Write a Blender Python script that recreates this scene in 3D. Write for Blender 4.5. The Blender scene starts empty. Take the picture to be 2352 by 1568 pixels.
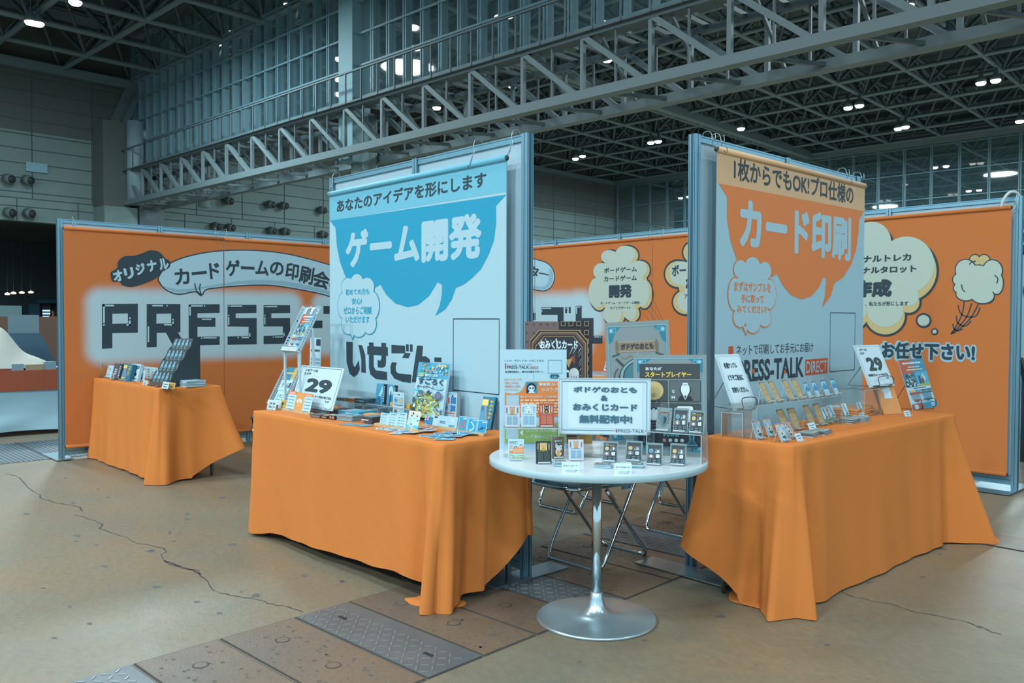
import bpy, bmesh, math, random
from mathutils import Vector, Matrix
from mathutils.geometry import tessellate_polygon
random.seed(7)
SC = bpy.context.scene
COL = SC.collection
V = Vector
# ------------------------------------------------------------------ camera, world, lights, exposure
CAM_H = 1.28
FPX = 1919.0                      # focal length in pixels of the 2352 px wide frame
YAW, PITCH, ROLL = math.radians(47.077), math.radians(1.467), math.radians(0.19)
_f = V((-math.sin(YAW)*math.cos(PITCH), math.cos(YAW)*math.cos(PITCH), -math.sin(PITCH)))
_r0 = V((math.cos(YAW), math.sin(YAW), 0)); _u0 = _r0.cross(_f)
CR = math.cos(ROLL)*_r0 + math.sin(ROLL)*_u0
CU = -math.sin(ROLL)*_r0 + math.cos(ROLL)*_u0
CF = _f
CP = V((0, 0, CAM_H))
cam = bpy.data.cameras.new('camera'); camo = bpy.data.objects.new('camera', cam); COL.objects.link(camo)
m = Matrix((CR, CU, -CF)).transposed().to_4x4(); m.translation = CP
camo.matrix_world = m
cam.sensor_width = 36; cam.lens = 36*FPX/2352; cam.clip_end = 300; cam.clip_start = .05
SC.camera = camo
SC.view_settings.view_transform = 'Standard'; SC.view_settings.look = 'None'
SC.view_settings.exposure = 0; SC.view_settings.gamma = 1
W = bpy.data.worlds.new('world'); SC.world = W; W.use_nodes = True
W.node_tree.nodes['Background'].inputs[0].default_value = (.60, .88, 1, 1)
W.node_tree.nodes['Background'].inputs[1].default_value = 1.25
SC.cycles.max_bounces = 8; SC.cycles.diffuse_bounces = 3; SC.cycles.glossy_bounces = 3
SC.cycles.transmission_bounces = 4; SC.cycles.transparent_max_bounces = 24
SC.cycles.sample_clamp_indirect = 4; SC.cycles.caustics_reflective = False; SC.cycles.caustics_refractive = False
# high-bay lamps over booth and aisle; stronger rows behind camera added to brighten fronts
for x, y, e in [(x, y, e) for y, e in ((-15, 1500), (-7, 800), (0, 260), (8, 200)) for x in (-10, -1, 8)]+[(16, -5, 800), (16, 4, 500)]:
    l = bpy.data.lights.new('hall_light', 'AREA'); l.shape = 'DISK'; l.size = 1.6; l.energy = e
    l.color = (.9, 1, 1)
    o = bpy.data.objects.new('hall_light', l); COL.objects.link(o)
    o.location = (x, y, 11.4)
# rows of lamps over the neighbouring hall behind the glass partition, and by the far wall
for x, y in [(-29, 30), (-18, 27), (-6, 27), (-30, 44), (-18, 42), (-6, 42), (8, 34), (-36, 66), (-20, 68), (-4, 66)]:
    l = bpy.data.lights.new('far_hall_light', 'AREA'); l.shape = 'DISK'; l.size = 2; l.energy = 2300
    l.color = (.8, 1, 1.05)
    o = bpy.data.objects.new('far_hall_light', l); COL.objects.link(o); o.location = (x, y, 11.3)
for k in range(3):
    l = bpy.data.lights.new('far_hall_light', 'AREA'); l.shape = 'DISK'; l.size = 2; l.energy = 1500; l.color = (.8, 1, 1.05)
    o = bpy.data.objects.new('far_hall_light', l); COL.objects.link(o); o.location = (-27 + (k == 1)*7, -7 + k*8, 11.4)
# ------------------------------------------------------------------ picture geometry: a pixel of the photograph seen on a real plane
def ray(px, py): return CF + CR*((px-1176)/FPX) + CU*((784-py)/FPX)
def onz(px, py, z=0.): d = ray(px, py); return CP + d*((z-CAM_H)/d.z)
def onx(px, py, x): d = ray(px, py); return CP + d*(x/d.x)
def ony(px, py, y): d = ray(px, py); return CP + d*(y/d.y)
def proj(p):
    d = V(p)-CP; t = d.dot(CF); return 1176+FPX*d.dot(CR)/t, 784-FPX*d.dot(CU)/t
HA = math.radians(3.3)            # the hall's own grid is turned a little against the booth
HROT = Matrix.Rotation(HA, 4, 'Z')
HINV = HROT.inverted()
def hray(px, py): return (HINV @ ray(px, py))
def hX(px, py, X): d = hray(px, py); return CP + d*(X/d.x)
def hY(px, py, Y): d = hray(px, py); return CP + d*(Y/d.y)
def hZ(px, py, z): d = hray(px, py); return CP + d*((z-CAM_H)/d.z)
# ------------------------------------------------------------------ materials
def lin(c): c /= 255; return c/12.92 if c <= .04045 else ((c+.055)/1.055)**2.4
def srgb(*c): return tuple(lin(x) for x in c) + (1,)
MATS = {}
def mat(name, col, rough=.6, metal=0., spec=.5, emit=0., bump=0., bscale=40., noise=0., nscale=8., trans=None, nobump_detail=3):
    if name in MATS: return MATS[name]
    M = bpy.data.materials.new(name); M.use_nodes = True; MATS[name] = M
    nt = M.node_tree; b = nt.nodes['Principled BSDF']
    c = srgb(*col)
    b.inputs['Base Color'].default_value = c; b.inputs['Roughness'].default_value = rough
    b.inputs['Metallic'].default_value = metal; b.inputs['Specular IOR Level'].default_value = spec
    if emit:
        b.inputs['Emission Color'].default_value = c; b.inputs['Emission Strength'].default_value = emit
        M.cycles.emission_sampling = 'NONE'
    if noise or bump:
        tc = nt.nodes.new('ShaderNodeTexCoord')
    if noise:
        n = nt.nodes.new('ShaderNodeTexNoise'); n.inputs['Scale'].default_value = nscale; n.inputs['Detail'].default_value = 4
        nt.links.new(tc.outputs['Object'], n.inputs['Vector'])
        r = nt.nodes.new('ShaderNodeMapRange'); r.inputs['From Min'].default_value = .3; r.inputs['From Max'].default_value = .7
        r.inputs['To Min'].default_value = 1-noise; r.inputs['To Max'].default_value = 1+noise
        nt.links.new(n.outputs['Fac'], r.inputs['Value'])
        x = nt.nodes.new('ShaderNodeMix'); x.data_type = 'RGBA'; x.blend_type = 'MULTIPLY'; x.inputs[0].default_value = 1
        x.inputs[6].default_value = c; nt.links.new(r.outputs['Result'], x.inputs[7]); nt.links.new(x.outputs[2], b.inputs['Base Color'])
    if bump:
        n2 = nt.nodes.new('ShaderNodeTexNoise'); n2.inputs['Scale'].default_value = bscale; n2.inputs['Detail'].default_value = nobump_detail
        nt.links.new(tc.outputs['Object'], n2.inputs['Vector'])
        bp = nt.nodes.new('ShaderNodeBump'); bp.inputs['Strength'].default_value = bump; bp.inputs['Distance'].default_value = .02
        nt.links.new(n2.outputs['Fac'], bp.inputs['Height']); nt.links.new(bp.outputs['Normal'], b.inputs['Normal'])
    return M
def pr(*c):                        # printed ink of one colour
    return mat('ink_%d_%d_%d' % c, c, .55, spec=.3)
def clear(name, tint, haze, gloss=.12, rough=.03):
    """thin transparent sheet: mostly see-through, a little diffuse haze, a little gloss"""
    if name in MATS: return MATS[name]
    M = bpy.data.materials.new(name); M.use_nodes = True; MATS[name] = M
    nt = M.node_tree; nt.nodes.clear(); N = nt.nodes.new
    out = N('ShaderNodeOutputMaterial'); t = N('ShaderNodeBsdfTransparent'); d = N('ShaderNodeBsdfDiffuse'); g = N('ShaderNodeBsdfGlossy')
    t.inputs[0].default_value = (.97, .985, .99, 1); d.inputs[0].default_value = srgb(*tint); g.inputs['Roughness'].default_value = rough
    m1 = N('ShaderNodeMixShader'); m1.inputs[0].default_value = haze
    nt.links.new(t.outputs[0], m1.inputs[1]); nt.links.new(d.outputs[0], m1.inputs[2])
    lw = N('ShaderNodeLayerWeight'); lw.inputs[0].default_value = .25
    mu = N('ShaderNodeMath'); mu.operation = 'MULTIPLY_ADD'; mu.inputs[1].default_value = .5; mu.inputs[2].default_value = gloss*.3
    nt.links.new(lw.outputs['Fresnel'], mu.inputs[0])
    m2 = N('ShaderNodeMixShader'); nt.links.new(mu.outputs[0], m2.inputs[0])
    nt.links.new(m1.outputs[0], m2.inputs[1]); nt.links.new(g.outputs[0], m2.inputs[2]); nt.links.new(m2.outputs[0], out.inputs[0])
    return M
ACRYL = clear('clear_acrylic', (190, 215, 225), .07, .2)
ACEDGE = clear('acrylic_edge', (205, 228, 236), .55, .3)
GLASS = clear('curtain_glass', (110, 150, 162), .10, .06)  # pale diffuse tint paints a hazy reflection into the glass
ORANGE = mat('orange_cloth', (200, 122, 62), .85, spec=.15, bump=.05, bscale=900, noise=.03, nscale=3)
ORW = mat('orange_banner_fabric', (188, 113, 64), .8, spec=.15, noise=.02, nscale=2)
WHITEB = mat('white_banner_fabric', (156, 193, 209), .7, spec=.2)
ALU = mat('anodised_aluminium', (120, 168, 190), .38, metal=.55, spec=.5)
ALUD = mat('aluminium_groove', (52, 84, 102), .5, metal=.4)
BOARD = mat('white_panel_board', (160, 190, 206), .5, spec=.3)
CHROME = mat('chrome_tube', (190, 205, 212), .12, metal=1.)
STEEL = mat('brushed_steel', (160, 190, 205), .3, metal=.9, noise=.05, nscale=30)
WIRE = mat('zinc_wire', (150, 175, 180), .3, metal=.8)
BLKWIRE = mat('black_wire', (38, 50, 58), .5)
DARK = (45, 64, 76)
INK = pr(*DARK)
PAPER = mat('white_paper', (168, 204, 222), .6, spec=.3)
PAPER2 = mat('bright_card_stock', (182, 208, 222), .5, spec=.3)
TABLEW = mat('white_laminate', (196, 210, 220), .25, spec=.5)
BLACKP = mat('black_plastic', (34, 44, 52), .5)
WOOD = mat('pale_wood', (190, 165, 128), .6, noise=.12, nscale=25)
CHAIRV = mat('blue_grey_vinyl', (92, 122, 138), .45)
# ------------------------------------------------------------------ mesh builder (world coordinates, several materials, one object)
class MB:
    def __init__(s): s.v = []; s.f = []; s.fm = []; s.fs = []; s.mats = []
    def _mi(s, m):
        if m not in s.mats: s.mats.append(m)
        return s.mats.index(m)
    def add(s, vs, fs, m, M=None, smooth=False):
        n = len(s.v); k = s._mi(m)
        s.v += [(M @ V(p)) if M is not None else V(p) for p in vs]
        for f in fs: s.f.append(tuple(n+i for i in f)); s.fm.append(k); s.fs.append(smooth)
        return s
    def box(s, x0, x1, y0, y1, z0, z1, m, M=None, b=0.):
        if b:
            bm = bmesh.new(); bmesh.ops.create_cube(bm, size=1)
            for v in bm.verts: v.co = V(((x0+x1)/2+v.co.x*(x1-x0), (y0+y1)/2+v.co.y*(y1-y0), (z0+z1)/2+v.co.z*(z1-z0)))
            bmesh.ops.bevel(bm, geom=bm.edges[:], offset=b, segments=2, affect='EDGES')
            bm.verts.index_update()
            s.add([v.co.copy() for v in bm.verts], [[v.index for v in f.verts] for f in bm.faces], m, M); bm.free(); return s
        vs = [(x, y, z) for x in (x0, x1) for y in (y0, y1) for z in (z0, z1)]
        return s.add(vs, [(0, 1, 3, 2), (4, 6, 7, 5), (0, 4, 5, 1), (2, 3, 7, 6), (0, 2, 6, 4), (1, 5, 7, 3)], m, M)
    def poly(s, pts, w, m, M, holes=()):
        loops = [[V((p[0], p[1], 0)) for p in pts]] + [[V((p[0], p[1], 0)) for p in h] for h in holes]
        flat = [p for l in loops for p in l]
        tris = tessellate_polygon(loops)
        fs = []
        for t in tris:
            a, b, c = (flat[i] for i in t)
            fs.append(t if (b-a).cross(c-a).z >= 0 else (t[0], t[2], t[1]))
        return s.add([(p.x, p.y, w) for p in flat], fs, m, M)
    def prism(s, pts, w0, w1, m, M, smooth=False):
        if sum(pts[i-1][0]*pts[i][1]-pts[i][0]*pts[i-1][1] for i in range(len(pts))) < 0: pts = pts[::-1]
        n = len(pts)
        s.poly(pts, w1, m, M)
        tris = tessellate_polygon([[V((p[0], p[1], 0)) for p in pts]])
        s.add([(p[0], p[1], w0) for p in pts], [t for t in tris], m, M)
        return s.add([(p[0], p[1], w0) for p in pts]+[(p[0], p[1], w1) for p in pts],
                     [(i, (i+1) % n, n+(i+1) % n, n+i) for i in range(n)], m, M, smooth)
    def rect(s, u0, v0, u1, v1, w, m, M):
        return s.add([(u0, v0, w), (u1, v0, w), (u1, v1, w), (u0, v1, w)], [(0, 1, 2, 3)], m, M)
    def ell(s, cu, cv, ru, rv, w, m, M, n=28):
        return s.poly([(cu+ru*math.cos(6.28318*i/n), cv+rv*math.sin(6.28318*i/n)) for i in range(n)], w, m, M)
    def frame(s, u0, v0, u1, v1, t, w, m, M):
        s.rect(u0, v0, u1, v0+t, w, m, M); s.rect(u0, v1-t, u1, v1, w, m, M)
        s.rect(u0, v0+t, u0+t, v1-t, w, m, M); return s.rect(u1-t, v0+t, u1, v1-t, w, m, M)
    def tube(s, pts, r, m, M=None, n=8, closed=False, caps=True):
        pts = [V(p) for p in pts]; vs = []; fs = []; N = len(pts)
        up = None
        for i, p in enumerate(pts):
            a = pts[(i-1) % N] if (closed or i) else p
            b = pts[(i+1) % N] if (closed or i < N-1) else p
            t = (b-a).normalized()
            if up is None: up = t.orthogonal().normalized()
            up = (up - t*up.dot(t))
            up = up.normalized() if up.length > 1e-6 else t.orthogonal().normalized()
            w = t.cross(up)
            for k in range(n):
                c = 6.28318*k/n; vs.append(p + (up*math.cos(c)+w*math.sin(c))*r)
        for i in range(N if closed else N-1):
            for k in range(n):
                a = i*n; b = ((i+1) % N)*n; fs.append((a+k, a+(k+1) % n, b+(k+1) % n, b+k))
        if caps and not closed: fs += [tuple(range(n-1, -1, -1)), tuple((N-1)*n+k for k in range(n))]
        return s.add(vs, fs, m, M, True)
    def bar(s, a, b, t, m, M=None, t2=None):        # square bar between two points
        a, b = V(a), V(b); d = (b-a).normalized(); up = V((0, 0, 1)) if abs(d.z) < .95 else V((1, 0, 0))
        x = d.cross(up).normalized()*(t/2); y = x.cross(d).normalized()*((t2 or t)/2)
        vs = [q+sx*x+sy*y for q in (a, b) for sx, sy in ((-1, -1), (1, -1), (1, 1), (-1, 1))]
        return s.add(vs, [(0, 1, 2, 3), (7, 6, 5, 4), (0, 4, 5, 1), (1, 5, 6, 2), (2, 6, 7, 3), (3, 7, 4, 0)], m, M)
    def lathe(s, prof, m, M=None, n=32, smooth=True):
        vs = []; fs = []
        for r, z in prof:
            for k in range(n): c = 6.28318*k/n; vs.append((r*math.cos(c), r*math.sin(c), z))
        for i in range(len(prof)-1):
            for k in range(n): fs.append((i*n+k, i*n+(k+1) % n, (i+1)*n+(k+1) % n, (i+1)*n+k))
        fs.append(tuple(range(n-1, -1, -1))); fs.append(tuple((len(prof)-1)*n+k for k in range(n)))
        return s.add(vs, fs, m, M, smooth)
    def text(s, t, u0, v0, u1, v1, w, m, M, bold=.025, shear=0., rot=0., asp=None):
        multi = bold > .012 and (bold > .036 or any(ord(c_) >= 0x4e00 for c_ in t))
        vs, fs = tgeo(t, 0. if multi else bold, shear)
        if multi:                                   # heavy strokes: the letter laid over itself around a small circle
            ex, ey = _TG[(t, 0., shear)][2]; nk = 14 if bold > .07 else 8; bx, by = bold/(ex+2*bold), bold/(ey+2*bold)
            v0_, f0_ = vs, fs; vs, fs = [], []; ww = []
            for k_ in range(nk):
                a_ = 6.28318*k_/nk; fs += [tuple(i+len(vs) for i in q) for q in f0_]
                vs += [(x*(1-2*bx)+bx*(1+math.cos(a_)), y*(1-2*by)+by*(1+math.sin(a_))) for x, y in v0_]; ww += [k_*4e-5]*len(v0_)
            fs += [tuple(i+len(vs) for i in q) for q in f0_]; vs += [(x*(1-2*bx)+bx, y*(1-2*by)+by) for x, y in v0_]; ww += [nk*4e-5]*len(v0_)
        cu, cv = (u0+u1)/2, (v0+v1)/2; c, sn = math.cos(rot), math.sin(rot)
        o = []
        for i_, (x, y) in enumerate(vs):
            a = (x-.5)*(u1-u0); b = (y-.5)*(v1-v0); o.append((cu+a*c-b*sn, cv+a*sn+b*c, w+(ww[i_] if multi else 0)))
        return s.add(o, fs, m, M)
    def build(s, name, parent=None, origin=None):
        if parent is not None: T = parent_matrix(parent).inverted(); loc = V((0, 0, 0))
        else:
            if origin is None:
                xs = [p.x for p in s.v]; ys = [p.y for p in s.v]; zs = [p.z for p in s.v]
                origin = V(((min(xs)+max(xs))/2, (min(ys)+max(ys))/2, min(zs)))
            loc = V(origin); T = Matrix.Translation(-loc)
        me = bpy.data.meshes.new(name); me.from_pydata([T @ p for p in s.v], [], s.f)
        for q in s.mats: me.materials.append(q)
        me.polygons.foreach_set('material_index', s.fm); me.polygons.foreach_set('use_smooth', s.fs); me.update()
        o = bpy.data.objects.new(name, me); COL.objects.link(o); o.location = loc
        if parent is not None: o.parent = parent
        return o
def parent_matrix(o):
    return parent_matrix(o.parent) @ o.matrix_basis if o.parent else o.matrix_basis.copy()
_TG = {}
def tgeo(t, bold, shear):
    k = (t, bold, shear)
    if k not in _TG:
        cu = bpy.data.curves.new('lettering', 'FONT'); cu.body = t; cu.offset = bold; cu.shear = shear; cu.resolution_u = 3
        o = bpy.data.objects.new('lettering', cu); COL.objects.link(o)
        dg = bpy.context.evaluated_depsgraph_get(); me = bpy.data.meshes.new_from_object(o.evaluated_get(dg))
        vs = [(v.co.x, v.co.y) for v in me.vertices]; fs = [tuple(p.vertices) for p in me.polygons if p.normal.z > 0] or [tuple(p.vertices) for p in me.polygons]
        bpy.data.objects.remove(o); bpy.data.curves.remove(cu); bpy.data.meshes.remove(me)
        xs = [p[0] for p in vs]; ys = [p[1] for p in vs]; x0, x1, y0, y1 = min(xs), max(xs), min(ys), max(ys)
        vs = [((x-x0)/max(x1-x0, 1e-6), (y-y0)/max(y1-y0, 1e-6)) for x, y in vs]
        _TG[k] = (vs, fs, (x1-x0, y1-y0))
    return _TG[k][:2]
# ------------------------------------------------------------------ objects, labels, copies
def tag(o, label, cat, group=None, kind=None):
    o['label'] = label; o['category'] = cat
    if group: o['group'] = group
    if kind: o['kind'] = kind
    return o
def thing(name, label, cat, loc=(0, 0, 0), group=None, rz=0.):
    o = bpy.data.objects.new(name, None); o.empty_display_size = .1; COL.objects.link(o)
    o.location = loc; o.rotation_euler = (0, 0, rz)
    return tag(o, label, cat, group)
def struct(name, mb, origin=(0, 0, 0)):
    o = mb.build(name, origin=origin); o['kind'] = 'structure'; return o
def dup(root, loc, rz=0., label=None, group=None):
    r = root.copy(); COL.objects.link(r); r.location = loc; r.rotation_euler = (0, 0, rz)
    if label: r['label'] = label
    if group: r['group'] = group
    def kids(a, b):
        for ch in [c for c in bpy.data.objects if c.parent == a]:
            c = ch.copy(); COL.objects.link(c); c.parent = b; kids(ch, c)
    kids(root, r)
    return r
def smooth(pts, n=6, closed=True):
    o = []; N = len(pts)
    for i in range(N if closed else N-1):
        p = [pts[(i+k) % N] if closed else pts[min(max(i+k, 0), N-1)] for k in (-1, 0, 1, 2)]
        for j in range(n):
            t = j/n
            o.append(tuple(.5*((2*p[1][a])+(-p[0][a]+p[2][a])*t+(2*p[0][a]-5*p[1][a]+4*p[2][a]-p[3][a])*t*t+(-p[0][a]+3*p[1][a]-3*p[2][a]+p[3][a])*t**3) for a in range(len(pts[0]))))
    if not closed: o.append(tuple(pts[-1]))
    return o
def offset(pts, d):
    """grow a closed outline by d"""
    N = len(pts); A = sum(pts[i-1][0]*pts[i][1]-pts[i][0]*pts[i-1][1] for i in range(N)); sg = 1 if A > 0 else -1
    o = []
    for i in range(N):
        a, b, c = V(pts[i-1]), V(pts[i]), V(pts[(i+1) % N])
        n1 = V(((b-a).y, -(b-a).x)).normalized(); n2 = V(((c-b).y, -(c-b).x)).normalized(); n = (n1+n2)
        n = n.normalized() if n.length > 1e-5 else n1
        o.append((b.x+n.x*d*sg, b.y+n.y*d*sg))
    return o
def ribbon(pts, t):
    """flat stroke of width t along an open line"""
    P = [V(p) for p in pts]; L = []; R = []
    for i, p in enumerate(P):
        d = (P[min(i+1, len(P)-1)]-P[max(i-1, 0)]).normalized(); n = V((-d.y, d.x))*(t/2)
        L.append((p+n)[:2]); R.append((p-n)[:2])
    return L+R[::-1]
def stand_frame(o, n2, lean=0., roll=0.):
    """frame (u right, v up, w towards the viewer) of an upright thing at o that faces the horizontal direction n2"""
    n = V((n2[0], n2[1], 0)).normalized(); z = V((0, 0, 1)); u = (-n).cross(z)
    v = z*math.cos(lean) - n*math.sin(lean); w = n*math.cos(lean) + z*math.sin(lean)
    if roll: u, v = u*math.cos(roll)+v*math.sin(roll), v*math.cos(roll)-u*math.sin(roll)
    M = Matrix((u, v, w)).transposed().to_4x4(); M.translation = V(o); return M
def solve(M, px=None, py=None, v=0., u=0.):
    """distance along u (or v) of a frame at which it projects onto the given pixel column (row)"""
    lo, hi = 0., 4.
    o = V((0, 0, 0))
    for _ in range(50):
        mid = (lo+hi)/2
        if px is not None: ok = proj(M @ V((mid, v, 0)))[0] < px
        else: ok = proj(M @ V((u, mid, 0)))[1] > py
        lo, hi = (mid, hi) if ok else (lo, mid)
    return lo
# ================================================================== floor
def floor_material(name, c1, c2, c3, spots=True, sc=1.):
    M = bpy.data.materials.new(name); M.use_nodes = True; nt = M.node_tree; N = nt.nodes.new; L = nt.links.new
    b = nt.nodes['Principled BSDF']; tc = N('ShaderNodeTexCoord')
    mp = N('ShaderNodeMapping'); L(tc.outputs['Object'], mp.inputs[0]); mp.inputs['Rotation'].default_value = (0, 0, .8); mp.inputs['Scale'].default_value = (1, 1.6, 1)
    def noise(s, d, v=mp.outputs[0]):
        n = N('ShaderNodeTexNoise'); n.inputs['Scale'].default_value = s; n.inputs['Detail'].default_value = d; n.inputs['Roughness'].default_value = .62; L(v, n.inputs['Vector']); return n.outputs['Fac']
    def ramp(f, a, z):
        r = N('ShaderNodeMapRange'); r.inputs['From Min'].default_value = a; r.inputs['From Max'].default_value = z; L(f, r.inputs['Value']); return r.outputs['Result']
    def mix(f, a, z):
        x = N('ShaderNodeMix'); x.data_type = 'RGBA'
        if isinstance(f, float): x.inputs[0].default_value = f
        else: L(f, x.inputs[0])
        for i, q in ((6, a), (7, z)):
            if isinstance(q, tuple): x.inputs[i].default_value = q
            else: L(q, x.inputs[i])
        return x.outputs[2]
    col = mix(ramp(noise(.55*sc, 5), .35, .65), srgb(*c1), srgb(*c2))
    col = mix(ramp(noise(2.6*sc, 6), .45, .75), col, srgb(*c3))
    fine = ramp(noise(22*sc, 8), .3, .72)
    dk = N('ShaderNodeMix'); dk.data_type = 'RGBA'; dk.blend_type = 'MULTIPLY'; L(fine, dk.inputs[0]); L(col, dk.inputs[6]); dk.inputs[7].default_value = (.74, .76, .8, 1)
    col = dk.outputs[2]
    if spots:
        for s, th, cc in ((2.1, .055, (74, 82, 84)), (5.2, .035, (84, 88, 86)), (13, .06, (96, 94, 86))):
            vo = N('ShaderNodeTexVoronoi'); vo.inputs['Scale'].default_value = s
            w = N('ShaderNodeVectorMath'); w.operation = 'ADD'
            nn = N('ShaderNodeTexNoise'); nn.inputs['Scale'].default_value = 9; L(mp.outputs[0], nn.inputs['Vector'])
            sc_ = N('ShaderNodeVectorMath'); sc_.operation = 'SCALE'; sc_.inputs['Scale'].default_value = .12; L(nn.outputs['Color'], sc_.inputs[0])
            L(mp.outputs[0], w.inputs[0]); L(sc_.outputs[0], w.inputs[1]); L(w.outputs[0], vo.inputs['Vector'])
            col = mix(ramp(vo.outputs['Distance'], th*1.25, th*.8), col, srgb(*cc))
    L(col, b.inputs['Base Color'])
    rg = N('ShaderNodeMapRange'); rg.inputs['To Min'].default_value = .34; rg.inputs['To Max'].default_value = .55; L(noise(3*sc, 4), rg.inputs['Value']); L(rg.outputs['Result'], b.inputs['Roughness'])
    b.inputs['Specular IOR Level'].default_value = .35
    bp = N('ShaderNodeBump'); bp.inputs['Strength'].default_value = .12; bp.inputs['Distance'].default_value = .01; L(noise(40*sc, 4), bp.inputs['Height']); L(bp.outputs['Normal'], b.inputs['Normal'])
    return M
FLOORM = floor_material('worn_concrete_floor', (136, 119, 94), (116, 118, 106), (126, 121, 104))
SLABM = floor_material('trench_slab_concrete', (120, 102, 84), (104, 99, 92), (114, 98, 82), sc=2.)
TREAD = mat('tread_plate_steel', (94, 104, 110), .45, metal=.25, noise=.12, nscale=6)
TREADB = mat('tread_plate_bars', (124, 138, 144), .4, metal=.35)
SEAM = mat('floor_joint_dirt', (62, 62, 62), .9)
f = MB(); I4 = Matrix.Identity(4)
f.rect(-75, -30, 40, 90, 0, FLOORM, I4)
def crack(pts, t=.006):
    P = []
    for i, q in enumerate(pts):
        P.append(q)
        if i+1 < len(pts):
            r = pts[i+1]; n = max(2, int(math.hypot(r[0]-q[0], r[1]-q[1])/9))
            for k in range(1, n): P.append((q[0]+(r[0]-q[0])*k/n+random.uniform(-2.5, 2.5), q[1]+(r[1]-q[1])*k/n+random.uniform(-1.5, 1.5)))
    W = [onz(*q) for q in P]
    rb = []
    for i in range(len(W)-1):
        a, b = W[i], W[i+1]; d = (b-a).normalized(); n = V((-d.y, d.x, 0)); t0 = t*random.uniform(.35, 1.)
        f.add([a-n*t0/2+V((0, 0, .0008)), b-n*t0/2+V((0, 0, .0008)), b+n*t0/2+V((0, 0, .0008)), a+n*t0/2+V((0, 0, .0008))], [(0, 1, 2, 3)], SEAM)
z8 = lambda L_: [(x*.2678, 900+y*.2678) for x, y in L_]
crack(z8([(50, 700), (165, 735), (215, 790), (290, 855), (350, 880), (350, 910), (450, 940), (560, 965), (690, 990), (705, 1020)]), .012)
crack(z8([(640, 1055), (820, 1105), (880, 1135), (850, 1170), (960, 1210), (1090, 1245), (1180, 1300), (1280, 1312), (1400, 1340), (1430, 1370), (1380, 1390), (1420, 1460), (1530, 1500), (1650, 1525), (1720, 1560)])
      + [(100+x*.34, 1260+y*.34) for x, y in [(815, 80), (940, 125), (1050, 150), (1060, 185), (1110, 220), (1145, 280), (1260, 315), (1430, 340), (1580, 385), (1650, 390), (1750, 425)]], .009)
crack([(1560+x*.3367, 940+y*.3367) for x, y in [(1060, 1230), (1180, 1275), (1330, 1310), (1480, 1335), (1600, 1380), (1780, 1410), (1960, 1450), (2050, 1485), (2200, 1540)]], .007)
for (px, py, rx, ry) in [(178, 1230, 10, 3.5), (390, 1223, 5, 5), (400, 1242, 6, 2), (175, 1242, 7, 2), (222, 1251, 6, 2), (533, 1250, 12, 3), (510, 1142, 8, 2.5), (430, 1180, 7, 3), (430, 1191, 8, 2), (360, 1348, 12, 4), (452, 1382, 9, 2.5), (504, 1408, 9, 3), (555, 1359, 4, 2), (205, 1432, 8, 3), (125, 1465, 8, 3), (160, 1393, 5, 2), (240, 1300, 8, 3), (168, 1154, 5, 2), (225, 1123, 4, 1.5), (151, 1098, 5, 1.5), (1655, 1415, 12, 4), (1970, 1310, 10, 3), (1998, 1337, 12, 3), (2158, 1272, 4, 3), (2120, 1325, 8, 2), (1900, 1480, 8, 3), (1330, 1520, 6, 2), (1480, 1470, 8, 2.5), (2250, 1440, 10, 3), (60, 1180, 9, 3), (700, 1322, 10, 3), (100, 1350, 7, 2)]:
    o = [onz(px+rx*math.cos(a)*random.uniform(.7, 1.1), py+ry*math.sin(a)*random.uniform(.6, 1.1)) for a in [6.283*k/9 for k in range(9)]]
    f.poly([(q.x, q.y) for q in o], .0006, mat('floor_chip_dark', (88, 92, 92), .8), I4)
struct('floor', f)
# ------------------------------------------------------------------ service trench with concrete covers and steel tread plates
TX0, TX1 = -3.13, -2.25
def hbox(mb, x0, x1, y0, y1, z0, z1, m, b=0.): mb.box(x0, x1, y0, y1, z0, z1, m, HROT, b)
def cover(y0, y1, label, x0=TX0, x1=TX1):
    mb = MB(); hbox(mb, x0, x1, y0+.004, y1-.004, 0, .0025, SEAM); hbox(mb, x0+.008, x1-.008, y0+.01, y1-.01, 0, .0045, SLABM)
    for k in range(2):
        cx, cy = x0+(.22 if k else .62)*(x1-x0), y0+.5*(y1-y0); mb.lathe([(.03, .0046), (.03, .0052)], SEAM, HROT @ Matrix.Translation((cx, cy, 0)), 16, False)
        mb.lathe([(.024, .0053), (.024, .0058)], SLABM, HROT @ Matrix.Translation((cx, cy, 0)), 16, False)
    for k in range(60):
        cx, cy, r = random.uniform(x0+.04, x1-.04), random.uniform(y0+.03, y1-.03), random.uniform(.003, .009)
        mb.ell(cx, cy, r*1.3, r, .0049, mat('floor_pit', (86, 84, 80), .9), HROT, 7)
    tag(mb.build('concrete_cover'), label, 'floor cover', 'concrete trench covers set in the floor')
def tread(y0, y1, label, x0=TX0, x1=TX1):
    mb = MB(); hbox(mb, x0, x1, y0+.003, y1-.003, 0, .0025, SEAM); hbox(mb, x0+.006, x1-.006, y0+.008, y1-.008, 0, .005, TREAD)
    p = .042; nx, ny = int((x1-x0-.03)/p), int((y1-y0-.03)/p)
    for i in range(nx):
        for j in range(ny):
            cx, cy = x0+.03+i*p, y0+.025+j*p; M = HROT @ Matrix.Translation((cx, cy, 0)) @ Matrix.Rotation(.785 if (i+j) % 2 else -.785, 4, 'Z')
            mb.box(-.015, .015, -.0032, .0032, .005, .0068, TREADB, M)
    for cx in (x0+.16, x1-.16): hbox(mb, cx-.025, cx+.025, (y0+y1)/2-.008, (y0+y1)/2+.008, .005, .0072, BLACKP)
    tag(mb.build('tread_plate'), label, 'floor plate', 'steel tread plates set in the floor trench')
cover(.25, .62, 'concrete trench cover nearest the camera, before the first tread plate')
tread(.9, 1.24, 'steel tread plate at the bottom edge of the photo, left of centre')
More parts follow.
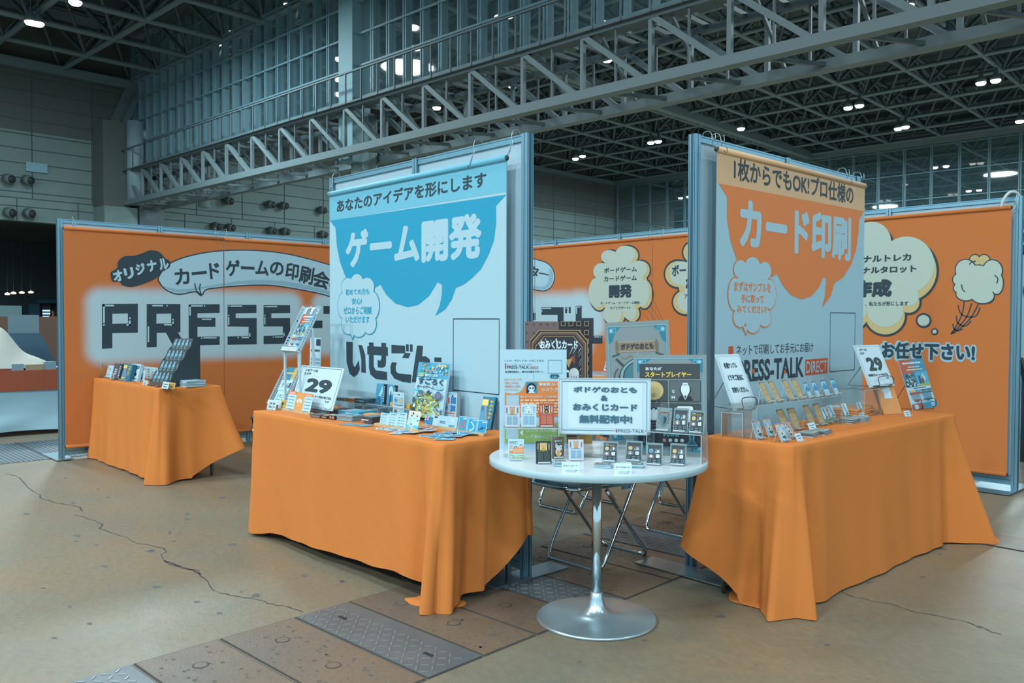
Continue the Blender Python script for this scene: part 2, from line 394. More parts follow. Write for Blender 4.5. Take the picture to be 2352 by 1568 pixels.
cover(1.24, 1.58, 'pitted concrete trench cover right above the nearest tread plate')
cover(1.58, 1.92, 'pitted concrete trench cover just before the large tread plate by the blue banner table')
tread(1.92, 2.2, 'large steel tread plate left of the round table base')
cover(2.2, 2.5, 'brown concrete trench cover under the puddled cloth corner of the front table')
cover(2.5, 2.82, 'brown concrete trench cover between puddled cloth corner and round table base')
tread(2.82, 3.11, 'steel tread plate partly under the round steel table base')
cover(3.11, 3.5, 'brown concrete trench cover under the front legs of the nearest folding chair')
cover(3.5, 3.88, 'brown concrete trench cover under the rear legs of the nearest folding chair')
tread(3.88, 4.27, 'worn steel tread plate behind the nearest folding chair')
cover(4.27, 4.7, 'concrete trench cover directly behind the worn tread plate among the chairs')
cover(4.7, 5.15, 'farthest concrete trench cover visible between the chair legs')
mb = MB()
for k in range(5): mb.box(-4.6+k*.98, -4.6+k*.98+.96, 5.24, 5.55, 0, .004, SLABM)
mb.box(-4.62, .9, 5.23, 5.56, 0, .002, SEAM)
for k in range(4): mb.box(-.0+k*.98-1.72, -1.72+k*.98+.94, 5.24, 5.55, 0, .0045, SLABM)
tag(mb.build('cross_trench_cover'), 'long brown cross trench cover running behind the chairs and the right table', 'floor cover')
mb = MB(); mb.box(-9.72, -8.4, .9, 3.4, 0, .004, TREAD)
for k in range(60): mb.box(-9.7, -8.42, .95+k*.04, .962+k*.04, .004, .007, ALUD)
mb.box(-9.72, -8.4, 2.08, 2.1, .003, .0075, SEAM)
tag(mb.build('floor_grating'), 'blue grey ribbed floor grating beside the white draped neighbour table', 'grating')
# ================================================================== hall shell
XF, YG, ZB, ZR = -40., 16., 12.2, 14.4      # far wall, glass partition, underside and top of the space frame
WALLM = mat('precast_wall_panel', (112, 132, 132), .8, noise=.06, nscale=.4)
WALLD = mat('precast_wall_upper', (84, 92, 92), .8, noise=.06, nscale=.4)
GROOVE = mat('wall_joint', (70, 84, 86), .9)
ROOFM = mat('roof_deck', (70, 84, 90), .9)
TRUSS = mat('truss_paint', (98, 116, 122), .6)
TRUSSD = mat('truss_paint_dark', (80, 96, 102), .6)
MULL = mat('mullion_paint', (92, 126, 138), .55)
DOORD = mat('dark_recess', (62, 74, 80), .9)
mb = MB()
zt = 8.3
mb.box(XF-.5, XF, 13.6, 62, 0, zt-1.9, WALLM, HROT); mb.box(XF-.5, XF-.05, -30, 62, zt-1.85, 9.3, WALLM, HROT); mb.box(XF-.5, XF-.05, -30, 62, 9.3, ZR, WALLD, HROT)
mb.box(XF-.5, XF, -30, 13.6, 5.45, zt-1.9, WALLM, HROT); mb.box(XF-.3, XF-.02, -30, 62, zt-1.9, zt-1.85, GROOVE, HROT)
for k in range(12):
    z = 5.45+k*.62
    if abs(z-6.4) > .25: mb.box(XF-.04, XF+.012 if z < 6.4 else XF-.035, -30 if z >= 5.5 else 13.6, 62, z-.02, z+.02, GROOVE, HROT)
for k in range(36):
    y = -28+k*2.45; mb.box(XF-.04, XF+.012, y-.02, y+.02, 5.45, zt-1.9, GROOVE, HROT); mb.box(XF-.045, XF-.035, y+.6, y+.64, 6.45, 12, GROOVE, HROT)
# deep loading-door recess
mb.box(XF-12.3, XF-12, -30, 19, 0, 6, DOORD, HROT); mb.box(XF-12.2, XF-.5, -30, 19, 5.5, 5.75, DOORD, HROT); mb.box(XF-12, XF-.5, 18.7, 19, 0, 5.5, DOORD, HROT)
struct('wall_left', mb)
mb = MB(); mb.box(-62, 30, -34, 96, ZR+.4, ZR+.9, ROOFM, HROT)
for k in range(32): mb.box(-62, 30, -32+k*4, -31.7+k*4, ZR+.1, ZR+.4, ROOFM, HROT)
struct('ceiling', mb)
def H3(x, y, z): return HROT @ V((x, y, z))
def space_frame(mb, x0, x1, y0, y1, s, r, r2):
    nx, ny = round((x1-x0)/s), round((y1-y0)/s)
    B = lambda i, j: H3(x0+i*s, y0+j*s, ZB); T = lambda i, j: H3(x0+(i+.5)*s, y0+(j+.5)*s, ZR)
    for i in range(nx+1):
        for j in range(ny+1):
            if i < nx: mb.tube([B(i, j), B(i+1, j)], r, TRUSS, n=5, caps=False)
            if j < ny: mb.tube([B(i, j), B(i, j+1)], r, TRUSS, n=5, caps=False)
            if i < nx and j < ny:
                if i < nx-1: mb.tube([T(i, j), T(i+1, j)], r, TRUSSD, n=4, caps=False)
                if j < ny-1: mb.tube([T(i, j), T(i, j+1)], r, TRUSSD, n=4, caps=False)
                for a, b in ((0, 0), (1, 0), (0, 1), (1, 1)): mb.tube([T(i, j), B(i+a, j+b)], r2, TRUSSD, n=4, caps=False)
mb = MB(); space_frame(mb, XF, -5.4, YG+1.2, YG+37.2, 3.0, .1, .075); mb.bar(H3(-24, YG, ZB-.1), H3(-24, 53, ZB-.1), .42, TRUSS)
mb.bar(H3(XF+.2, YG, ZB-.2), H3(XF+.2, 53, ZB-.2), .3, TRUSS)
o = struct('ceiling_beam', mb)
mb = MB(); space_frame(mb, XF-3, 13, 54.6, 90.6, 4.5, .1, .08); struct('ceiling_beam', mb)
mb = MB(); space_frame(mb, XF, XF+24, YG-33, YG-.6, 3.0, .12, .085); mb.bar(H3(XF+.3, -20, ZB-.15), H3(XF+.3, YG, ZB-.15), .4, TRUSS)
struct('ceiling_beam', mb)
# glass partition between the halls
def curtain(mb, y, x0, x1, z0, z1, sx, sz, w, d):
    n = int((x1-x0)/sx)
    for i in range(n+1):
        x = x0+i*sx; mb.box(x-w/2, x-w/2+w*.38, y-d/2, y+d/2, z0, z1, MULL, HROT); mb.box(x+w/2-w*.38, x+w/2, y-d/2, y+d/2, z0, z1, MULL, HROT)
        mb.box(x-w*.13, x+w*.13, y-d*.3, y+d*.3, z0, z1, TRUSSD, HROT)
    z = z0+.35
    while z < z1:
        mb.box(x0, x1, y-d/2-.03, y-d/2+.03, z-.03, z+.03, MULL, HROT); z += sz
mb = MB(); curtain(mb, YG, XF+.3, 6, 7.95, 13.9, .80, 1.0, .16, .24)
mb.box(XF, 6, YG-.015, YG+.015, 7.95, 13.9, GLASS, HROT); struct('wall_back', mb)
mb = MB(); curtain(mb, 53.6, XF-3, 12, 5.2, ZB, 1.55, 1.55, .15, .16); mb.box(XF-3, 12, 53.56, 53.6, 5.2, ZB, GLASS, HROT)
mb.box(XF-3, 12, 53.3, 53.9, ZB-.3, ZB+.3, TRUSS, HROT)
for z in (4.9, 5.6, 6.3): mb.box(XF-3, 12, 53, 53.3, z-.08, z+.08, TRUSS, HROT)
for k in range(60): mb.box(XF-3+k*.9, XF-2.93+k*.9, 53, 53.2, 4.9, 6.3, TRUSS, HROT)
mb.box(XF-22, 25, 94, 94.4, 0, ZR+.5, DOORD, HROT)
mb.box(XF-3, 12, 52.6, 56, 4.3, 4.9, TRUSSD, HROT); mb.box(XF-3, 12, 53.5, 53.9, 0, 4.9, WALLD, HROT)
struct('wall_right', mb)
# walkway truss below the partition
mb = MB()
zb, ztp = 6.5, 7.9
for y, dz in ((YG-.7, 0), (YG+.9, 0)):
    mb.bar(H3(XF, y, zb), H3(8, y, zb), .3, TRUSS, t2=.22); mb.bar(H3(XF, y, ztp), H3(8, y, ztp), .16, TRUSSD)
    for i in range(25):
        x = XF+1+i*1.9
        mb.bar(H3(x, y, ztp), H3(x, y, zb), .1, TRUSS); mb.bar(H3(x, y, ztp), H3(x+1.8, y, zb), .13, TRUSS)
        mb.bar(H3(x+.95, y, ztp), H3(x+.95, y, zb), .05, TRUSSD)
for i in range(49):
    x = XF+.5+i*.95
    mb.bar(H3(x, YG-.8, ztp+.05), H3(x, YG+1, ztp+.05), .1, TRUSSD)
    if i % 2: mb.bar(H3(x, YG-.7, zb), H3(x+.95, YG+.9, zb), .08, TRUSSD); mb.bar(H3(x, YG+.9, zb), H3(x, YG-.7, ztp), .07, TRUSSD)
mb.box(XF, 8, YG-.9, YG-.2, ztp, ztp+.05, TRUSSD, HROT)
for k in range(60): mb.box(XF+k*.8, XF+k*.8+.04, YG-.92, YG-.88, ztp, ztp+.95, TRUSSD, HROT)
mb.box(XF, 8, YG-.93, YG-.87, ztp+.9, ztp+.95, TRUSSD, HROT)
struct('walkway_beam', mb)
# columns
mb = MB(); mb.box(-22.75, -22.0, YG-.35, YG+.35, 6.3, 14.2, mat('column_paint', (110, 146, 156), .6), HROT); mb.lathe([(.42, 0), (.42, 7.9)], WALLM, HROT @ Matrix.Translation((-22.4, YG+.4, 0)), 24)
struct('column', mb)
mb = MB(); mb.box(XF, XF+1.3, 14.3, 15.75, 0, 6.3, WALLM, HROT); mb.box(XF, XF+1.2, 14.3, 15.4, 6.3, 10.1, WALLD, HROT)
mb.bar(H3(XF+.6, 15, 10), H3(XF+.4, 16, ZB), .35, TRUSS); mb.bar(H3(XF+1.1, 15.2, 10), H3(XF+1, 16.2, ZB), .25, TRUSSD)
mb.box(XF+.2, XF+1.4, 15.8, 16.9, 0, 6.5, TRUSSD, HROT)
struct('column', mb)
DUCT = mat('vent_duct_paint', (124, 148, 156), .5)
mb = MB(); P = lambda y, z: H3(XF+1.7, y, z)
mb.tube([P(15.5, 6.4), P(15.5, 10.1)], .36, DUCT, n=20); mb.tube([P(15.6, 9.6), P(18.6, 9.3)], .26, DUCT, n=16); mb.tube([P(18.7, 6.6), P(18.7, 9.6)], .28, DUCT, n=16)
tag(mb.build('ventilation_duct'), 'pale round ventilation duct bending beside the far pillar by the glass wall', 'duct')
# round air nozzles and small plates on the far wall
NOZ = mat('nozzle_shade', (36, 44, 48), .6); NOZR = mat('nozzle_collar', (96, 108, 108), .6)
noz_px = [(10, 409, 'upper left'), (54, 412, 'upper left'), (12, 486, 'lower left'), (57, 488, 'lower left'),
          (516, 460, 'upper'), (612, 468, 'upper'), (643, 471, 'upper'), (731, 481, 'upper'),
          (487, 518, 'lower'), (520, 521, 'lower'), (615, 528, 'lower'), (646, 530, 'lower'), (733, 537, 'lower')]
words_ = ['first', 'second', 'third', 'fourth', 'fifth']
cnt = {}
for px, py, row in noz_px:
    p = hX(px, py, XF); cnt[row] = cnt.get(row, 0)+1
    lab = f'round dark air nozzle, {words_[cnt[row]-1]} from left, {row} row on the far wall' + ('' if 'left' in row else ' under the truss')
    t = thing('air_nozzle', lab, 'air nozzle', H3(*p), 'air nozzles on the far wall')
    M = HROT @ Matrix.Translation(p) @ Matrix.Rotation(math.radians(100), 4, 'Y') @ Matrix.Rotation(-.35, 4, 'X')
    mb = MB(); mb.lathe([(.2, .12), (.21, .34), (.185, .46)], NOZR, M, 20); mb.build('collar', t)
    mb = MB(); mb.lathe([(.165, .46), (.165, .48), (.1, .54)], NOZ, M, 20); mb.build('nozzle_mouth', t)
p = hX(84, 385, XF); mb = MB(); mb.box(XF, XF+.05, p.y-.42, p.y+.42, p.z-.2, p.z+.2, mat('blank_sign', (120, 160, 178), .6), HROT)
tag(mb.build('wall_sign'), 'blank pale rectangular plate on the far wall at the left', 'sign')
# ------------------------------------------------------------------ hall lamps
BULB = mat('lamp_glow', (255, 255, 250), .5, emit=9.); SHADE = mat('lamp_housing', (86, 104, 112), .5)
LAMPS = [(2139, 88, 2178, 80), (1813, 166, 1842, 158), (2253, 190, 2287, 184), (1948, 247, 1974, 242), (1343, 269, 1363, 264),
         (1495, 327, 1512, 324), (1322, 364, 1338, 358), (2147, 384, 2173, 381), (2225, 438, 2249, 436), (1563, 454, 1580, 451),
         (1555, 224, 1576, 219), (1673, 55, 0, 0), (1950, 75, 1977, 71), (2085, 12, 2252, 6), (1386, 52, 0, 0), (1395, 136, 0, 0), (1003, 247, 0, 0),
         (937, 116, 955, 108), (948, 61, 0, 0), (1149, 38, 1167, 33), (1177, 196, 0, 0), (995, 179, 1009, 175), (1702, 295, 0, 0), (1169, 121, 0, 0),
         (778, 181, 788, 178), (780, 134, 791, 130), (498, 99, 517, 84), (533, 74, 0, 0), (658, 11, 678, 3), (173, 4, 0, 0), (2342, 278, 0, 0), (2063, 295, 2080, 291), (1168, 310, 1188, 305), (71, 50, 87, 53)]
def make_lamp():
    t = thing('hall_lamp', '', 'ceiling lamp', (0, 0, 0), 'high-bay lamps of the hall')
    mb = MB(); mb.lathe([(.22, 0), (.21, .1), (.15, .24), (.08, .3), (.07, .5), (.03, .52)], SHADE, None, 20); mb.build('lamp_shade', t)
    mb = MB(); mb.lathe([(.02, -.12), (.15, -.1), (.2, -.04), (.2, 0)], BULB, None, 20); mb.build('bulb', t)
    mb = MB(); mb.tube([(0, 0, .5), (0, 0, 3.25)], .015, TRUSSD, n=6); mb.build('rod', t)
    return t
LAMP0 = None; k = 0
def lamp_at(px, py, lab):
    global LAMP0
    z = 11.6
    while hZ(px, py, z).y < (YG+1.4) and z < 13.2 and px > 450: z += .2
    while hZ(px, py, z).y > 90: z -= .2
    p = H3(*hZ(px, py, z))
    if LAMP0 is None: LAMP0 = make_lamp(); LAMP0.location = p; LAMP0['label'] = lab
    else: dup(LAMP0, p, 0, lab)
pts_ = []
for q in LAMPS:
    pts_.append((q[0], q[1], '' if not q[2] else ' (left of a pair)'))
    if q[2]: pts_.append((q[2], q[3], ' (right of a pair)'))
zones = {}
def zone(x, y):
    if x < 450: return 'above the left wall'
    if x < 760: return 'behind the glass, left of the tall column'
    if x < 1060 and y < 260: return 'behind the glass, just right of the tall column'
    if x < 1460 and y < 220: return 'behind the glass near the top centre'
    if x < 1215: return 'above the blue bubble panel'
    if x < 1620: return 'between the two tall panels'
    if y < 110: return 'above the long truss at upper right'
    if x < 2010: return 'above the orange bubble panel'
    return 'above the right end of the back wall'
nth = ['', 'second ', 'third ', 'fourth ', 'fifth ', 'sixth ', 'seventh ', 'eighth ', 'ninth ', 'tenth ', 'eleventh ', 'twelfth ']
for p_ in pts_: zones.setdefault(zone(p_[0], p_[1]), []).append(p_)
for zn, L_ in zones.items():
    L_.sort()
    for i_, (px, py, pr_) in enumerate(L_): lamp_at(px, py, f'glowing hall lamp {zn}, ' + (f'{nth[i_].strip()} from the left' if i_ else 'leftmost there'))
# ================================================================== display panels and their banners
class Wall:
    """a flat upright face: frame u right, v up, w towards the viewer; remembers the print drawn on it"""
    def __init__(s, org, n): s.M = stand_frame(org, n); s.I = s.M.inverted(); s.o = V(org); s.n = V((n[0], n[1], 0)); s.art = MB(); s.w = 0.
    def uv(s, px, py):
        d = ray(px, py); t = (s.o-CP).dot(s.n)/d.dot(s.n); p = s.I @ (CP+d*t); return p.x, p.y
    def zoom(s, sc, ox, oy): s.sc, s.ox, s.oy = sc, ox, oy
    def q(s, p): return s.uv(s.ox+p[0]*s.sc, s.oy+p[1]*s.sc)
    def poly(s, pts, col, w, sm=0, off=0.):
        P = [s.q(p) for p in (smooth(pts, sm) if sm else pts)]
        if off: P = offset(P, off)
        s.art.poly(P, w, pr(*col), I4)
    def ells(s, L_, col, w, grow=0.):
        for cx, cy, rx, ry in L_:
            P = [s.q((cx+rx*math.cos(a), cy+ry*math.sin(a))) for a in [6.28318*k/40 for k in range(40)]]
            if grow: P = offset(P, grow)
            w += .00006; s.art.poly(P, w, pr(*col), I4)
    def text(s, t, lb, rt, col, w, bold=.03):
        a, b = s.q(lb), s.q(rt); s.art.text(t, a[0], a[1], b[0], b[1], w, pr(*col), I4, bold)
    def ch(s, t, c, sz, rot, col, w, bold=.03):
        a, b = s.q((c[0]-sz[0]/2, c[1]+sz[1]/2)), s.q((c[0]+sz[0]/2, c[1]-sz[1]/2)); cu, cv = s.q(c)
        hw, hh = abs(b[0]-a[0])/2, abs(b[1]-a[1])/2
        s.art.text(t, cu-hw, cv-hh, cu+hw, cv+hh, w, pr(*col), I4, bold, rot=rot)
    def line(s, pts, t, col, w): s.art.poly(ribbon([s.q(p) for p in pts], t), w, pr(*col), I4)
    def rects(s, L_, col, w):
        for a, b, c, d in L_: s.poly([(a, b), (c, b), (c, d), (a, d)], col, w)
def cut(art, u0, u1):
    bm = bmesh.new(); vs = [bm.verts.new(p) for p in art.v]
    for f_, k in zip(art.f, art.fm):
        try: bf = bm.faces.new([vs[i] for i in f_]); bf.material_index = k
        except ValueError: pass
    for co, no in (((u0, 0, 0), (-1, 0, 0)), ((u1, 0, 0), (1, 0, 0))):
        bmesh.ops.bisect_plane(bm, geom=bm.verts[:]+bm.edges[:]+bm.faces[:], plane_co=co, plane_no=no, clear_outer=True)
    bm.verts.index_update()
    r = [v.co.copy() for v in bm.verts], [([v.index for v in f_.verts], f_.material_index) for f_ in bm.faces]
    bm.free(); return r
HALO = bpy.data.materials.new('orange_print_with_white_halo'); HALO.use_nodes = True; MATS['halo'] = HALO
_nt = HALO.node_tree; _b = _nt.nodes['Principled BSDF']; _a = _nt.nodes.new('ShaderNodeAttribute'); _a.attribute_name = 'halo_print'
_x = _nt.nodes.new('ShaderNodeMix'); _x.data_type = 'RGBA'; _x.inputs[6].default_value = srgb(188, 113, 64); _x.inputs[7].default_value = srgb(166, 196, 208)
_nt.links.new(_a.outputs['Fac'], _x.inputs[0]); _nt.links.new(_x.outputs[2], _b.inputs['Base Color']); _b.inputs['Roughness'].default_value = .75; _b.inputs['Specular IOR Level'].default_value = .15
def banner(label, wall, u0, u1, v0, v1, cloth, halo=None, group='hanging banners of the stand', rodcol=None):
    c = wall.M @ V(((u0+u1)/2, v0, .03))
    t = thing('hanging_banner', label, 'banner', c, group); w0 = .022
    mb = MB()
    if halo:
        n, k = int((u1-u0)/.03), int((v1-v0)/.03)
        vs = [(u0+(u1-u0)*i/n, v0+(v1-v0)*j/k, w0) for j in range(k+1) for i in range(n+1)]
        mb.add(vs, [(j*(n+1)+i, j*(n+1)+i+1, (j+1)*(n+1)+i+1, (j+1)*(n+1)+i) for j in range(k) for i in range(n)], HALO, wall.M)
    else: mb.rect(u0, v0, u1, v1, w0, cloth, wall.M)
    nb = len(mb.v)
    mb.rect(u1, v0, u0, v1, w0-.004, WHITEB, wall.M)
    av, af = cut(wall.art, u0+.002, u1-.002)
    for mi in set(k for _, k in af):
        mb.add([(p.x, p.y, p.z+w0) for p in av], [f_ for f_, k in af if k == mi], wall.art.mats[mi], wall.M)
    o = mb.build('fabric', t)
    if halo:
        at = o.data.attributes.new('halo_print', 'FLOAT', 'POINT')
        vals = [0.]*len(o.data.vertices)
        for i in range(nb): p = vs[i]; vals[i] = halo(p[0], p[1])
        at.data.foreach_set('value', vals)
    rm = rodcol or cloth
    for nm, vv in (('top_rod', v1+.008), ('bottom_rod', v0)):
        rb = MB(); rb.tube([(u0, vv, w0), (u1, vv, w0)], .0165, rm, wall.M, 14); rb.tube([(u0-.004, vv, w0), (u1+.004, vv, w0)], .0125, BLACKP, wall.M, 12)
        rb.build(nm, t)
    return t
def panel_wall(label, org, n, width, height, posts, plates, brace=None):
    """modular partition: aluminium posts with grooved sides, white boards, rails, floor plates. org = left foot of the front face"""
    M = stand_frame(org, n); t = thing('display_panel', label, 'display panel', V(org), 'white display panels of the stand')
    for u in posts:
        mb = MB(); a, b = u-.021, u+.021; mb.box(a, b, .006, height, -.044, 0, ALU, M)
        for sx in (a-.0006, b): mb.box(sx, sx+.0006, .006, height, -.03, -.014, ALUD, M); mb.box(sx, sx+.0004, .006, height, -.008, -.004, ALUD, M); mb.box(sx, sx+.0004, .006, height, -.04, -.036, ALUD, M)
        mb.box(u-.002, u+.002, .006, height, 0, .0006, ALUD, M); mb.box(a+.008, b-.008, height, height+.0012, -.034, -.01, ALUD, M); mb.build('post', t)
    for i in range(len(posts)-1):
        a, b = posts[i]+.021, posts[i+1]-.021
        mb = MB(); mb.box(a, b, .115, height-.03, -.025, -.019, BOARD, M); mb.build('board', t)
        mb = MB(); mb.box(a, b, height-.036, height-.002, -.036, -.008, ALU, M); mb.box(a, b, height-.012, height-.009, -.008, -.0074, ALUD, M); mb.build('top_rail', t)
        mb = MB(); mb.box(a, b, .04, .118, -.036, -.008, ALU, M); mb.box(a, b, .074, .078, -.008, -.0074, ALUD, M); mb.build('bottom_rail', t)
    for u0, u1, w0, w1 in plates: mb = MB(); mb.box(u0, u1, 0.007, .013, w0, w1, STEEL, M); mb.build('base_plate', t)
    if brace: mb = MB(); mb.bar(M @ V(brace[0]), M @ V(brace[1]), .035, BLKWIRE); mb.build('brace', t)
    return t
CY = (34, 146, 184); LCY = (104, 176, 202); WHT = (158, 194, 210); OR2 = (212, 124, 66); LOR = (204, 170, 132)
# ---- panel with the blue speech bubble
AX0, AX1, AY, AH = -4.80, -2.95, 2.84, 2.195
panel_wall('white display panel carrying the blue speech bubble banner', (AX0, AY, 0), (0, -1), AX1-AX0, AH, [.021, .925, AX1-AX0-.021], [(-.03, .11, -.28, .2), (AX1-AX0-.11, AX1-AX0+.03, -.28, .22)])
wa = Wall((AX0, AY-.03, 0), (0, -1)); wa.zoom(480/1176, 740, 300)
u0, v1 = wa.uv(764, 450); u1, _ = wa.uv(1171, 370); vh = wa.uv(765, 507)[1]
wa.art.rect(u0, vh, u1, v1, .0005, pr(*LCY), I4)
wa.poly([(60, 508), (1055, 362), (997, 425), (998, 520), (985, 620), (955, 700), (912, 780), (860, 832), (815, 866), (770, 885), (748, 950), (712, 1005), (655, 1042), (680, 985), (692, 920), (693, 868), (668, 852), (620, 930), (560, 980), (500, 993), (430, 972), (380, 925), (345, 866), (315, 885), (150, 826), (118, 740), (100, 650), (93, 548)], CY, .001)
CLA = [(215, 852, 34, 45), (165, 880, 38, 50), (272, 880, 40, 52), (143, 985, 36, 75), (300, 985, 40, 80), (168, 1085, 40, 60), (285, 1085, 38, 58), (225, 1112, 40, 48), (222, 985, 90, 135)]
wa.ells(CLA, CY, .0015, .006); wa.poly([(168, 1120), (190, 1175), (212, 1130)], CY, .0021, off=.005)
wa.ells(CLA, WHT, .0025); wa.poly([(172, 1115), (190, 1168), (206, 1130)], WHT, .0032)
wa.text('あなたのアイデアを形にします', (100, 465), (943, 229), DARK, .0012, .028)
wa.text('ゲーム開発', (150, 780), (918, 458), WHT, .0015, .045)
for tx, lb, rt in (('初めての方も', (152, 927), (286, 886)), ('安心!', (187, 978), (243, 941)), ('ゼロからご相談', (140, 1033), (300, 988)), ('いただけます', (152, 1082), (287, 1043))): wa.text(tx, lb, rt, CY, .0036, .025)
wa.zoom(.1531, 840, 780)
for P in ([(97, 38), (165, 42), (168, 400), (200, 455), (368, 480), (368, 602), (200, 585), (120, 520), (97, 420)], [(72, 92), (380, 110), (380, 240), (72, 218)], [(285, 45), (352, 48), (352, 330), (345, 390), (300, 418), (228, 410), (228, 300), (268, 312), (285, 280)],
          [(435, 75), (640, 88), (640, 200), (435, 200)], [(640, 195), (722, 200), (690, 275), (595, 270)], [(655, 65), (693, 68), (693, 172), (655, 170)], [(713, 67), (752, 70), (752, 177), (713, 175)],
          [(440, 335), (515, 340), (497, 400), (500, 460), (530, 500), (735, 520), (725, 645), (600, 625), (480, 580), (425, 500), (420, 400)],
          [(820, 85), (908, 88), (895, 250), (950, 245), (1010, 290), (1020, 500), (1060, 560), (1140, 470), (1180, 520), (1100, 640), (980, 650), (930, 560), (925, 370), (880, 420), (830, 640), (740, 630)], [(1080, 262), (1185, 265), (1185, 332), (1080, 330)]):
    wa.poly(P, DARK, .0012+.00002*len(P))
wa.zoom(480/1176, 740, 300)
for P in ([(153, 1186), (190, 1188), (189, 1300), (197, 1328), (206, 1324), (224, 1290), (230, 1340), (217, 1370), (195, 1385), (172, 1365), (155, 1300)], [(222, 1205), (243, 1207), (260, 1260), (264, 1362), (238, 1358), (238, 1285)]): wa.poly(P, DARK, .0012)
a, b, c = wa.uv(1048, 731), wa.uv(1155, 733), wa.uv(1049, 896)
wa.art.frame(a[0], c[1], b[0], a[1], .005, .0008, INK, I4)
banner('light blue and white banner with the blue speech bubble', wa, u0, u1, .12, v1, WHITEB, rodcol=pr(*LCY))
# ---- panel with the orange speech bubble
BX, BY0, BY1, BH = -2.50, 3.60, 5.47, 2.235
panel_wall('white display panel carrying the orange speech bubble banner', (BX, BY0, 0), (1, 0), BY1-BY0, BH, [.021, .935, BY1-BY0-.021], [(-.16, .0, -.25, .3), (BY1-BY0-.13, BY1-BY0+.01, -.25, .3)])
wb = Wall((BX+.03, BY0, 0), (1, 0)); wb.zoom(420/1176, 1590, 290)
u0, v1 = wb.uv(1638, 347); u1, _ = wb.uv(1979, 425); vh = wb.uv(1641, 422)[1]
wb.art.rect(u0, vh, u1, v1, .0005, pr(*LOR), I4)
wb.poly([(145, 370), (1082, 548), (1050, 607), (1046, 700), (1030, 800), (1000, 890), (950, 970), (892, 1010), (868, 1090), (812, 1168), (832, 1085), (838, 985), (822, 968), (790, 1040), (740, 1095), (680, 1113), (610, 1085), (560, 1025), (520, 950), (490, 970), (265, 866), (222, 740), (200, 600), (200, 458)], OR2, .001)
CLB = [(362, 892, 46, 50), (285, 920, 44, 58), (440, 930, 42, 58), (250, 1080, 44, 105), (472, 1080, 40, 95), (282, 1228, 44, 62), (440, 1232, 42, 56), (365, 1270, 46, 58), (362, 1080, 112, 190)]
wb.ells(CLB, OR2, .0015, .006); wb.poly([(295, 1290), (322, 1345), (338, 1285)], OR2, .0021, off=.005)
wb.ells(CLB, WHT, .0025); wb.poly([(299, 1285), (321, 1336), (328, 1285)], WHT, .0032)
wb.text('1枚からでもOK!プロ仕様の', (243, 347), (1015, 388), DARK, .0012, .025)
wb.text('カード印刷', (278, 792), (1000, 590), WHT, .0015, .045)
for tx, lb, rt in (('まずはサンプルを', (243, 1060), (480, 1010)), ('手に取って', (288, 1133), (434, 1085)), ('みてください!', (262, 1200), (452, 1154))): wb.text(tx, lb, rt, OR2, .0036, .025)
wb.zoom(.1594, 1620, 780)
wb.rects([(280, 92, 350, 590)], (188, 84, 52), .0012)
wb.text('ネットで印刷してお手元にお届け', (392, 226), (1505, 36), DARK, .0012, .003)
wb.text('PRESS-TALK', (400, 618), (1370, 240), DARK, .0012, .03)
wb.poly([(1390, 285), (1712, 260), (1706, 475), (1388, 513)], (188, 84, 52), .0012); wb.text('DIRECT', (1402, 482), (1700, 292), WHT, .0018, .01)
wb.rects([(622, 420, 655, 476), (1076, 435, 1106, 481)], (206, 100, 56), .0022)
a, b, c = wb.uv(1899, 717), wb.uv(1957, 717), wb.uv(1898, 854)
wb.art.frame(a[0], c[1], b[0], a[1], .005, .0008, INK, I4)
banner('pale orange and white banner with the orange speech bubble', wb, u0, u1, .12, v1, WHITEB, rodcol=pr(*LOR))
# ---- long orange wall on the left
LX, LH = -8.28, 2.18
panel_wall('long display panel row behind the left orange banners', (LX, 2.13, 0), (1, 0), 4.94, LH, [.021]+[.907+.9*k for k in range(4)]+[4.4, 4.92], [(-.04, .1, -.45, .06)])
wl = Wall((LX+.03, 2.13, 0), (1, 0)); wl.zoom(.34014, 0, 500)
LET = [([(683, 582), (925, 580), (925, 775), (753, 778), (753, 880), (683, 884)], [(753, 647), (858, 645), (858, 713), (753, 716)]),
       ([(985, 582), (1212, 582), (1212, 772), (1195, 773), (1250, 865), (1165, 868), (1115, 775), (1052, 776), (1052, 872), (985, 874)], [(1050, 647), (1150, 646), (1150, 712), (1050, 714)]),
       ([(1268, 585), (1477, 583), (1477, 642), (1327, 645), (1327, 675), (1448, 675), (1448, 735), (1327, 735), (1327, 803), (1477, 800), (1477, 857), (1268, 862)], None),
       ([(1530, 588), (1725, 588), (1725, 643), (1585, 645), (1585, 677), (1727, 677), (1727, 853), (1530, 857), (1530, 800), (1672, 798), (1672, 735), (1530, 733)], None),
       ([(1773, 590), (1952, 590), (1952, 643), (1825, 645), (1825, 677), (1952, 677), (1952, 848), (1773, 852), (1773, 797), (1903, 793), (1903, 733), (1773, 733)], None),
       ([(1997, 692), (2170, 694), (2170, 744), (1997, 748)], None),
       ([(2177, 595), (2330, 597), (2330, 645), (2280, 646), (2280, 838), (2230, 840), (2230, 648), (2177, 648)], None)]
HL = []
for P, h in LET:
    Q = [wl.q(p) for p in P]; wl.art.poly(Q, .001, INK, I4, [[wl.q(p) for p in h][::-1]] if h else ())
    HL.append(Q)
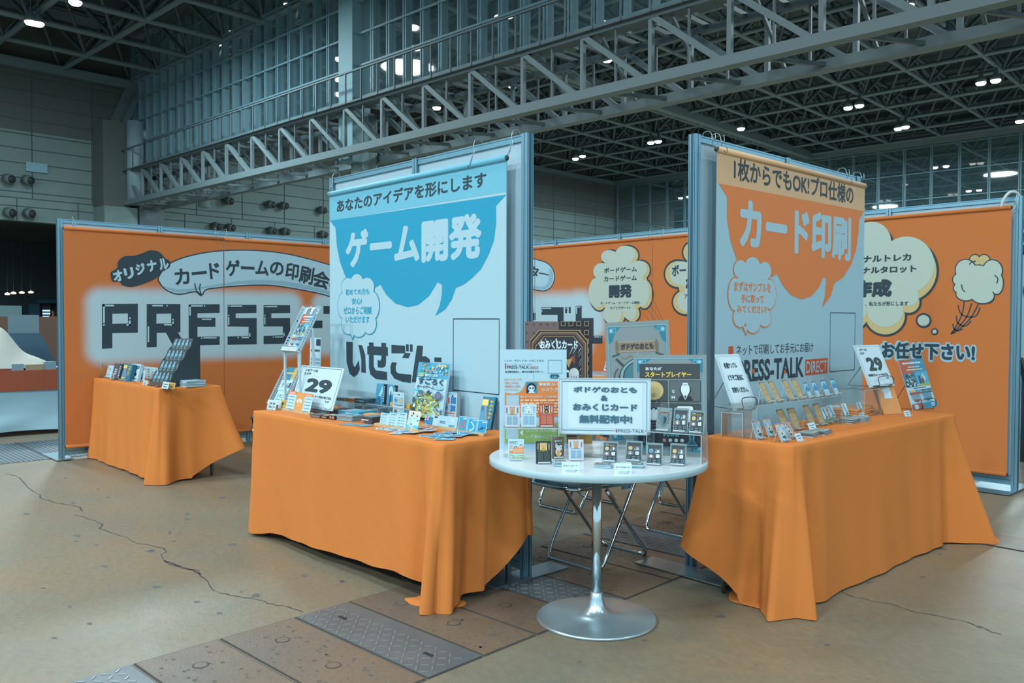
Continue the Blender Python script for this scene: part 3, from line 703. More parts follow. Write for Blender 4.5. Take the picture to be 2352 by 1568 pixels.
wl.rects([(690, 587, 702, 710), (690, 587, 765, 598), (691, 718, 701, 729), (866, 672, 876, 684), (863, 693, 876, 729), (848, 718, 876, 729), (1022, 588, 1095, 598), (1117, 588, 1126, 598), (1157, 682, 1167, 693), (1157, 700, 1167, 727), (1102, 717, 1167, 727),
          (991, 733, 1001, 838), (1272, 590, 1282, 660), (1272, 590, 1362, 600), (1370, 590, 1378, 600), (1357, 681, 1422, 689), (1351, 808, 1359, 817), (1366, 806, 1456, 814), (1534, 592, 1543, 601), (1550, 592, 1628, 601), (1533, 655, 1542, 663), (1533, 670, 1542, 722), (1675, 778, 1684, 812), (1625, 803, 1684, 812), (1597, 804, 1606, 813),
          (1777, 595, 1785, 604), (1790, 595, 1865, 604), (1777, 655, 1785, 664), (1777, 670, 1785, 720), (1907, 775, 1915, 808), (1850, 800, 1915, 808), (1835, 801, 1842, 809), (2004, 700, 2050, 706), (2004, 700, 2010, 742)], WHT, .002)
wl.poly([(745, 365), (785, 340), (790, 300), (830, 262), (900, 257), (960, 238), (1010, 220), (1070, 232), (1105, 270), (1140, 295), (1138, 335), (1090, 365), (1040, 412), (960, 447), (880, 467), (822, 455), (800, 434), (755, 430), (742, 395)], DARK, .003, 4)
for c_, p in zip('オリジナル', ((790, 392), (865, 375), (942, 347), (1020, 325), (1098, 312))): wl.ch(c_, p, (66, 74), .22, WHT, .0042, .055)
BUB = [(1068, 405), (1110, 340), (1160, 303), (1260, 266), (1400, 237), (1560, 224), (1750, 227), (1950, 252), (2195, 315), (2420, 385), (2640, 470), (2640, 690), (2420, 600), (2195, 520), (2000, 478), (1800, 451), (1600, 456), (1450, 470), (1378, 484), (1352, 522), (1312, 494), (1200, 513), (1115, 482), (1075, 435)]
wl.poly(BUB, DARK, .0016, 3, .012); wl.poly(BUB, WHT, .0022, 3)
wl.poly([(1088, 455), (1200, 485), (1400, 460), (1600, 428), (1800, 420), (2000, 442), (2195, 490), (2420, 560), (2420, 592), (2195, 514), (2000, 472), (1800, 445), (1600, 449), (1450, 464), (1312, 488), (1200, 507), (1115, 477)], (130, 170, 190), .0026, 2)
wl.line([(1308, 442), (1318, 490), (1352, 520)], .012, DARK, .003); wl.line([(1346, 444), (1340, 478), (1352, 520)], .012, DARK, .003)
for c_, p, sz, r in (('カ', (1222, 398), (102, 104), .13), ('ー', (1338, 373), (102, 17), .14), ('ド', (1442, 358), (70, 104), .1), ('ゲ', (1565, 340), (98, 108), .04), ('ー', (1665, 339), (92, 17), 0), ('ム', (1763, 340), (90, 96), -.04), ('の', (1862, 344), (92, 88), -.08), ('印', (1965, 362), (88, 108), -.12), ('刷', (2062, 387), (96, 116), -.16), ('会', (2162, 418), (112, 112), -.2), ('社', (2265, 455), (100, 108), -.22)):
    wl.ch(c_, p, sz, r, DARK, .0042, .03)
def halo_of(rects, r0=.07, r1=.2):
    R = [(min(p[0] for p in q), max(p[0] for p in q), min(p[1] for p in q), max(p[1] for p in q)) for q in rects]
    def f_(u, v):
        d = min(math.hypot(max(a-u, 0, u-b), max(c-v, 0, v-e)) for a, b, c, e in R)
        t = max(0., min(1., 1-(d-r0)/(r1-r0))); return t*t*(3-2*t)
    return f_
hl = halo_of(HL+[[wl.q((2330, 600)), wl.q((3100, 830))]])
vb, vt = .125, 2.085
banner('left orange banner with a black blob and the first black letters', wl, .035, 1.515, vb, vt, ORW, hl)
banner('orange banner with a long white speech bubble, left of the blue bubble panel', wl, 1.52, 3.2, vb, vt, ORW, hl)
banner('orange banner hidden mostly behind the blue bubble panel', wl, 3.205, 4.85, vb, vt, ORW, hl)
# ---- orange wall at the back
CX0, CX1, CYY, CH = -8.28, -2.0, 7.07, 2.225
panel_wall('long display panel row behind the cloud print banners', (CX0, CYY, 0), (0, -1), CX1-CX0, CH, [.025, .44]+[CX1-CX0-.021-.969*k for k in range(5, -1, -1)], [(CX1-CX0-.3, CX1-CX0+.02, -.3, .25)], ((CX1-CX0-.01, 1.0, -.05), (CX1-CX0+.1, .03, -.62)))
wc = Wall((CX0, CYY-.03, 0), (0, -1)); wc.zoom(460/2327, 1180, 490)
EB = [(-400, 430), (120, 512), (300, 547), (400, 582), (460, 642), (487, 740), (460, 830), (420, 873), (360, 895), (280, 884), (120, 850), (-400, 790)]
wc.poly(EB, DARK, .0016, 3, .012); wc.poly(EB, WHT, .0022, 3)
wc.poly([(120, 815), (280, 845), (350, 850), (400, 820), (430, 740), (425, 640), (458, 660), (478, 740), (452, 825), (415, 865), (360, 886), (280, 876), (120, 842)], (130, 170, 190), .0026, 2)
for c_, p, sz, r in (('エ', (-70, 650), (130, 110), -.15), ('イ', (95, 675), (105, 150), -.17), ('タ', (250, 680), (115, 142), -.17), ('ー', (366, 703), (116, 22), -.19)): wc.ch(c_, p, sz, r, DARK, .0042, .03)
GL = [(20, 1155, 270, 1240), (180, 1085, 242, 1300), (337, 1090, 595, 1178), (525, 1178, 595, 1300), (340, 1380, 600, 1440), (612, 1088, 637, 1158), (655, 1088, 678, 1158), (735, 1072, 805, 1512), (805, 1215, 943, 1300), (870, 1300, 943, 1512), (943, 1420, 1047, 1512)]
wc.rects(GL, DARK, .001)
wc.rects([(187, 1092, 240, 1102), (185, 1092, 193, 1118), (185, 1135, 193, 1145), (342, 1096, 452, 1110), (342, 1120, 350, 1140), (617, 1095, 632, 1105), (740, 1080, 790, 1092), (740, 1092, 752, 1165), (952, 1428, 1012, 1440), (1020, 1428, 1032, 1440)], WHT, .002)
PAL = (170, 188, 180); YEL = (186, 172, 124)
def cloud(L_, t, dx, dy, w=.003, off=0.):
    wc.ells(L_, DARK, w, t); wc.ells(L_, YEL, w+.0012); wc.ells([(a+dx, b+dy, c*.93, d*.93) for a, b, c, d in L_], PAL, w+.0024)
cloud([(1150, 520, 100, 85), (1340, 490, 125, 108), (1068, 690, 108, 108), (1012, 935, 108, 190), (1500, 660, 98, 105), (1535, 935, 92, 168), (1190, 1185, 118, 120), (1395, 1165, 84, 92), (1275, 850, 300, 330)], .016, -24, -14)
for tx, lb, rt, b_ in (('ボードゲーム', (1068, 697), (1450, 613), .03), ('カードゲーム', (1066, 795), (1450, 713), .03), ('開発', (1125, 985), (1392, 820), .06), ('ボードゲーム・カードゲーム開発、', (1025, 1058), (1492, 1020), .02), ('丸ごとサポート!!', (1140, 1114), (1375, 1078), .02)): wc.text(tx, lb, rt, DARK, .0068, b_)
cloud([(2110, 455, 122, 122), (1925, 705, 148, 150), (2015, 1030, 145, 138), (2180, 800, 250, 300), (2330, 560, 120, 130), (2350, 1000, 120, 140)], .02, 40, -8)
wc.text('ボードゲーム', (1855, 735), (2390, 570), DARK, .0068, .03); wc.text('相談', (2015, 910), (2300, 712), DARK, .0068, .06); wc.text('アイデアから', (2000, 990), (2300, 925), DARK, .0068, .015)
for a, b in (((1632, 992), (1765, 1275)), ((1600, 1060), (1735, 1275)), ((1555, 1097), (1690, 1275)), ((1490, 1122), (1615, 1275)), ((1478, 1216), (1540, 1275))): wc.line([a, b], .004, (112, 74, 52), .001)
wc.zoom(392/1308, 1960, 430)
cloud([(150, 455, 160, 155), (420, 640, 228, 232), (435, 880, 82, 82), (255, 985, 150, 142), (10, 985, 112, 100), (180, 720, 260, 270)], .017, 0, -46, .0032)
for e, i_ in (((548, 1020, 60, 57), (46, 42)), ((632, 1105, 27, 26), (16, 15))): wc.ells([e], DARK, .003); wc.ells([(e[0], e[1])+i_], PAL, .004)
wc.text('オリジナルトレカ', (-130, 590), (455, 507), DARK, .0078, .04); wc.text('オリジナルタロット', (-122, 674), (495, 595), DARK, .0078, .04); wc.text('作成', (5, 846), (308, 702), DARK, .0078, .06); wc.text('、私たちが形にします', (100, 910), (432, 872), DARK, .0078, .02)
TR = [(870, 635, 76, 78), (1075, 640, 72, 80), (832, 708, 58, 48), (1108, 735, 46, 82), (842, 772, 62, 42), (872, 818, 72, 48), (1000, 832, 85, 56), (965, 720, 150, 120)]
wc.ells([(940, 565, 40, 45), (1010, 562, 42, 42), (1040, 838, 44, 46)], DARK, .0018, .008); wc.ells([(940, 565, 40, 45), (1010, 562, 42, 42), (1040, 838, 44, 46)], YEL, .0022)
wc.ells(TR, DARK, .003, .008); wc.ells(TR, PAL, .004)
for P in ([(898, 592), (918, 572), (948, 568)], [(840, 745), (846, 782), (866, 802)], [(1092, 675), (1116, 700), (1108, 738)]): wc.line(smooth(P, 5, False), .008, DARK, .0052)
for P in ([(858, 872), (845, 960), (805, 1050), (755, 1125)], [(915, 888), (880, 985), (815, 1070), (760, 1122)], [(972, 882), (915, 990), (840, 1070), (770, 1122)], [(812, 900), (822, 950), (850, 982), (900, 993), (950, 983), (980, 920)], [(797, 985), (806, 1035), (850, 1063), (885, 1052), (910, 1022)], [(770, 1045), (782, 1085), (812, 1098), (848, 1085)]): wc.line(smooth(P, 5, False), .009, DARK, .0012)
wc.text('お任せ下さい!', (205, 1326), (955, 1182), (140, 182, 200), .0009, .14); wc.text('お任せ下さい!', (225, 1310), (942, 1196), DARK, .002, .05)
wc.zoom(460/2327, 1180, 490)
hc = halo_of([[wc.q((a, b)), wc.q((c, d))] for a, b, c, d in GL[:9]]+[[wc.q((-900, 1100)), wc.q((60, 1500))]], .08, .24)
vb, vt = .125, 2.13
for a, b, lab in ((.05, 1.13, 'orange banner in the back corner beside the blue bubble panel'), (1.135, 2.88, 'orange back banner with the white cloud between the two tall panels'), (2.885, 4.62, 'orange back banner partly behind the left edge of the orange bubble panel'), (4.625, 6.225, 'orange banner at the right end with thought cloud and balloon print')):
    banner(lab, wc, a, b, vb, vt, ORW, hc)
# ---- wire hooks that carry the banner rods
def hook(wall, u, top, rod, label, wire=WIRE, r=.0016):
    mb = MB(); d = top-rod
    P = [(0, -.03, -.05), (0, .012, -.046), (.004, .022, -.03), (0, .016, -.004), (0, -.01, .008), (-.004, -d*.55, .012), (-.006, -d+.045, .014), (.004, -d+.032, .022), (.014, -d+.04, .02), (.016, -d+.07, .016)]
    M = wall.M @ Matrix.Translation((u, top, -.0))
    mb.tube(smooth(P, 4, False), r, wire, M, 6)
    P = [(.004, -d+.03, .02), (-.012, -d+.012, .018), (-.016, -d-.016, .036), (-.004, -d-.026, .045), (.01, -d-.012, .042), (.014, -d+.014, .03)]
    mb.tube(smooth(P, 4, False), r, mat('dark_wire', (78, 96, 102), .4, metal=.6), M, 6)
    tag(mb.build('wire_hook'), label, 'hook', 'wire hooks holding the banner rods')
for px, lab in ((168, 'wire hook near the outer left end of the left orange wall'), (495, 'wire hook just left of the seam in the left orange wall'), (520, 'wire hook just right of the seam in the left orange wall')):
    hook(wl, wl.uv(px, 540)[0], LH, 2.093, lab)
for px, lab in ((766, 'wire hook at the left end of the blue bubble banner'), (1091, 'wire hook right of centre on the blue bubble banner'), (1178, 'wire hook at the top right corner of the blue bubble panel')):
    hook(wa, wa.uv(px, 380)[0], AH, 2.09, lab)
for px, lab in ((1632, 'wire hook at the left rod end of the orange bubble banner'), (1652, 'small wire hook beside the left rod end of the orange bubble banner'), (1942, 'wire hook near the right end of the orange bubble banner'), (1976, 'wire hook at the right rod end of the orange bubble banner')):
    hook(wb, wb.uv(px, 380)[0], BH, 2.175, lab)
for px, lab in ((1227, 'wire hook on the back wall nearest the blue bubble panel'), (1247, 'second wire hook on the back wall from the blue bubble panel'), (1494, 'wire hook left of the seam in the back wall between the tall panels'), (1524, 'wire hook right of the seam in the back wall between the tall panels'), (2334, 'wire hook at the right end of the cloud print wall')):
    hook(wc, wc.uv(px, 500)[0], CH, 2.138, lab)
mb = MB(); u = wc.uv(2318, 450)[0]
mb.tube(smooth([(u+.06, CH-.08, -.05), (u+.05, CH+.0, -.05), (u+.03, CH+.03, -.02), (u, CH+.02, .015), (u-.03, CH-.03, .03), (u-.045, CH-.085, .025)], 5, False), .011, mat('white_plastic_hook', (186, 198, 200), .4), wc.M, 10)
tag(mb.build('cable_hook'), 'thick white plastic hook over the right end of the back wall', 'hook')
# ================================================================== draped tables
def lerp_list(L_, t):
    for (a, za), (b, zb_) in zip(L_, L_[1:]):
        if t <= b: k = (t-a)/(b-a); return za+(zb_-za)*k
    return L_[-1][1]
def tablecloth(label, x0, x1, y0, y1, h, hems, flares, corners, tails=(), seed=1):
    rnd = random.Random(seed); C = [V((x0, y0, 0)), V((x1, y0, 0)), V((x1, y1, 0)), V((x0, y1, 0))]
    nrm = [V((0, -1, 0)), V((1, 0, 0)), V((0, 1, 0)), V((-1, 0, 0))]; S = []
    for i in range(4):
        a, b = C[i], C[(i+1) % 4]; L_ = (b-a).length; n = int(L_/.013)
        for k in range(n):
            t = k/n
            S.append((i, t, a.lerp(b, t), t*L_, (1-t)*L_))
    R = 26; rings = []; ph = [rnd.uniform(0, 6) for _ in range(8)]
    for k in range(-2, R+1):
        ring = []
        for i, t, p, da, db in S:
            d, ci = (da, i) if da < db else (db, (i+1) % 4)
            fl, cz, pl, dd = corners.get(ci, (.03, .03, .4, None))
            diag = (V(dd).normalized() if dd else (nrm[ci]+nrm[(ci-1) % 4]).normalized())
            w = math.exp(-(d/.12)**2); w2 = math.exp(-(d/.16)**2)
            hz = lerp_list(hems[i], t)*(1-w2)+cz*w2
            if k < 0:
                q = p - nrm[i]*(.014 if k == -2 else .004) - diag*0
                if d < .014 and k == -2: q = p - (nrm[ci]+nrm[(ci-1) % 4])*.014
                ring.append(V((q.x, q.y, h+(.0045 if k == -2 else .003)))); continue
            tt = k/R; z = h-.004-(h-.004-hz)*tt
            out = nrm[i]*(lerp_list(flares[i], t)*tt**1.3)
            s_ = da+i*1.7
            out += nrm[i]*(.006*math.sin(s_*9+ph[0])+.004*math.sin(s_*23+ph[1]+z*4))*tt
            out += nrm[i]*(.0007*math.sin(s_*31+z*37+ph[2])*math.sin(z*21+s_*5+ph[3]))*min(1, tt*3)
            q = p + out + diag*(fl*w*tt**1.15)
            pleat = math.sin(d/.115*math.pi)*math.exp(-(d/.2)**2)*(1-math.exp(-(d/.03)**2))
            q += nrm[i]*(pl*.075*pleat*tt**.8)
            if pl > .8: q += nrm[i]*(.03*math.sin(d/.052*math.pi)*math.exp(-(d/.13)**2)*tt*(1-math.exp(-(d/.03)**2)))
            ring.append(V((q.x, q.y, max(z, .004))))
        rings.append(ring)
    n = len(S); vs = [p for r in rings for p in r]; fs = []
    for j in range(len(rings)-1):
        for i in range(n): a = j*n; b = a+n; fs.append((b+i, b+(i+1) % n, a+(i+1) % n, a+i))
    mb = MB(); mb.add(vs, fs, ORANGE, None, True)
    # top sheet as a grid with faint fold creases
    nx, ny = 40, 14; g = []
    for j in range(ny+1):
        for i in range(nx+1):
            x, y = x0+.014+(x1-x0-.028)*i/nx, y0+.014+(y1-y0-.028)*j/ny; g.append((x, y, h+.0045))
    mb.add(g, [(j*(nx+1)+i, j*(nx+1)+i+1, (j+1)*(nx+1)+i+1, (j+1)*(nx+1)+i) for j in range(ny) for i in range(nx)], ORANGE, None, True)
    for out, zmax in tails:                     # cloth lying on the floor in a low fold
        P = [onz(*q) for q in out]; c = sum(P, V((0, 0, 0)))/len(P); vs = []; fs = []; m_ = 6
        P = [V(p) for p in smooth([tuple(p) for p in P], 4)]; N = len(P)
        for j in range(m_+1):
            for i, p in enumerate(P):
                q = c.lerp(p, j/m_); vs.append((q.x, q.y, .004+zmax*math.cos(j/m_*math.pi/2)*(.75+.25*math.sin(i*.9+j))))
        for j in range(m_):
            for i in range(N): fs.append((j*N+i, j*N+(i+1) % N, (j+1)*N+(i+1) % N, (j+1)*N+i))
        mb.add(vs, fs, ORANGE, None, True)
    o = mb.build('tablecloth', origin=((x0+x1)/2, (y0+y1)/2, 0)); return tag(o, label, 'tablecloth', 'orange tablecloths of the stand')
def folding_table(label, x0, x1, y0, y1, h):
    t = thing('folding_table', label, 'table', ((x0+x1)/2, (y0+y1)/2, 0), 'folding tables under orange cloths')
    mb = MB(); mb.box(x0+.01, x1-.01, y0+.01, y1-.01, h-.032, h, BOARD, None, .004); mb.build('tabletop', t)
    for sx, sy in ((x0+.08, y0+.05), (x1-.08, y0+.05), (x0+.08, y1-.05), (x1-.08, y1-.05)):
        mb = MB(); mb.tube([(sx, sy, 0), (sx, sy, h-.03)], .014, CHROME, n=10); mb.build('leg', t)
TA = (-4.665, -2.85, 2.245, 2.755, .735); TB = (-2.26, -1.81, 3.345, 5.23, .735); TL = (-8.235, -6.60, 2.40, 2.90, .735)
for T_, lab in ((TA, 'folding table under the orange cloth before the blue bubble panel'), (TB, 'folding table under the orange cloth before the orange bubble panel'), (TL, 'small folding table under the orange cloth at the left wall')):
    folding_table(lab, *T_[:4], T_[4]-.0005)
F0 = [(0, .012), (1, .012)]
tablecloth('orange cloth on the front table before the blue bubble panel, corner puddled on the floor', *TA,
    [[(0, .02), (.04, .03), (.12, .056), (.4, .07), (.7, .09), (.86, .115), (1, .1)], [(0, .05), (.6, .045), (.8, .0), (1, -.1)], [(0, .2), (1, .1)], F0],
    [[(0, .0), (.3, .01), (1, .0)], [(0, -.02), (1, -.02)], [(0, 0), (1, 0)], [(0, .0), (1, .0)]],
    {0: (.03, .018, .2, None), 1: (.045, .004, 1.0, (.2, -1, 0)), 2: (.03, .26, .2, (1, .2, 0)), 3: (.02, .1, .2, None)},
    [([(928, 1376), (948, 1374), (990, 1364), (1040, 1372), (1072, 1386), (1050, 1397), (985, 1395), (945, 1391)], .025)], 3)
tablecloth('orange cloth on the right table before the orange bubble panel, corners trailing on the floor', *TB,
    [[(0, .02), (.5, .008), (1, .006)], [(0, .008), (1, .012)], [(0, .02), (1, .02)], F0],
    [[(0, .05), (.6, .05), (1, .03)], [(0, .01), (1, .02)], [(0, .04), (1, 0)], [(0, 0), (1, 0)]],
    {0: (.09, .22, .4, (-.75, -1, 0)), 1: (.04, .004, 1.1, (.7, -1, 0)), 2: (.2, .004, .9, (.9, .6, 0)), 3: (.02, .1, .2, None)},
    [([(1673, 1377), (1700, 1346), (1760, 1362), (1815, 1380), (1822, 1398), (1775, 1404), (1720, 1393)], .04), ([(2165, 1236), (2200, 1224), (2258, 1220), (2298, 1246), (2250, 1247), (2190, 1247)], .03)], 5)
tablecloth('orange cloth on the small table against the left orange wall', *TL,
    [[(0, .006), (.6, .014), (1, .02)], [(0, .02), (1, .02)], [(0, .2), (1, .1)], F0],
    [[(0, .03), (1, .03)], [(0, .03), (1, .03)], [(0, 0), (1, 0)], [(0, 0), (1, 0)]],
    {0: (.02, .01, .2, (0, -1, 0)), 1: (.07, .004, .7, None), 2: (.2, .24, .35, (.9, .7, 0)), 3: (.01, .1, .1, (0, 1, 0))}, (), 9)
# ---- round display table
RC = V((-2.355, 2.69, 0)); RR = .461; RH = .70
t = thing('round_table', 'round white pedestal table with a polished steel foot, centre foreground', 'table', RC)
M = Matrix.Translation(RC)
mb = MB(); mb.lathe([(.02, RH-.027), (RR-.004, RH-.027), (RR-.002, RH-.0015), (RR-.0045, RH)], TABLEW, M, 96, False); mb.build('tabletop', t)
mb = MB(); mb.lathe([(RR-.002, RH-.028), (RR, RH-.026), (RR, RH-.002), (RR-.003, RH-.0005)], mat('edge_band', (150, 180, 192), .4), M, 96); mb.build('edge_band', t)
mb = MB(); mb.tube([RC+V((0, 0, .1)), RC+V((0, 0, RH-.027))], .0215, CHROME, n=28); mb.lathe([(.07, RH-.034), (.07, RH-.027)], STEEL, M, 32); mb.build('column', t)
mb = MB(); mb.lathe([(.255, 0), (.258, .004), (.257, .011), (.25, .0135), (.14, .016), (.09, .021), (.062, .031), (.046, .046), (.036, .066), (.029, .09), (.0255, .115), (.0225, .118)], mat('polished_steel', (178, 204, 216), .3, metal=.75), M, 72); mb.build('base', t)
# ---- folding chairs
def chair_proto(label):
    t = thing('folding_chair', label, 'chair', (0, 0, 0), 'chrome folding chairs between the panels')
    w = .195; r = .0105
    def U(y0_, y1_, ztop, wd, closed_top):
        P = [(-wd, y1_, ztop), (-wd, y0_+(y1_-y0_)*.12, r+ztop*.12)]
        P = [(-wd, y1_, ztop)] + [(-wd, y0_+(y1_-y0_)*k, r+(ztop-r)*k) for k in (.6, .3, .12)] + [(-wd+.008, y0_+(y1_-y0_)*.045, r+.025), (-wd+.035, y0_, r), (-wd+.07, y0_, r)]
        P = P + [(-x, y, z) for x, y, z in P[::-1]]
        if closed_top: P = P + [(wd-.01, y1_+.012, ztop+.035), (wd-.05, y1_+.016, ztop+.05), (0, y1_+.016, ztop+.055), (-wd+.05, y1_+.016, ztop+.05), (-wd+.01, y1_+.012, ztop+.035)]
        return smooth(P, 4, closed_top)
    mb = MB(); mb.tube(U(-.21, .26, .76, w, True), r, CHROME, n=10, closed=True); mb.build('back_frame', t)
    mb = MB(); mb.tube(U(.21, -.14, .41, w-.026, False), r, CHROME, n=10); mb.build('leg_frame', t)
    mb = MB()
    P = [(-.165, .06, .425), (-.165, -.3, .44), (-.14, -.36, .442), (-.09, -.385, .443), (.09, -.385, .443), (.14, -.36, .442), (.165, -.3, .44), (.165, .06, .425)]
    mb.tube(smooth(P, 4, False), .0105, CHROME, n=10); mb.tube([(-.165, .04, .425), (.165, .04, .425)], .008, CHROME)
    mb.build('seat_frame', t)
    mb = MB(); O = smooth([(-.155, .07), (-.158, -.29), (-.13, -.355), (-.08, -.37), (.08, -.37), (.13, -.355), (.158, -.29), (.155, .07)], 4); mb.prism(O, .438, .466, CHAIRV, None); mb.build('seat', t)
    mb = MB(); Mb = Matrix.Translation((0, .225, .70)) @ Matrix.Rotation(math.radians(90-22), 4, 'X'); mb.box(-.178, .178, -.085, .085, -.012, .012, CHAIRV, Mb, .01); mb.build('backrest', t)
    for sx in (-1, 1): mb = MB(); mb.box(sx*.172-.006, sx*.172+.006, -.02, .05, .40, .43, STEEL); mb.build('hinge_bracket', t)
    return t
ch0 = chair_proto('chrome folding chair with blue grey seat, nearest behind the round table'); ch0.location = (-2.95, 3.39, 0)
for x, y, rz, lab in ((-3.89, 4.25, 0, 'chrome folding chair behind the left edge of the round table'), (-2.97, 4.26, 0, 'chrome folding chair beside the inner edge of the orange bubble panel'),
                      (-3.38, 4.93, 0, 'farthest chrome folding chair, by the cross trench'), (-3.85, 3.40, 0, 'chrome folding chair mostly hidden behind the blue bubble panel'), (-4.72, 4.36, 0, 'chrome folding chair behind the centre of the blue bubble panel')):
    dup(ch0, (x, y, 0), rz, lab)
t = thing('stool', 'metal legged stool half hidden behind the left end of the front table', 'stool', (-6.56, 3.43, 0))
mb = MB(); mb.box(-6.77, -6.35, 3.22, 3.64, .425, .45, CHAIRV, None, .008); mb.build('seat', t)
for x, y in ((-6.75, 3.245), (-6.37, 3.245), (-6.75, 3.62), (-6.37, 3.62)): mb = MB(); mb.tube([(x, y, 0), (x, y, .425)], .0125, CHROME, n=10); mb.tube([(x, y, 0), (x, y, .02)], .0145, BLACKP, n=10); mb.build('leg', t)
# ================================================================== things standing on tables
def draw(mb, M, w, h, ops, l0=.0003, st=.00012):
    """ops in fractions of the face: r rectangle, e ellipse, p polygon, t text, f frame, l rows of small print, s stroke"""
    k = 0
    for o in ops:
        z = l0+st*k; k += 1; c = o[0]
        if c == 'r': mb.rect(o[1]*w, o[2]*h, o[3]*w, o[4]*h, z, pr(*o[5]), M)
        elif c == 'e': mb.ell(o[1]*w, o[2]*h, o[3]*w, o[4]*h, z, pr(*o[5]), M, 20)
        elif c == 'p': mb.poly([(a*w, b*h) for a, b in o[1]], z, pr(*o[2]), M)
        elif c == 't': mb.text(o[1], o[2]*w, o[3]*h, o[4]*w, o[5]*h, z, pr(*o[6]), M, o[7] if len(o) > 7 else .02); k += 3
        elif c == 'f': mb.frame(o[1]*w, o[2]*h, o[3]*w, o[4]*h, o[5]*w, z, pr(*o[6]), M)
        elif c == 's': mb.poly(ribbon([(a*w, b*h) for a, b in o[1]], o[2]*w), z, pr(*o[3]), M)
        elif c == 'l':
            n = o[5]; rr = random.Random(int(o[1]*997+o[2]*331+n))
            for i in range(n):
                v = o[4]-(o[4]-o[2])*(i+.5)/n; t_ = (o[4]-o[2])/n*.32
                x = o[1]
                while x < o[3]-.005:
                    x2 = min(o[3], x+rr.uniform(.03, .11)*(1 if n > 1 else 2)); mb.rect(x*w, (v-t_)*h, x2*w, (v+t_)*h, z, pr(*o[6]), M); x = x2+.016
def upright(name, label, cat, at, brx, z, n, lean, top, ops, thick=.003, body=None, group=None, roll=0., stand=None, width=None, height=None, back=None, kind='card'):
    """flat thing standing on a surface at height z: at = pixel of its lower left corner (or a world point), brx = pixel column of its lower right corner, top = pixel row of its upper left corner"""
    o = onz(at[0], at[1], z) if len(at) == 2 else V(at)
    if isinstance(lean, tuple): lean = min(lean[1], fit_lean(o, n, lean[0], top)) if len(lean) > 1 else fit_lean(o, n, lean[0], top)
    M = stand_frame(o, n, lean, roll)
    w = width or solve(M, px=brx); h = height or solve(M, py=top)
    t = thing(name, label, cat, M @ V((w/2, 0, 0)), group)
    mb = MB(); mb.box(0, w, 0, h, -thick, 0, body or PAPER2, M); draw(mb, M, w, h, ops, max(.0003, w*.0006), max(.00006, w*.0003)); mb.build(kind, t)
    if stand == 'easel':
        sb = MB(); a = math.tan(lean)
        sb.box(w*.1, w*.9, -.001, .003, .001, .018, ACRYL, M); sb.box(w*.1, w*.9, .003, .008, .0155, .018, ACEDGE, M)
        sb.box(w*.15, w*.85, 0, h*.7, -thick-.0035, -thick-.0008, ACRYL, M)
        fr = M @ V((0, h*.7, -thick-.003)); dn = V((fr.x, fr.y, z)); nb = V((-n[0], -n[1], 0)).normalized()
        for k in (.15, .85):
            p = M @ V((w*k, h*.7, -thick-.003)); q = V((p.x, p.y, z+.001))+nb*.012; sb.bar(p, q, .003, ACEDGE)
        sb.build('clear_stand', t)
    elif stand == 'block':
        sb = MB(); sb.box(w*.25, w*.75, 0, .007, -.02, .014, ACEDGE, stand_frame(o, n)); sb.build('clear_foot', t)
    elif stand == 'back':
        sb = MB(); p = M @ V((w/2, h*.75, -thick)); nb = V((-n[0], -n[1], 0)).normalized(); base = V((p.x, p.y, z+.002))+nb*.04
        sb.bar(p, base, .012, PAPER); sb.build('back_strut', t)
    elif stand == 'wire':
        S0 = stand_frame(o, n); dp = h*math.sin(lean); sb = MB(); rw = .0022
        P = [(w*.12, h*math.cos(lean)*.55, -dp*.55-.006), (w*.1, .004, -dp-.05), (w*.12, .004, -.004), (w*.5, .004, .05), (w*.88, .004, -.004), (w*.9, .004, -dp-.05), (w*.88, h*math.cos(lean)*.55, -dp*.55-.006)]
        sb.tube(P, rw, BLKWIRE, S0, 7)
        P = [(w*.12, .004, -.004), (w*.3, .006, .0), (w*.3, .012, .014), (w*.3, .055, .006), (w*.85, .055, .006), (w*.85, .012, .014), (w*.75, .006, .0)]
        sb.tube(smooth(P, 3, False), rw, BLKWIRE, S0, 7); sb.build('wire_easel', t)
    return t, M, w, h
def fit_lean(o, n, tx, ty):
    best = (1e9, .1)
    for k in range(0, 90):
        l_ = k*.01; M = stand_frame(o, n, l_); h = solve(M, py=ty); e = abs(proj(M @ V((0, h, 0)))[0]-tx)
        if e < best[0]: best = (e, l_)
    return best[1]
def riser(label, at, brx, z, n, top, depth, width=None, height=None, group='clear acrylic risers'):
    o = onz(at[0], at[1], z) if len(at) == 2 else V(at)
    M = stand_frame(o, n); w = width or solve(M, px=brx); h = height or solve(M, py=top)
    t = thing('acrylic_riser', label, 'riser', M @ V((w/2, 0, -depth/2)), group)
    mb = MB(); mb.box(0, w, h-.003, h, -depth, 0, ACRYL, M); mb.box(0, w, h-.0032, h+.0002, 0, .0006, ACEDGE, M); mb.box(0, w, h-.0032, h+.0002, -depth-.0006, -depth, ACEDGE, M); mb.build('shelf', t)
    for a in (0, w-.003):
        mb = MB(); mb.box(a, a+.003, 0, h-.003, -depth, 0, ACRYL, M); mb.box(a-.0002, a+.0032, 0, h, 0, .0006, ACEDGE, M); mb.box(a-.0002, a+.0032, 0, h, -depth-.0006, -depth, ACEDGE, M); mb.build('side_panel', t)
    return t, M, w, h
GRY = (104, 118, 124); GRD = (62, 74, 80); TEALC = (40, 104, 124); GOLD = (186, 170, 122); LBL = (108, 166, 188); WHITE = (196, 216, 226); SOFTW = (160, 192, 206)
def octo(a, b, c, d, k, kv): return [(a+k, b), (c-k, b), (c, b+kv), (c, d-kv), (c-k, d), (a+k, d), (a, d-kv), (a, b+kv)]
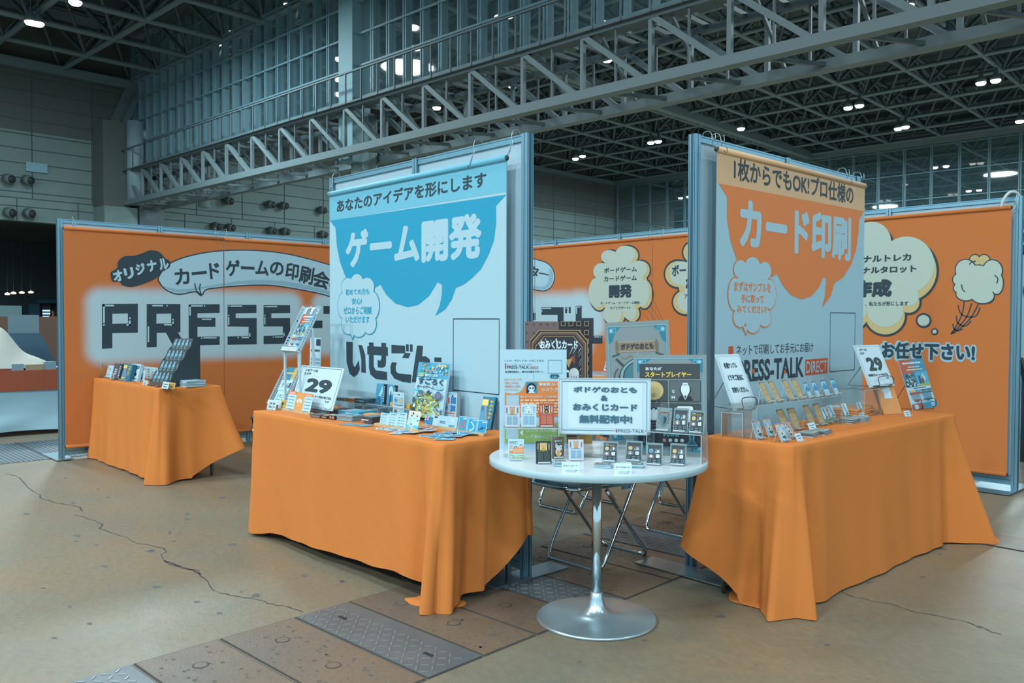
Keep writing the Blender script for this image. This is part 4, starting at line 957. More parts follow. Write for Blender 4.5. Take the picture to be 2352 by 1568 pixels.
def cat_head(cu, cv, s, asp, base, ear, patch=None, eye=DARK):
    S = lambda x, y: (cu+x*s, cv+y*s*asp)
    o = [('p', [S(-.95, .2), S(-.9, 1.35), S(-.2, .85)], base), ('p', [S(.95, .2), S(.9, 1.35), S(.2, .85)], base), ('p', [S(-.8, .5), S(-.78, 1.08), S(-.38, .8)], ear), ('p', [S(.8, .5), S(.78, 1.08), S(.38, .8)], ear), ('e',)+S(0, 0)+(s, s*asp*.9, base)]
    if patch: o += [('e',)+S(.1, .6)+(s*.5, s*asp*.35, patch), ('p', [S(.45, .75), S(.9, .2), S(.95, .6)], (150, 120, 80))]
    o += [('e',)+S(-.42, .05)+(s*.24, s*asp*.24, WHITE), ('e',)+S(.42, .05)+(s*.24, s*asp*.24, WHITE), ('e',)+S(-.42, .05)+(s*.13, s*asp*.14, eye), ('e',)+S(.42, .05)+(s*.13, s*asp*.14, eye), ('e',)+S(0, -.28)+(s*.09, s*asp*.07, (150, 90, 84)), ('s', [S(-.3, -.45), S(-.1, -.52), S(0, -.38), S(.1, -.52), S(.3, -.45)], s*.07, eye)]
    return o
def omikuji_board():
    o = [('r', 0, 0, .5, 1, (106, 92, 94)), ('r', .5, .28, 1, 1, (44, 48, 52)), ('r', .5, 0, 1, .28, (176, 142, 78))]
    for i in range(9):
        for j in range(14):
            if i < 5: o.append(('e', .03+i*.1, .03+j*.073, .012, .007, (72, 66, 70)))
            elif .3 < j*.073: o.append(('f', .53+(i-5)*.115, .012+j*.073, .6+(i-5)*.115, .055+j*.073, .012, (128, 116, 92)))
    for q, c in (((.07, .05, .93, .93), (160, 128, 92)), ((.08, .056, .92, .924), (40, 44, 48)), ((.1, .068, .9, .912), (160, 128, 92)), ((.11, .074, .89, .906), (92, 78, 78)), ((.135, .09, .865, .89), (40, 44, 48)), ((.15, .1, .85, .88), (160, 128, 92)), ((.158, .105, .842, .875), (46, 50, 56))):
        o.append(('p', octo(*q, .13, .085), c))
    r_ = random.Random(3)
    for k in range(46):
        a = k/46*6.283+r_.uniform(-.05, .05); r0, r1 = r_.uniform(.3, .36), r_.uniform(.4, .62); wd = r_.uniform(.006, .022)
        C_ = lambda r, a: (min(.83, max(.17, .5+r*math.cos(a)*.9)), min(.86, max(.12, .52+r*math.sin(a)*.62)))
        o.append(('p', [C_(r0, a), C_(r1, a-wd), C_(r1, a+wd)], (150, 168, 176) if k % 3 else (196, 214, 224)))
    o += [('t', 'おみくじカード', .22, .775, .78, .845, WHITE, .05)]
    o += [('p', [(.25, .62), (.27, .76), (.44, .68)], (150, 160, 168)), ('p', [(.8, .6), (.78, .77), (.6, .68)], (44, 48, 52)), ('p', [(.29, .65), (.3, .73), (.4, .68)], (120, 70, 58)), ('p', [(.74, .64), (.74, .73), (.63, .69)], (130, 74, 58)),
          ('e', .52, .56, .27, .14, (176, 186, 192)), ('e', .52, .65, .12, .045, (38, 42, 46)), ('e', .66, .6, .1, .08, (44, 48, 52)), ('p', [(.6, .68), (.65, .62), (.7, .7)], (168, 140, 92)),
          ('e', .42, .56, .06, .045, WHITE), ('e', .62, .56, .06, .045, WHITE), ('e', .42, .56, .03, .025, DARK), ('e', .62, .56, .03, .025, DARK), ('e', .52, .5, .025, .014, (150, 90, 84)),
          ('e', .52, .3, .26, .2, (184, 192, 196)), ('e', .5, .24, .15, .15, (186, 150, 84)), ('e', .73, .38, .09, .13, (150, 120, 80)), ('e', .745, .36, .05, .07, (44, 48, 52)), ('r', .66, .38, .77, .54, (184, 192, 196)),
          ('e', .725, .565, .085, .06, DARK), ('e', .725, .567, .077, .053, (190, 200, 204)), ('s', [(.69, .53), (.69, .55)], .012, DARK), ('s', [(.725, .525), (.725, .55)], .012, DARK), ('s', [(.76, .53), (.76, .55)], .012, DARK)]
    return o
def board_common(title_bg=True):
    o = [('r', 0, 0, 1, 1, (120, 136, 140)), ('f', .045, .035, .955, .965, .008, LBL), ('f', .06, .045, .94, .955, .006, (70, 120, 140))]
    for a, b in ((.05, .96), (.95, .96), (.05, .04), (.95, .04)):
        sx, sy = (1 if a < .5 else -1), (-1 if b > .5 else 1)
        o += [('p', [(a, b), (a+.2*sx, b), (a+.1*sx, b+.06*sy), (a+.06*sx, b+.12*sy), (a, b+.14*sy)], (44, 118, 140)), ('e', a+.045*sx, b+.03*sy, .03, .02, LBL), ('e', a+.045*sx, b+.03*sy, .018, .012, (140, 180, 196)), ('f', a+.1*sx-.025, b+.03*sy-.02, a+.1*sx+.025, b+.03*sy+.02, .008, LBL)]
    return o
def shield_board():
    o = board_common()
    o += [('r', .18, .75, .8, .84, (150, 140, 124)), ('r', .2, .762, .78, .83, (128, 118, 104)), ('e', .18, .795, .025, .055, (110, 100, 90)), ('e', .8, .795, .025, .055, (110, 100, 90)), ('t', 'ボドゲのおとも', .24, .77, .75, .822, (40, 48, 54), .05)]
    for sx in (-1, 1):
        X = lambda a: .5+sx*a
        o += [('s', [(X(.4), .72), (X(.28), .74)], .02, (62, 72, 76)), ('s', [(X(.34), .7), (X(.16), .6)], .035, (58, 68, 74)), ('s', [(X(-.3), .2), (X(.16), .58)], .03, (120, 150, 160)), ('s', smooth([(X(.32), .62), (X(.38), .56), (X(.33), .5), (X(.27), .53), (X(.32), .56)], 4, False), .018, (78, 84, 82)), ('s', smooth([(X(.3), .42), (X(.36), .38), (X(.33), .33), (X(.27), .36)], 4, False), .018, (78, 84, 82)), ('s', smooth([(X(.02), .7), (X(.12), .725), (X(.2), .7), (X(.26), .72)], 4, False), .014, (136, 130, 100))]
    P = lambda s, dy=0: smooth([(.5-.27*s, .62*1+dy-.02), (.5, .7-(1-s)*.1+dy), (.5+.27*s, .62+dy-.02), (.5+.25*s, .42+dy), (.5, .42-.22*s+dy), (.5-.25*s, .42+dy)], 4)
    o += [('p', P(1.05), (50, 62, 68)), ('p', P(.98), (120, 160, 172)), ('p', P(.84, -.005), (60, 72, 78)), ('p', P(.76, -.008), (72, 118, 128)), ('p', [(.5, .64), (.69, .58), (.68, .42), (.5, .26)], (46, 56, 64))]
    return o
HAND = {'open': [(-.5, .25, .09, .3), (-.2, .5, .09, .36), (.08, .55, .09, .36), (.36, .42, .09, .32), (.55, -.05, .22, .1), (0, -.3, .42, .42)], 'fist': [(-.3, .2, .16, .26), (0, .28, .16, .28), (.3, .2, .16, .26), (0, -.15, .5, .42), (.42, -.02, .2, .2)], 'two': [(-.22, .5, .1, .42), (.18, .52, .1, .42), (0, -.2, .4, .42), (.3, .0, .2, .16)]}
PIPS = {1: [(0, 0)], 2: [(-.5, .5), (.5, -.5)], 3: [(-.5, .5), (0, 0), (.5, -.5)], 5: [(-.5, .5), (.5, -.5), (-.5, -.5), (.5, .5), (0, 0)], 6: [(-.5, .5), (.5, -.5), (-.5, -.5), (.5, .5), (-.5, 0), (.5, 0)]}
def game_board(title, coin, icon, hand, pips, big=False):
    o = board_common()
    o += [('r', .09, .76, .91, .91, (58, 68, 74))]
    if title:
        if big: o += [('t', 'あなたが', .17, .845, .4, .878, WHITE, .03)]
        else: o += [('l', .17, .845, .4, .87, 1, WHITE)]
        o += [('t', 'スタートプレイヤー', .165, .775, .8, .832, (206, 182, 78), .05)]
    for (a, b, c, d), col in (((.08, .53, .475, .745), GRD), ((.5, .53, .92, .745), (84, 98, 104)), ((.08, .3, .475, .515), (84, 98, 104)), ((.5, .3, .92, .515), GRD)): o += [('r', a, b, c, d, (46, 56, 62)), ('r', a+.008, b+.006, c-.008, d-.006, col)]
    o += [('e', .285, .64, .14, .098, (120, 112, 86) if coin == GOLD else (60, 110, 130)), ('e', .285, .642, .132, .092, coin)]
    if coin == GOLD and big: o += [('s', [(.285, .6), (.285+.11*math.cos(k*.4), .6+.085*math.sin(k*.4))], .006, (150, 138, 98)) for k in range(1, 8)] + [('e', .285, .595, .03, .02, (150, 138, 98))]
    elif coin != GOLD: o += [('e', .285, .64, .08, .056, (60, 120, 142)), ('e', .285, .64, .03, .02, coin)]
    o += [('t', 'G', .535, .62, .57, .65, WHITE, .03), ('t', 'M', .53, .56, .575, .59, WHITE, .03)] if big else [('l', .53, .55, .58, .62, 2, WHITE)]
    if icon == 'man': o += [('e', .715, .65, .075, .055, (40, 48, 52)), ('e', .715, .655, .06, .062, WHITE), ('r', .68, .7, .75, .72, WHITE), ('s', [(.69, .7), (.74, .7)], .008, (90, 100, 104)), ('p', [(.61, .545), (.64, .585), (.69, .6), (.74, .6), (.79, .585), (.82, .545)], (38, 46, 52)), ('p', [(.68, .6), (.715, .55), (.75, .6)], WHITE), ('p', [(.7, .595), (.715, .555), (.73, .595)], DARK)]
    elif icon == 'skull': o += [('e', .71, .65, .08, .06, WHITE), ('r', .67, .57, .75, .62, WHITE), ('e', .68, .645, .02, .016, DARK), ('e', .74, .645, .02, .016, DARK)]
    elif icon == 'rocket': o += [('p', [(.62, .56), (.66, .66), (.71, .72), (.76, .66), (.8, .56), (.71, .6)], WHITE), ('e', .71, .65, .03, .025, DARK)]
    elif icon == 'beast': o += [('p', smooth([(.62, .57), (.64, .64), (.6, .69), (.7, .66), (.78, .7), (.78, .62), (.82, .56), (.74, .6), (.7, .56)], 3), WHITE)]
    else: o += [('e', .71, .67, .05, .04, WHITE), ('p', [(.62, .55), (.67, .65), (.75, .65), (.8, .55)], WHITE)]
    hx, hy, s = .285, .405, .15
    if big: o += [('s', [(hx+.16*math.cos(a), hy+.11*math.sin(a)), (hx+.2*math.cos(a), hy+.135*math.sin(a))], .008, (176, 140, 142)) for a in [6.283*j/14 for j in range(14)]]
    else: o += [('e', hx, hy-.02, .17, .085, (150, 122, 128))]
    o += [('e', hx+a*s, hy+b*s*.72, c*s+.014, (d*s+.014)*.72, (46, 56, 62)) for a, b, c, d in HAND[hand]] + [('e', hx+a*s, hy+b*s*.72, c*s, d*s*.72, WHITE) for a, b, c, d in HAND[hand]]
    dx, dy, dw = .71, .41, .11
    o += [('p', octo(dx-dw, dy-dw*.72, dx+dw, dy+dw*.72, .02, .015), WHITE)] + [('e', dx+a*dw, dy+b*dw*.72, .018, .013, DARK) for a, b in PIPS[pips]]
    o += [('r', .08, .09, .92, .285, (52, 60, 66))]
    if big: o += [('t', 'Power', .42, .185, .65, .235, (92, 160, 180), .03)] + [('e', .43+k*.08, .15, .025, .018, (170, 140, 144) if k == 0 else WHITE) for k in range(4)] + [('f', .14, .12, .3, .26, .02, (60, 130, 150)), ('p', [(.72, .1), (.77, .15), (.75, .27), (.85, .27), (.83, .15), (.88, .1)], LBL), ('p', [(.735, .108), (.785, .155), (.765, .27), (.835, .27), (.815, .155), (.865, .108)], (44, 100, 118))]
    else: o += [('l', .4, .2, .62, .24, 1, (92, 160, 180)), ('l', .4, .12, .6, .15, 1, (170, 190, 196)), ('f', .14, .14, .28, .25, .02, LBL), ('f', .72, .14, .86, .25, .02, LBL)]
    return o
def cat_card(border, face, ink, cat, lines, holo=False):
    o = [('r', 0, 0, 1, 1, border), ('r', .06, .045, .94, .955, face), ('r', .28, .6, .72, .92, (206, 190, 140) if not holo else SOFTW), ('r', .1, .62, .2, .9, SOFTW if ink == DARK else border), ('r', .8, .62, .9, .9, SOFTW if ink == DARK else border), ('f', .1, .62, .2, .9, .012, ink), ('f', .8, .62, .9, .9, .012, ink), ('l', .115, .64, .185, .88, 4, ink), ('l', .815, .64, .885, .88, 4, ink),
         ('e', .5, .66, .16, .08, cat)]
    o += cat_head(.5, .8, .17, .66, cat, (150, 100, 100))
    o += [('e', .5, .655, .07, .045, (186, 150, 62)), ('l', .16, .545, .84, .575, 1, ink), ('l', .14, .12, .48, .5, 8, lines), ('l', .53, .12, .87, .5, 8, lines)]
    if holo:
        r_ = random.Random(5); o += [('e', r_.uniform(.05, .95), r_.uniform(.05, .95), .018, .013, random.Random(k).choice([(196, 160, 150), (130, 190, 220), (210, 200, 150)])) for k in range(46)]
    return o
def leaflet_ops(big=False):
    T = (lambda s, a, b, c, d, col, bo=.02: ('t', s, a, b, c, d, col, bo)) if big else (lambda s, a, b, c, d, col, bo=.02: ('l', a, b, c, d, 1, col))
    O_ = (214, 132, 74); G_ = (136, 168, 98)
    o = [T('トレカ・タロットカードのことなら', .08, .875, .66, .897, DARK), ('r', .08, .805, .098, .86, (140, 84, 76)), T('ネットで印刷してお手元にお届け', .11, .842, .49, .857, (130, 160, 176), .0), T('PRESS-TALK', .11, .807, .44, .838, DARK, .015), ('r', .45, .805, .575, .83, (140, 84, 76)), ('r', .456, .808, .569, .827, SOFTW), T('DIRECT', .463, .811, .562, .825, (140, 84, 76), .03), T('名古屋を拠点に、様々な印刷をサポート。', .08, .766, .66, .787, DARK),
         ('f', .72, .76, .93, .895, .006, (120, 150, 164)), ('p', octo(.75, .71, .89, .752, .02, .015), TEALC), T('こちら', .785, .717, .85, .73, WHITE, .03),
         ('p', [(.08, .36), (.1, .33), (.99, .33), (.99, .68), (.4, .68), (.34, .6), (.29, .57), (.2, .555), (.08, .57)], O_)]
    for k, s in enumerate(('おみくじカードを', '作成したのは、', '漫画家占い師の', 'U-ユウ-さん!')): o.append(T(s, .075, .69-k*.034, (.33, .29, .31, .28)[k], .712-k*.034, O_, .015))
    o += [('r', .39, .565, .56, .675, (50, 140, 172)), ('e', .475, .62, .07, .045, (40, 52, 60)), ('r', .4, .565, .44, .62, (40, 52, 60)), ('e', .475, .61, .048, .032, WHITE), ('e', .455, .613, .012, .011, DARK), ('e', .497, .613, .012, .011, DARK), ('p', [(.425, .565), (.45, .582), (.5, .582), (.53, .565)], WHITE),
          T('漫画家占い師', .58, .635, .93, .668, WHITE, .03), T('U-ユウ-さん', .63, .58, .93, .615, WHITE, .015), ('r', .1, .44, .29, .545, SOFTW), T('星とカードで人生のスイッチを読み解く占い師', .31, .517, .97, .537, WHITE, .03)]
    o += [('l', .31, .36, .97, .505, 5, (232, 190, 150))]
    o += [('p', [(.06, .07), (.98, .07), (.98, .28), (.6, .235), (.5, .22), (.4, .235), (.08, .3)], G_), ('r', .1, .105, .28, .225, SOFTW), ('p', [(.3, .17), (.35, .2), (.35, .14)], WHITE), T('U-ユウ-さんが描いた', .4, .175, .95, .212, WHITE, .0), T('レポ漫画はこちら', .4, .115, .85, .15, WHITE, .0)]
    return o
nC = (.66, -.75)
# ---- boards and posters standing on the round table
def on_line(p0, n, px):
    M = stand_frame(V(p0)-stand_frame(p0, n).to_3x3() @ V((1.5, 0, 0)), n); return M @ V((solve(M, px=px), 0, 0))
def row_px(p0, n, a, b):
    A_, B_ = on_line(p0, n, a), on_line(p0, n, b); return A_, (B_-A_).length
A_, w_ = row_px((-2.64, 2.92, RH), (.72, -.69), 1205, 1360)
upright('poster_board', 'dark poster board with a lucky cat and ornate gold border, tallest at back left', 'poster', A_, 0, RH, (.72, -.69), .04, 738, omikuji_board(), .006, group='boards on the round table', width=w_, stand='back')
A_, w_ = row_px((-2.43, 3.06, RH), (.6, -.8), 1400, 1548)
upright('poster_board', 'grey poster board with crossed swords and a shield, back right', 'poster', A_, 0, RH, (.6, -.8), .05, 741, shield_board(), .006, group='boards on the round table', width=w_, roll=.05, stand='back')
A_, w_ = row_px((-2.16, 2.925, RH), (.5, -.86), 1455, 1624)
upright('poster_board', 'grey poster board with gold coin, faceless man in suit and yellow title', 'poster', A_, 0, RH, (.5, -.86), .07, 815, game_board(True, GOLD, 'man', 'fist', 1, True), .008, group='boards on the round table', width=w_, roll=.02, stand='back')
upright('poster_board', 'white poster with orange and green blocks, left side of the round table', 'poster', (1147, 1032), 1301, RH, (.76, -.65), .03, 802, leaflet_ops(True), .004, PAPER, group='boards on the round table', stand='back')
# ---- the acrylic notice in front
o_ = onz(1283, 1046, RH); n_ = (.66, -.75); M = stand_frame(o_, n_, .05); w = solve(M, px=1492); v0 = solve(M, py=994); v1 = solve(M, py=869)
t = thing('notice_sign', 'white acrylic notice with bold black Japanese lettering at the centre of the round table', 'sign', M @ V((w/2, 0, 0)))
mb = MB(); mb.box(0, w, v0, v1, -.006, 0, PAPER2, M); Mn = M @ Matrix.Translation((0, v0, 0)); hh = v1-v0
DT = (62, 104, 122)
draw(mb, Mn, w, hh, [('r', .1, .1, .92, .93, (190, 214, 228)), ('r', .03, .055, .035, .955, DT), ('r', .965, .055, .97, .955, DT), ('r', .03, .945, .97, .955, DT), ('r', .03, .055, .62, .064, DT), ('r', .945, .055, .97, .064, DT), ('r', .63, .03, .645, .09, (150, 84, 74)), ('t', 'PRESS-TALK', .655, .03, .94, .088, DT, .0),
    ('t', 'ボドゲのおとも', .16, .75, .86, .86, DT, .055), ('t', '&', .46, .6, .54, .7, DT, .06), ('t', 'おみくじカード', .155, .42, .865, .55, DT, .055), ('t', '無料配布中!', .225, .19, .81, .345, DT, .05)], .0008, .0002); mb.build('sign_face', t)
mb = MB(); mb.box(-.004, w+.004, v0-.004, v0, -.008, .004, ACEDGE, M); mb.box(-.004, w+.004, v1, v1+.004, -.008, .004, ACEDGE, M); mb.box(-.004, 0, v0, v1, -.008, .004, ACEDGE, M); mb.box(w, w+.004, v0, v1, -.008, .004, ACEDGE, M); mb.build('clear_edge', t)
M0 = stand_frame(o_, n_); mb = MB(); mb.box(w*.2, w*.23, 0, v0, -.05, -.0, ACRYL, M0); mb.box(w*.46, w*.49, 0, v0, -.05, 0, ACRYL, M0); mb.box(w*.15, w*.55, 0, .004, -.06, .04, ACRYL, M0); mb.build('clear_stand', t)
# ---- acrylic risers with cards
t, Mr, wr, hr = riser('clear acrylic riser at the left of the round table carrying three cat cards', (1157, 1050), 1284, RH, (.74, -.67), 983, .085)
zl = RH+hr
GRP = 'small sample cards on the round table'
for px, bx, py, tp, ops, lab in ((1159, 1194, 979, 930, cat_card((196, 168, 184), (176, 202, 218), DARK, (176, 140, 140), (120, 160, 184)), 'pink bordered cat card, leftmost on the left acrylic riser'),
    (1197, 1232, 978, 928, cat_card((170, 200, 216), (172, 204, 220), (110, 150, 174), WHITE, (120, 170, 200), True), 'sparkling pale cat card, middle of the left acrylic riser'),
    (1238, 1273, 976, 926, cat_card((168, 84, 66), (160, 74, 58), SOFTW, (52, 48, 46), (206, 130, 110)), 'red cat card, rightmost on the left acrylic riser')):
    A_, w_ = row_px(Mr @ V((wr/2, hr, -.03)), (.74, -.67), px, bx)
    upright('sample_card', lab, 'card', A_, 0, zl, (.74, -.67), .16, tp, ops, .002, group=GRP, width=w_, stand='easel')
t, Mr, wr, hr = riser('clear acrylic riser at the right of the round table carrying three game cards', (1484, 1055), 1611, RH, (.31, -.95), 990, .09)
zr = RH+hr
for px, bx, tp, ops, lab in ((1506, 1540, 935, shield_board(), 'grey shield card, leftmost on the right acrylic riser'), (1545, 1579, 936, game_board(False, LBL, 'skull', 'open', 6), 'game card with blue coin and six-pip die, middle of the right riser'), (1582, 1616, 941, game_board(True, GOLD, 'man', 'fist', 1), 'game card with yellow title, rightmost on the right acrylic riser')):
    A_, w_ = row_px(Mr @ V((wr/2, hr, -.035)), (.31, -.95), px, bx)
    upright('sample_card', lab, 'card', A_, 0, zr, (.31, -.95), .2, tp, ops, .003, ACEDGE, group=GRP, width=w_, stand='easel')
upright('sample_card', 'small white, orange and green leaflet in a clear holder at the left', 'card', (1167, 1057), 1203, RH, (.72, -.7), .14, 1008, leaflet_ops(), .002, PAPER, group=GRP, stand='easel')
upright('sample_card', 'black and gold cat card in a glossy sleeve', 'card', (1231, 1065), 1267, RH, (.8, -.6), .16, 1013, cat_card((40, 54, 62), (40, 54, 62), (170, 144, 92), (196, 160, 96), (84, 96, 92)), .003, group=GRP, stand='easel')
upright('sample_card', 'brown framed card with a calico lucky cat, behind the black card', 'card', (1268, 1053), 1296, RH, (.8, -.6), .16, 1003, omikuji_board(), .002, group=GRP, stand='easel')
upright('sample_card', 'pink bordered cat card standing behind the small white name tag', 'card', (1306, 1058), 1341, RH, (.76, -.65), .18, 1009, cat_card((196, 168, 184), (176, 202, 218), DARK, (176, 140, 140), (120, 160, 184)), .002, group=GRP, stand='easel')
for px, bx, py, tp, ops, lab in ((1383, 1418, 1060, 1012, game_board(True, GOLD, 'man', 'fist', 1), 'glossy sleeved game card with yellow title, front row leftmost'), (1436, 1474, 1058, 1011, game_board(False, GOLD, 'rocket', 'open', 5), 'game card with gold coin and five-pip die, front row second'), (1484, 1521, 1067, 1016, game_board(False, LBL, 'beast', 'fist', 2), 'game card with blue coin and two-pip die, front row third'), (1538, 1575, 1068, 1017, game_board(False, GOLD, 'ghost', 'two', 3), 'game card with gold coin and three-pip die, front row rightmost')):
    upright('sample_card', lab, 'card', (px, py), bx, RH, (.45, -.9), .2, tp, ops, .003, ACEDGE, group=GRP, stand='easel')
for px, bx, py, tp, s, lab in ((1290, 1331, 1082, 1060, 'おみくじカード', 'small white name tag before the pink cat card'), (1411, 1451, 1086, 1063, 'ボドゲのおとも', 'small white name tag at the front of the round table, right one')):
    upright('name_tag', lab, 'tag', (px, py), bx, RH, (.66, -.75), .25, tp, [('t', s, .1, .5, .88, .68, DARK, .02), ('l', .7, .12, .92, .18, 1, DARK)], .0012, PAPER2, group='small white tags', stand='block')
def stack(label, c, z, ang, w, d, n, th, mats_, ops=None, group='card packs on the tables', jit=.004, name='card_pack', cat='cards', gap=0.):
    """neat pile: one thing per pack is too small to see, so each pile of sleeved cards is a bundle of sheets"""
    t = thing(name, label, cat, (c[0], c[1], z), group); r_ = random.Random(int(c[0]*1000))
    for k in range(n):
        mb = MB(); M = Matrix.Translation((c[0]+r_.uniform(-jit, jit), c[1]+r_.uniform(-jit, jit), z+k*(th+gap))) @ Matrix.Rotation(ang+r_.uniform(-.04, .04), 4, 'Z')
        mb.box(-w/2, w/2, -d/2, d/2, 0, th, mats_[k % len(mats_)], M)
        if k == n-1 and ops: draw(mb, M @ Matrix.Translation((-w/2, -d/2, th)), w, d, ops)
        mb.build('pack', t)
    return t
SLV = clear('sleeve', (150, 180, 192), .6, .4); SLV2 = mat('sleeve_stack', (120, 150, 162), .2, spec=.8)
MINI = [('r', .05, .05, .95, .95, (96, 112, 118)), ('e', .3, .6, .14, .1, GOLD), ('r', .55, .3, .85, .5, WHITE), ('r', .1, .75, .9, .9, (56, 66, 72)), ('e', .3, .35, .12, .08, (170, 120, 110))]
stack('flat pile of sleeved game cards before the yellow titled front card', onz(1386, 1073, RH), RH, .5, .062, .05, 5, .003, [SLV2, PAPER], MINI)
stack('small flat pile of sleeved cards right of the right name tag', onz(1462, 1073, RH), RH, .6, .05, .05, 5, .003, [SLV2, PAPER], MINI)
stack('small upright looking pile of sleeved cards left of the left name tag', onz(1287, 1070, RH), RH, .9, .05, .035, 6, .0035, [SLV2, PAPER], MINI)
# ================================================================== front table: games, books and leaflets
nA = (0, -1); ZA = TA[4]+.005
def rowA(y, px, z=ZA): return on_line((-4, y, z), nA, px)
def onA(px, py): p = onz(px, py, ZA); return V((p.x, min(p.y, 2.69), ZA))
def flyer(small=True):
    r_ = random.Random(11)
    o = [('r', 0, .68, .5, 1, (170, 84, 62)), ('r', .5, .68, 1, 1, (40, 132, 170)), ('r', .4, .68, .6, 1, (110, 110, 120)), ('l', .12, .9, .85, .95, 1, WHITE), ('l', .3, .83, .75, .86, 1, WHITE), ('l', .2, .77, .85, .81, 1, (214, 186, 140)),
         ('r', .0, .45, .5, .72, (70, 120, 140)), ('r', .5, .45, 1, .74, (60, 160, 196)), ('p', [(.78, .5), (.72, .62), (.8, .72), (.9, .6)], (150, 190, 200)), ('r', .5, .45, 1, .5, (150, 160, 96)), ('e', .63, .56, .05, .07, (30, 70, 100)), ('e', .63, .64, .05, .02, (44, 52, 60)), ('e', .74, .55, .05, .06, (96, 60, 54)), ('e', .74, .62, .025, .02, (150, 130, 120))]
    o += [('e', r_.uniform(.05, .45), r_.uniform(.47, .7), .035, .02, r_.choice([(40, 54, 64), (150, 180, 190), (60, 110, 140), (180, 190, 190)])) for _ in range(34)]
    o += [('l', .25, .41, .75, .43, 1, DARK)] + [('r', .08+k*.23, .35, .27+k*.23, .385, c) for k, c in enumerate(((212, 160, 90), (60, 150, 190), (70, 90, 100), (60, 100, 116)))]
    o += [('r', .07, .3, .48, .34, (150, 70, 58)), ('r', .52, .3, .95, .34, (36, 104, 130)), ('l', .1, .2, .45, .29, 4, (120, 150, 164)), ('l', .55, .2, .9, .29, 4, (90, 140, 164)), ('p', [(.15, .18), (.28, .15), (.41, .18), (.41, .2), (.15, .2)], (150, 70, 58)), ('p', [(.58, .18), (.72, .15), (.88, .18), (.88, .2), (.58, .2)], (36, 104, 130)), ('r', 0, 0, .45, .12, (150, 84, 66)), ('r', .45, 0, 1, .12, (40, 132, 170)), ('r', .08, .02, .22, .1, SOFTW), ('r', .76, .02, .9, .1, SOFTW)]
    return o
# leaflet rack of white perforated plastic, two sloping trays
def tray(t, o, w, lean, L_, name='tray'):
    M = stand_frame(o, nA, lean); mb = MB(); W_ = mat('white_plastic', (176, 202, 214), .4); HOL = []
    for k in range(2): HOL.append([(w*(.3+.4*k)+w*.13*math.cos(a), L_*.9+w*.2*math.sin(a)) for a in [6.283*j/16 for j in range(16)]][::-1])
    for k in range(2): HOL.append([(w*(.3+.4*k)+w*.13*math.cos(a), L_*.45+w*.2*math.sin(a)) for a in [6.283*j/16 for j in range(16)]][::-1])
    mb.poly([(0, 0), (w, 0), (w, L_), (0, L_)], 0, W_, M, HOL)
    mb.poly([(0, 0), (0, L_), (w, L_), (w, 0)], -.002, W_, M, [h[::-1] for h in HOL])
    for u in (0, w):
        Mu = M @ Matrix.Translation((u, 0, 0)) @ Matrix.Rotation(math.pi/2, 4, 'Y')
        hs = [[(-.014+.006*math.cos(a), L_*(k+.7)/16+.006*math.sin(a)) for a in [6.283*j/8 for j in range(8)]][::-1] for k in range(15)]
        mb.poly([(-.028, 0), (0, 0), (0, L_), (-.028, L_)], 0, W_, Mu, hs); mb.poly([(-.028, 0), (-.028, L_), (0, L_), (0, 0)], -.0015, W_, Mu, [h[::-1] for h in hs])
    mb.box(0, w, -.003, 0, -.002, .03, W_, M); mb.box(0, w, 0, .022, .028, .03, W_, M)
    for k in range(10): mb.rect(w*(k+.25)/10, .006, w*(k+.6)/10, .016, .0304, pr(120, 150, 164), M)
    mb.build(name, t); return M
wR = .19; oL = onA(624, 937); oL.y = 2.46; oL.x = rowA(2.46, 622).x; oL.z = ZA+.004
oU = ony(654, 808, 2.46)
lnU = fit_lean(oU, nA, 703, 706); LU = solve(stand_frame(oU, nA, lnU), py=706)
t = thing('leaflet_rack', 'white perforated plastic leaflet rack at the left end of the front table', 'rack', oL+V((wR/2, .1, 0)))
oL2 = oL
MU = tray(t, oU, wR, lnU, LU); ML = tray(t, oL2, wR, min(lnU, .5), .25)
for u in (.004, wR-.004):
    mb = MB(); a = oU+V((u, 0, 0)); mb.bar(a, (a.x, a.y, ZA), .012, mat('white_plastic', (176, 202, 214))); b = MU @ V((u, LU*.55, -.004)); mb.bar(b, (b.x, min(b.y+.02, 2.74), ZA), .012, mat('white_plastic', (176, 202, 214))); mb.build('leg', t)
def on_tray(M, w, lean_off, u0, u1, v0, v1, ops, name, label, cat, grp=None):
    mb = MB(); Mt = M @ Matrix.Translation((u0, v0, .006)); mb.box(0, u1-u0, 0, v1-v0, -.0015, 0, PAPER, Mt); draw(mb, Mt, u1-u0, v1-v0, ops); tag(mb.build(name), label, cat, grp)
on_tray(MU, wR, 0, .02, wR-.02, .004, LU*.84, flyer(), 'leaflet', 'red and blue leaflet in the upper tray of the white rack', 'leaflet', 'leaflets in the white rack')
on_tray(ML, wR, 0, .01, wR-.01, .10, .26, [('r', .5, .5, 1, 1, (184, 160, 96)), ('r', 0, .45, .55, 1, (44, 116, 146)), ('l', .1, .7, .9, .8, 1, (206, 176, 80)), ('t', 'ゲーム開発', .15, .12, .95, .36, DARK, .02)], 'leaflet', 'white and yellow leaflet at the back of the lower rack tray', 'leaflet', 'leaflets in the white rack')
on_tray(ML, wR, 0, .006, wR-.006, .004, .098, [('r', 0, 0, .08, 1, (44, 116, 146)), ('t', 'いせごん', .2, .5, .8, .8, DARK, .02), ('l', .15, .34, .85, .42, 1, (60, 130, 130))], 'leaflet', 'plain white leaflet at the front of the lower rack tray', 'leaflet', 'leaflets in the white rack')
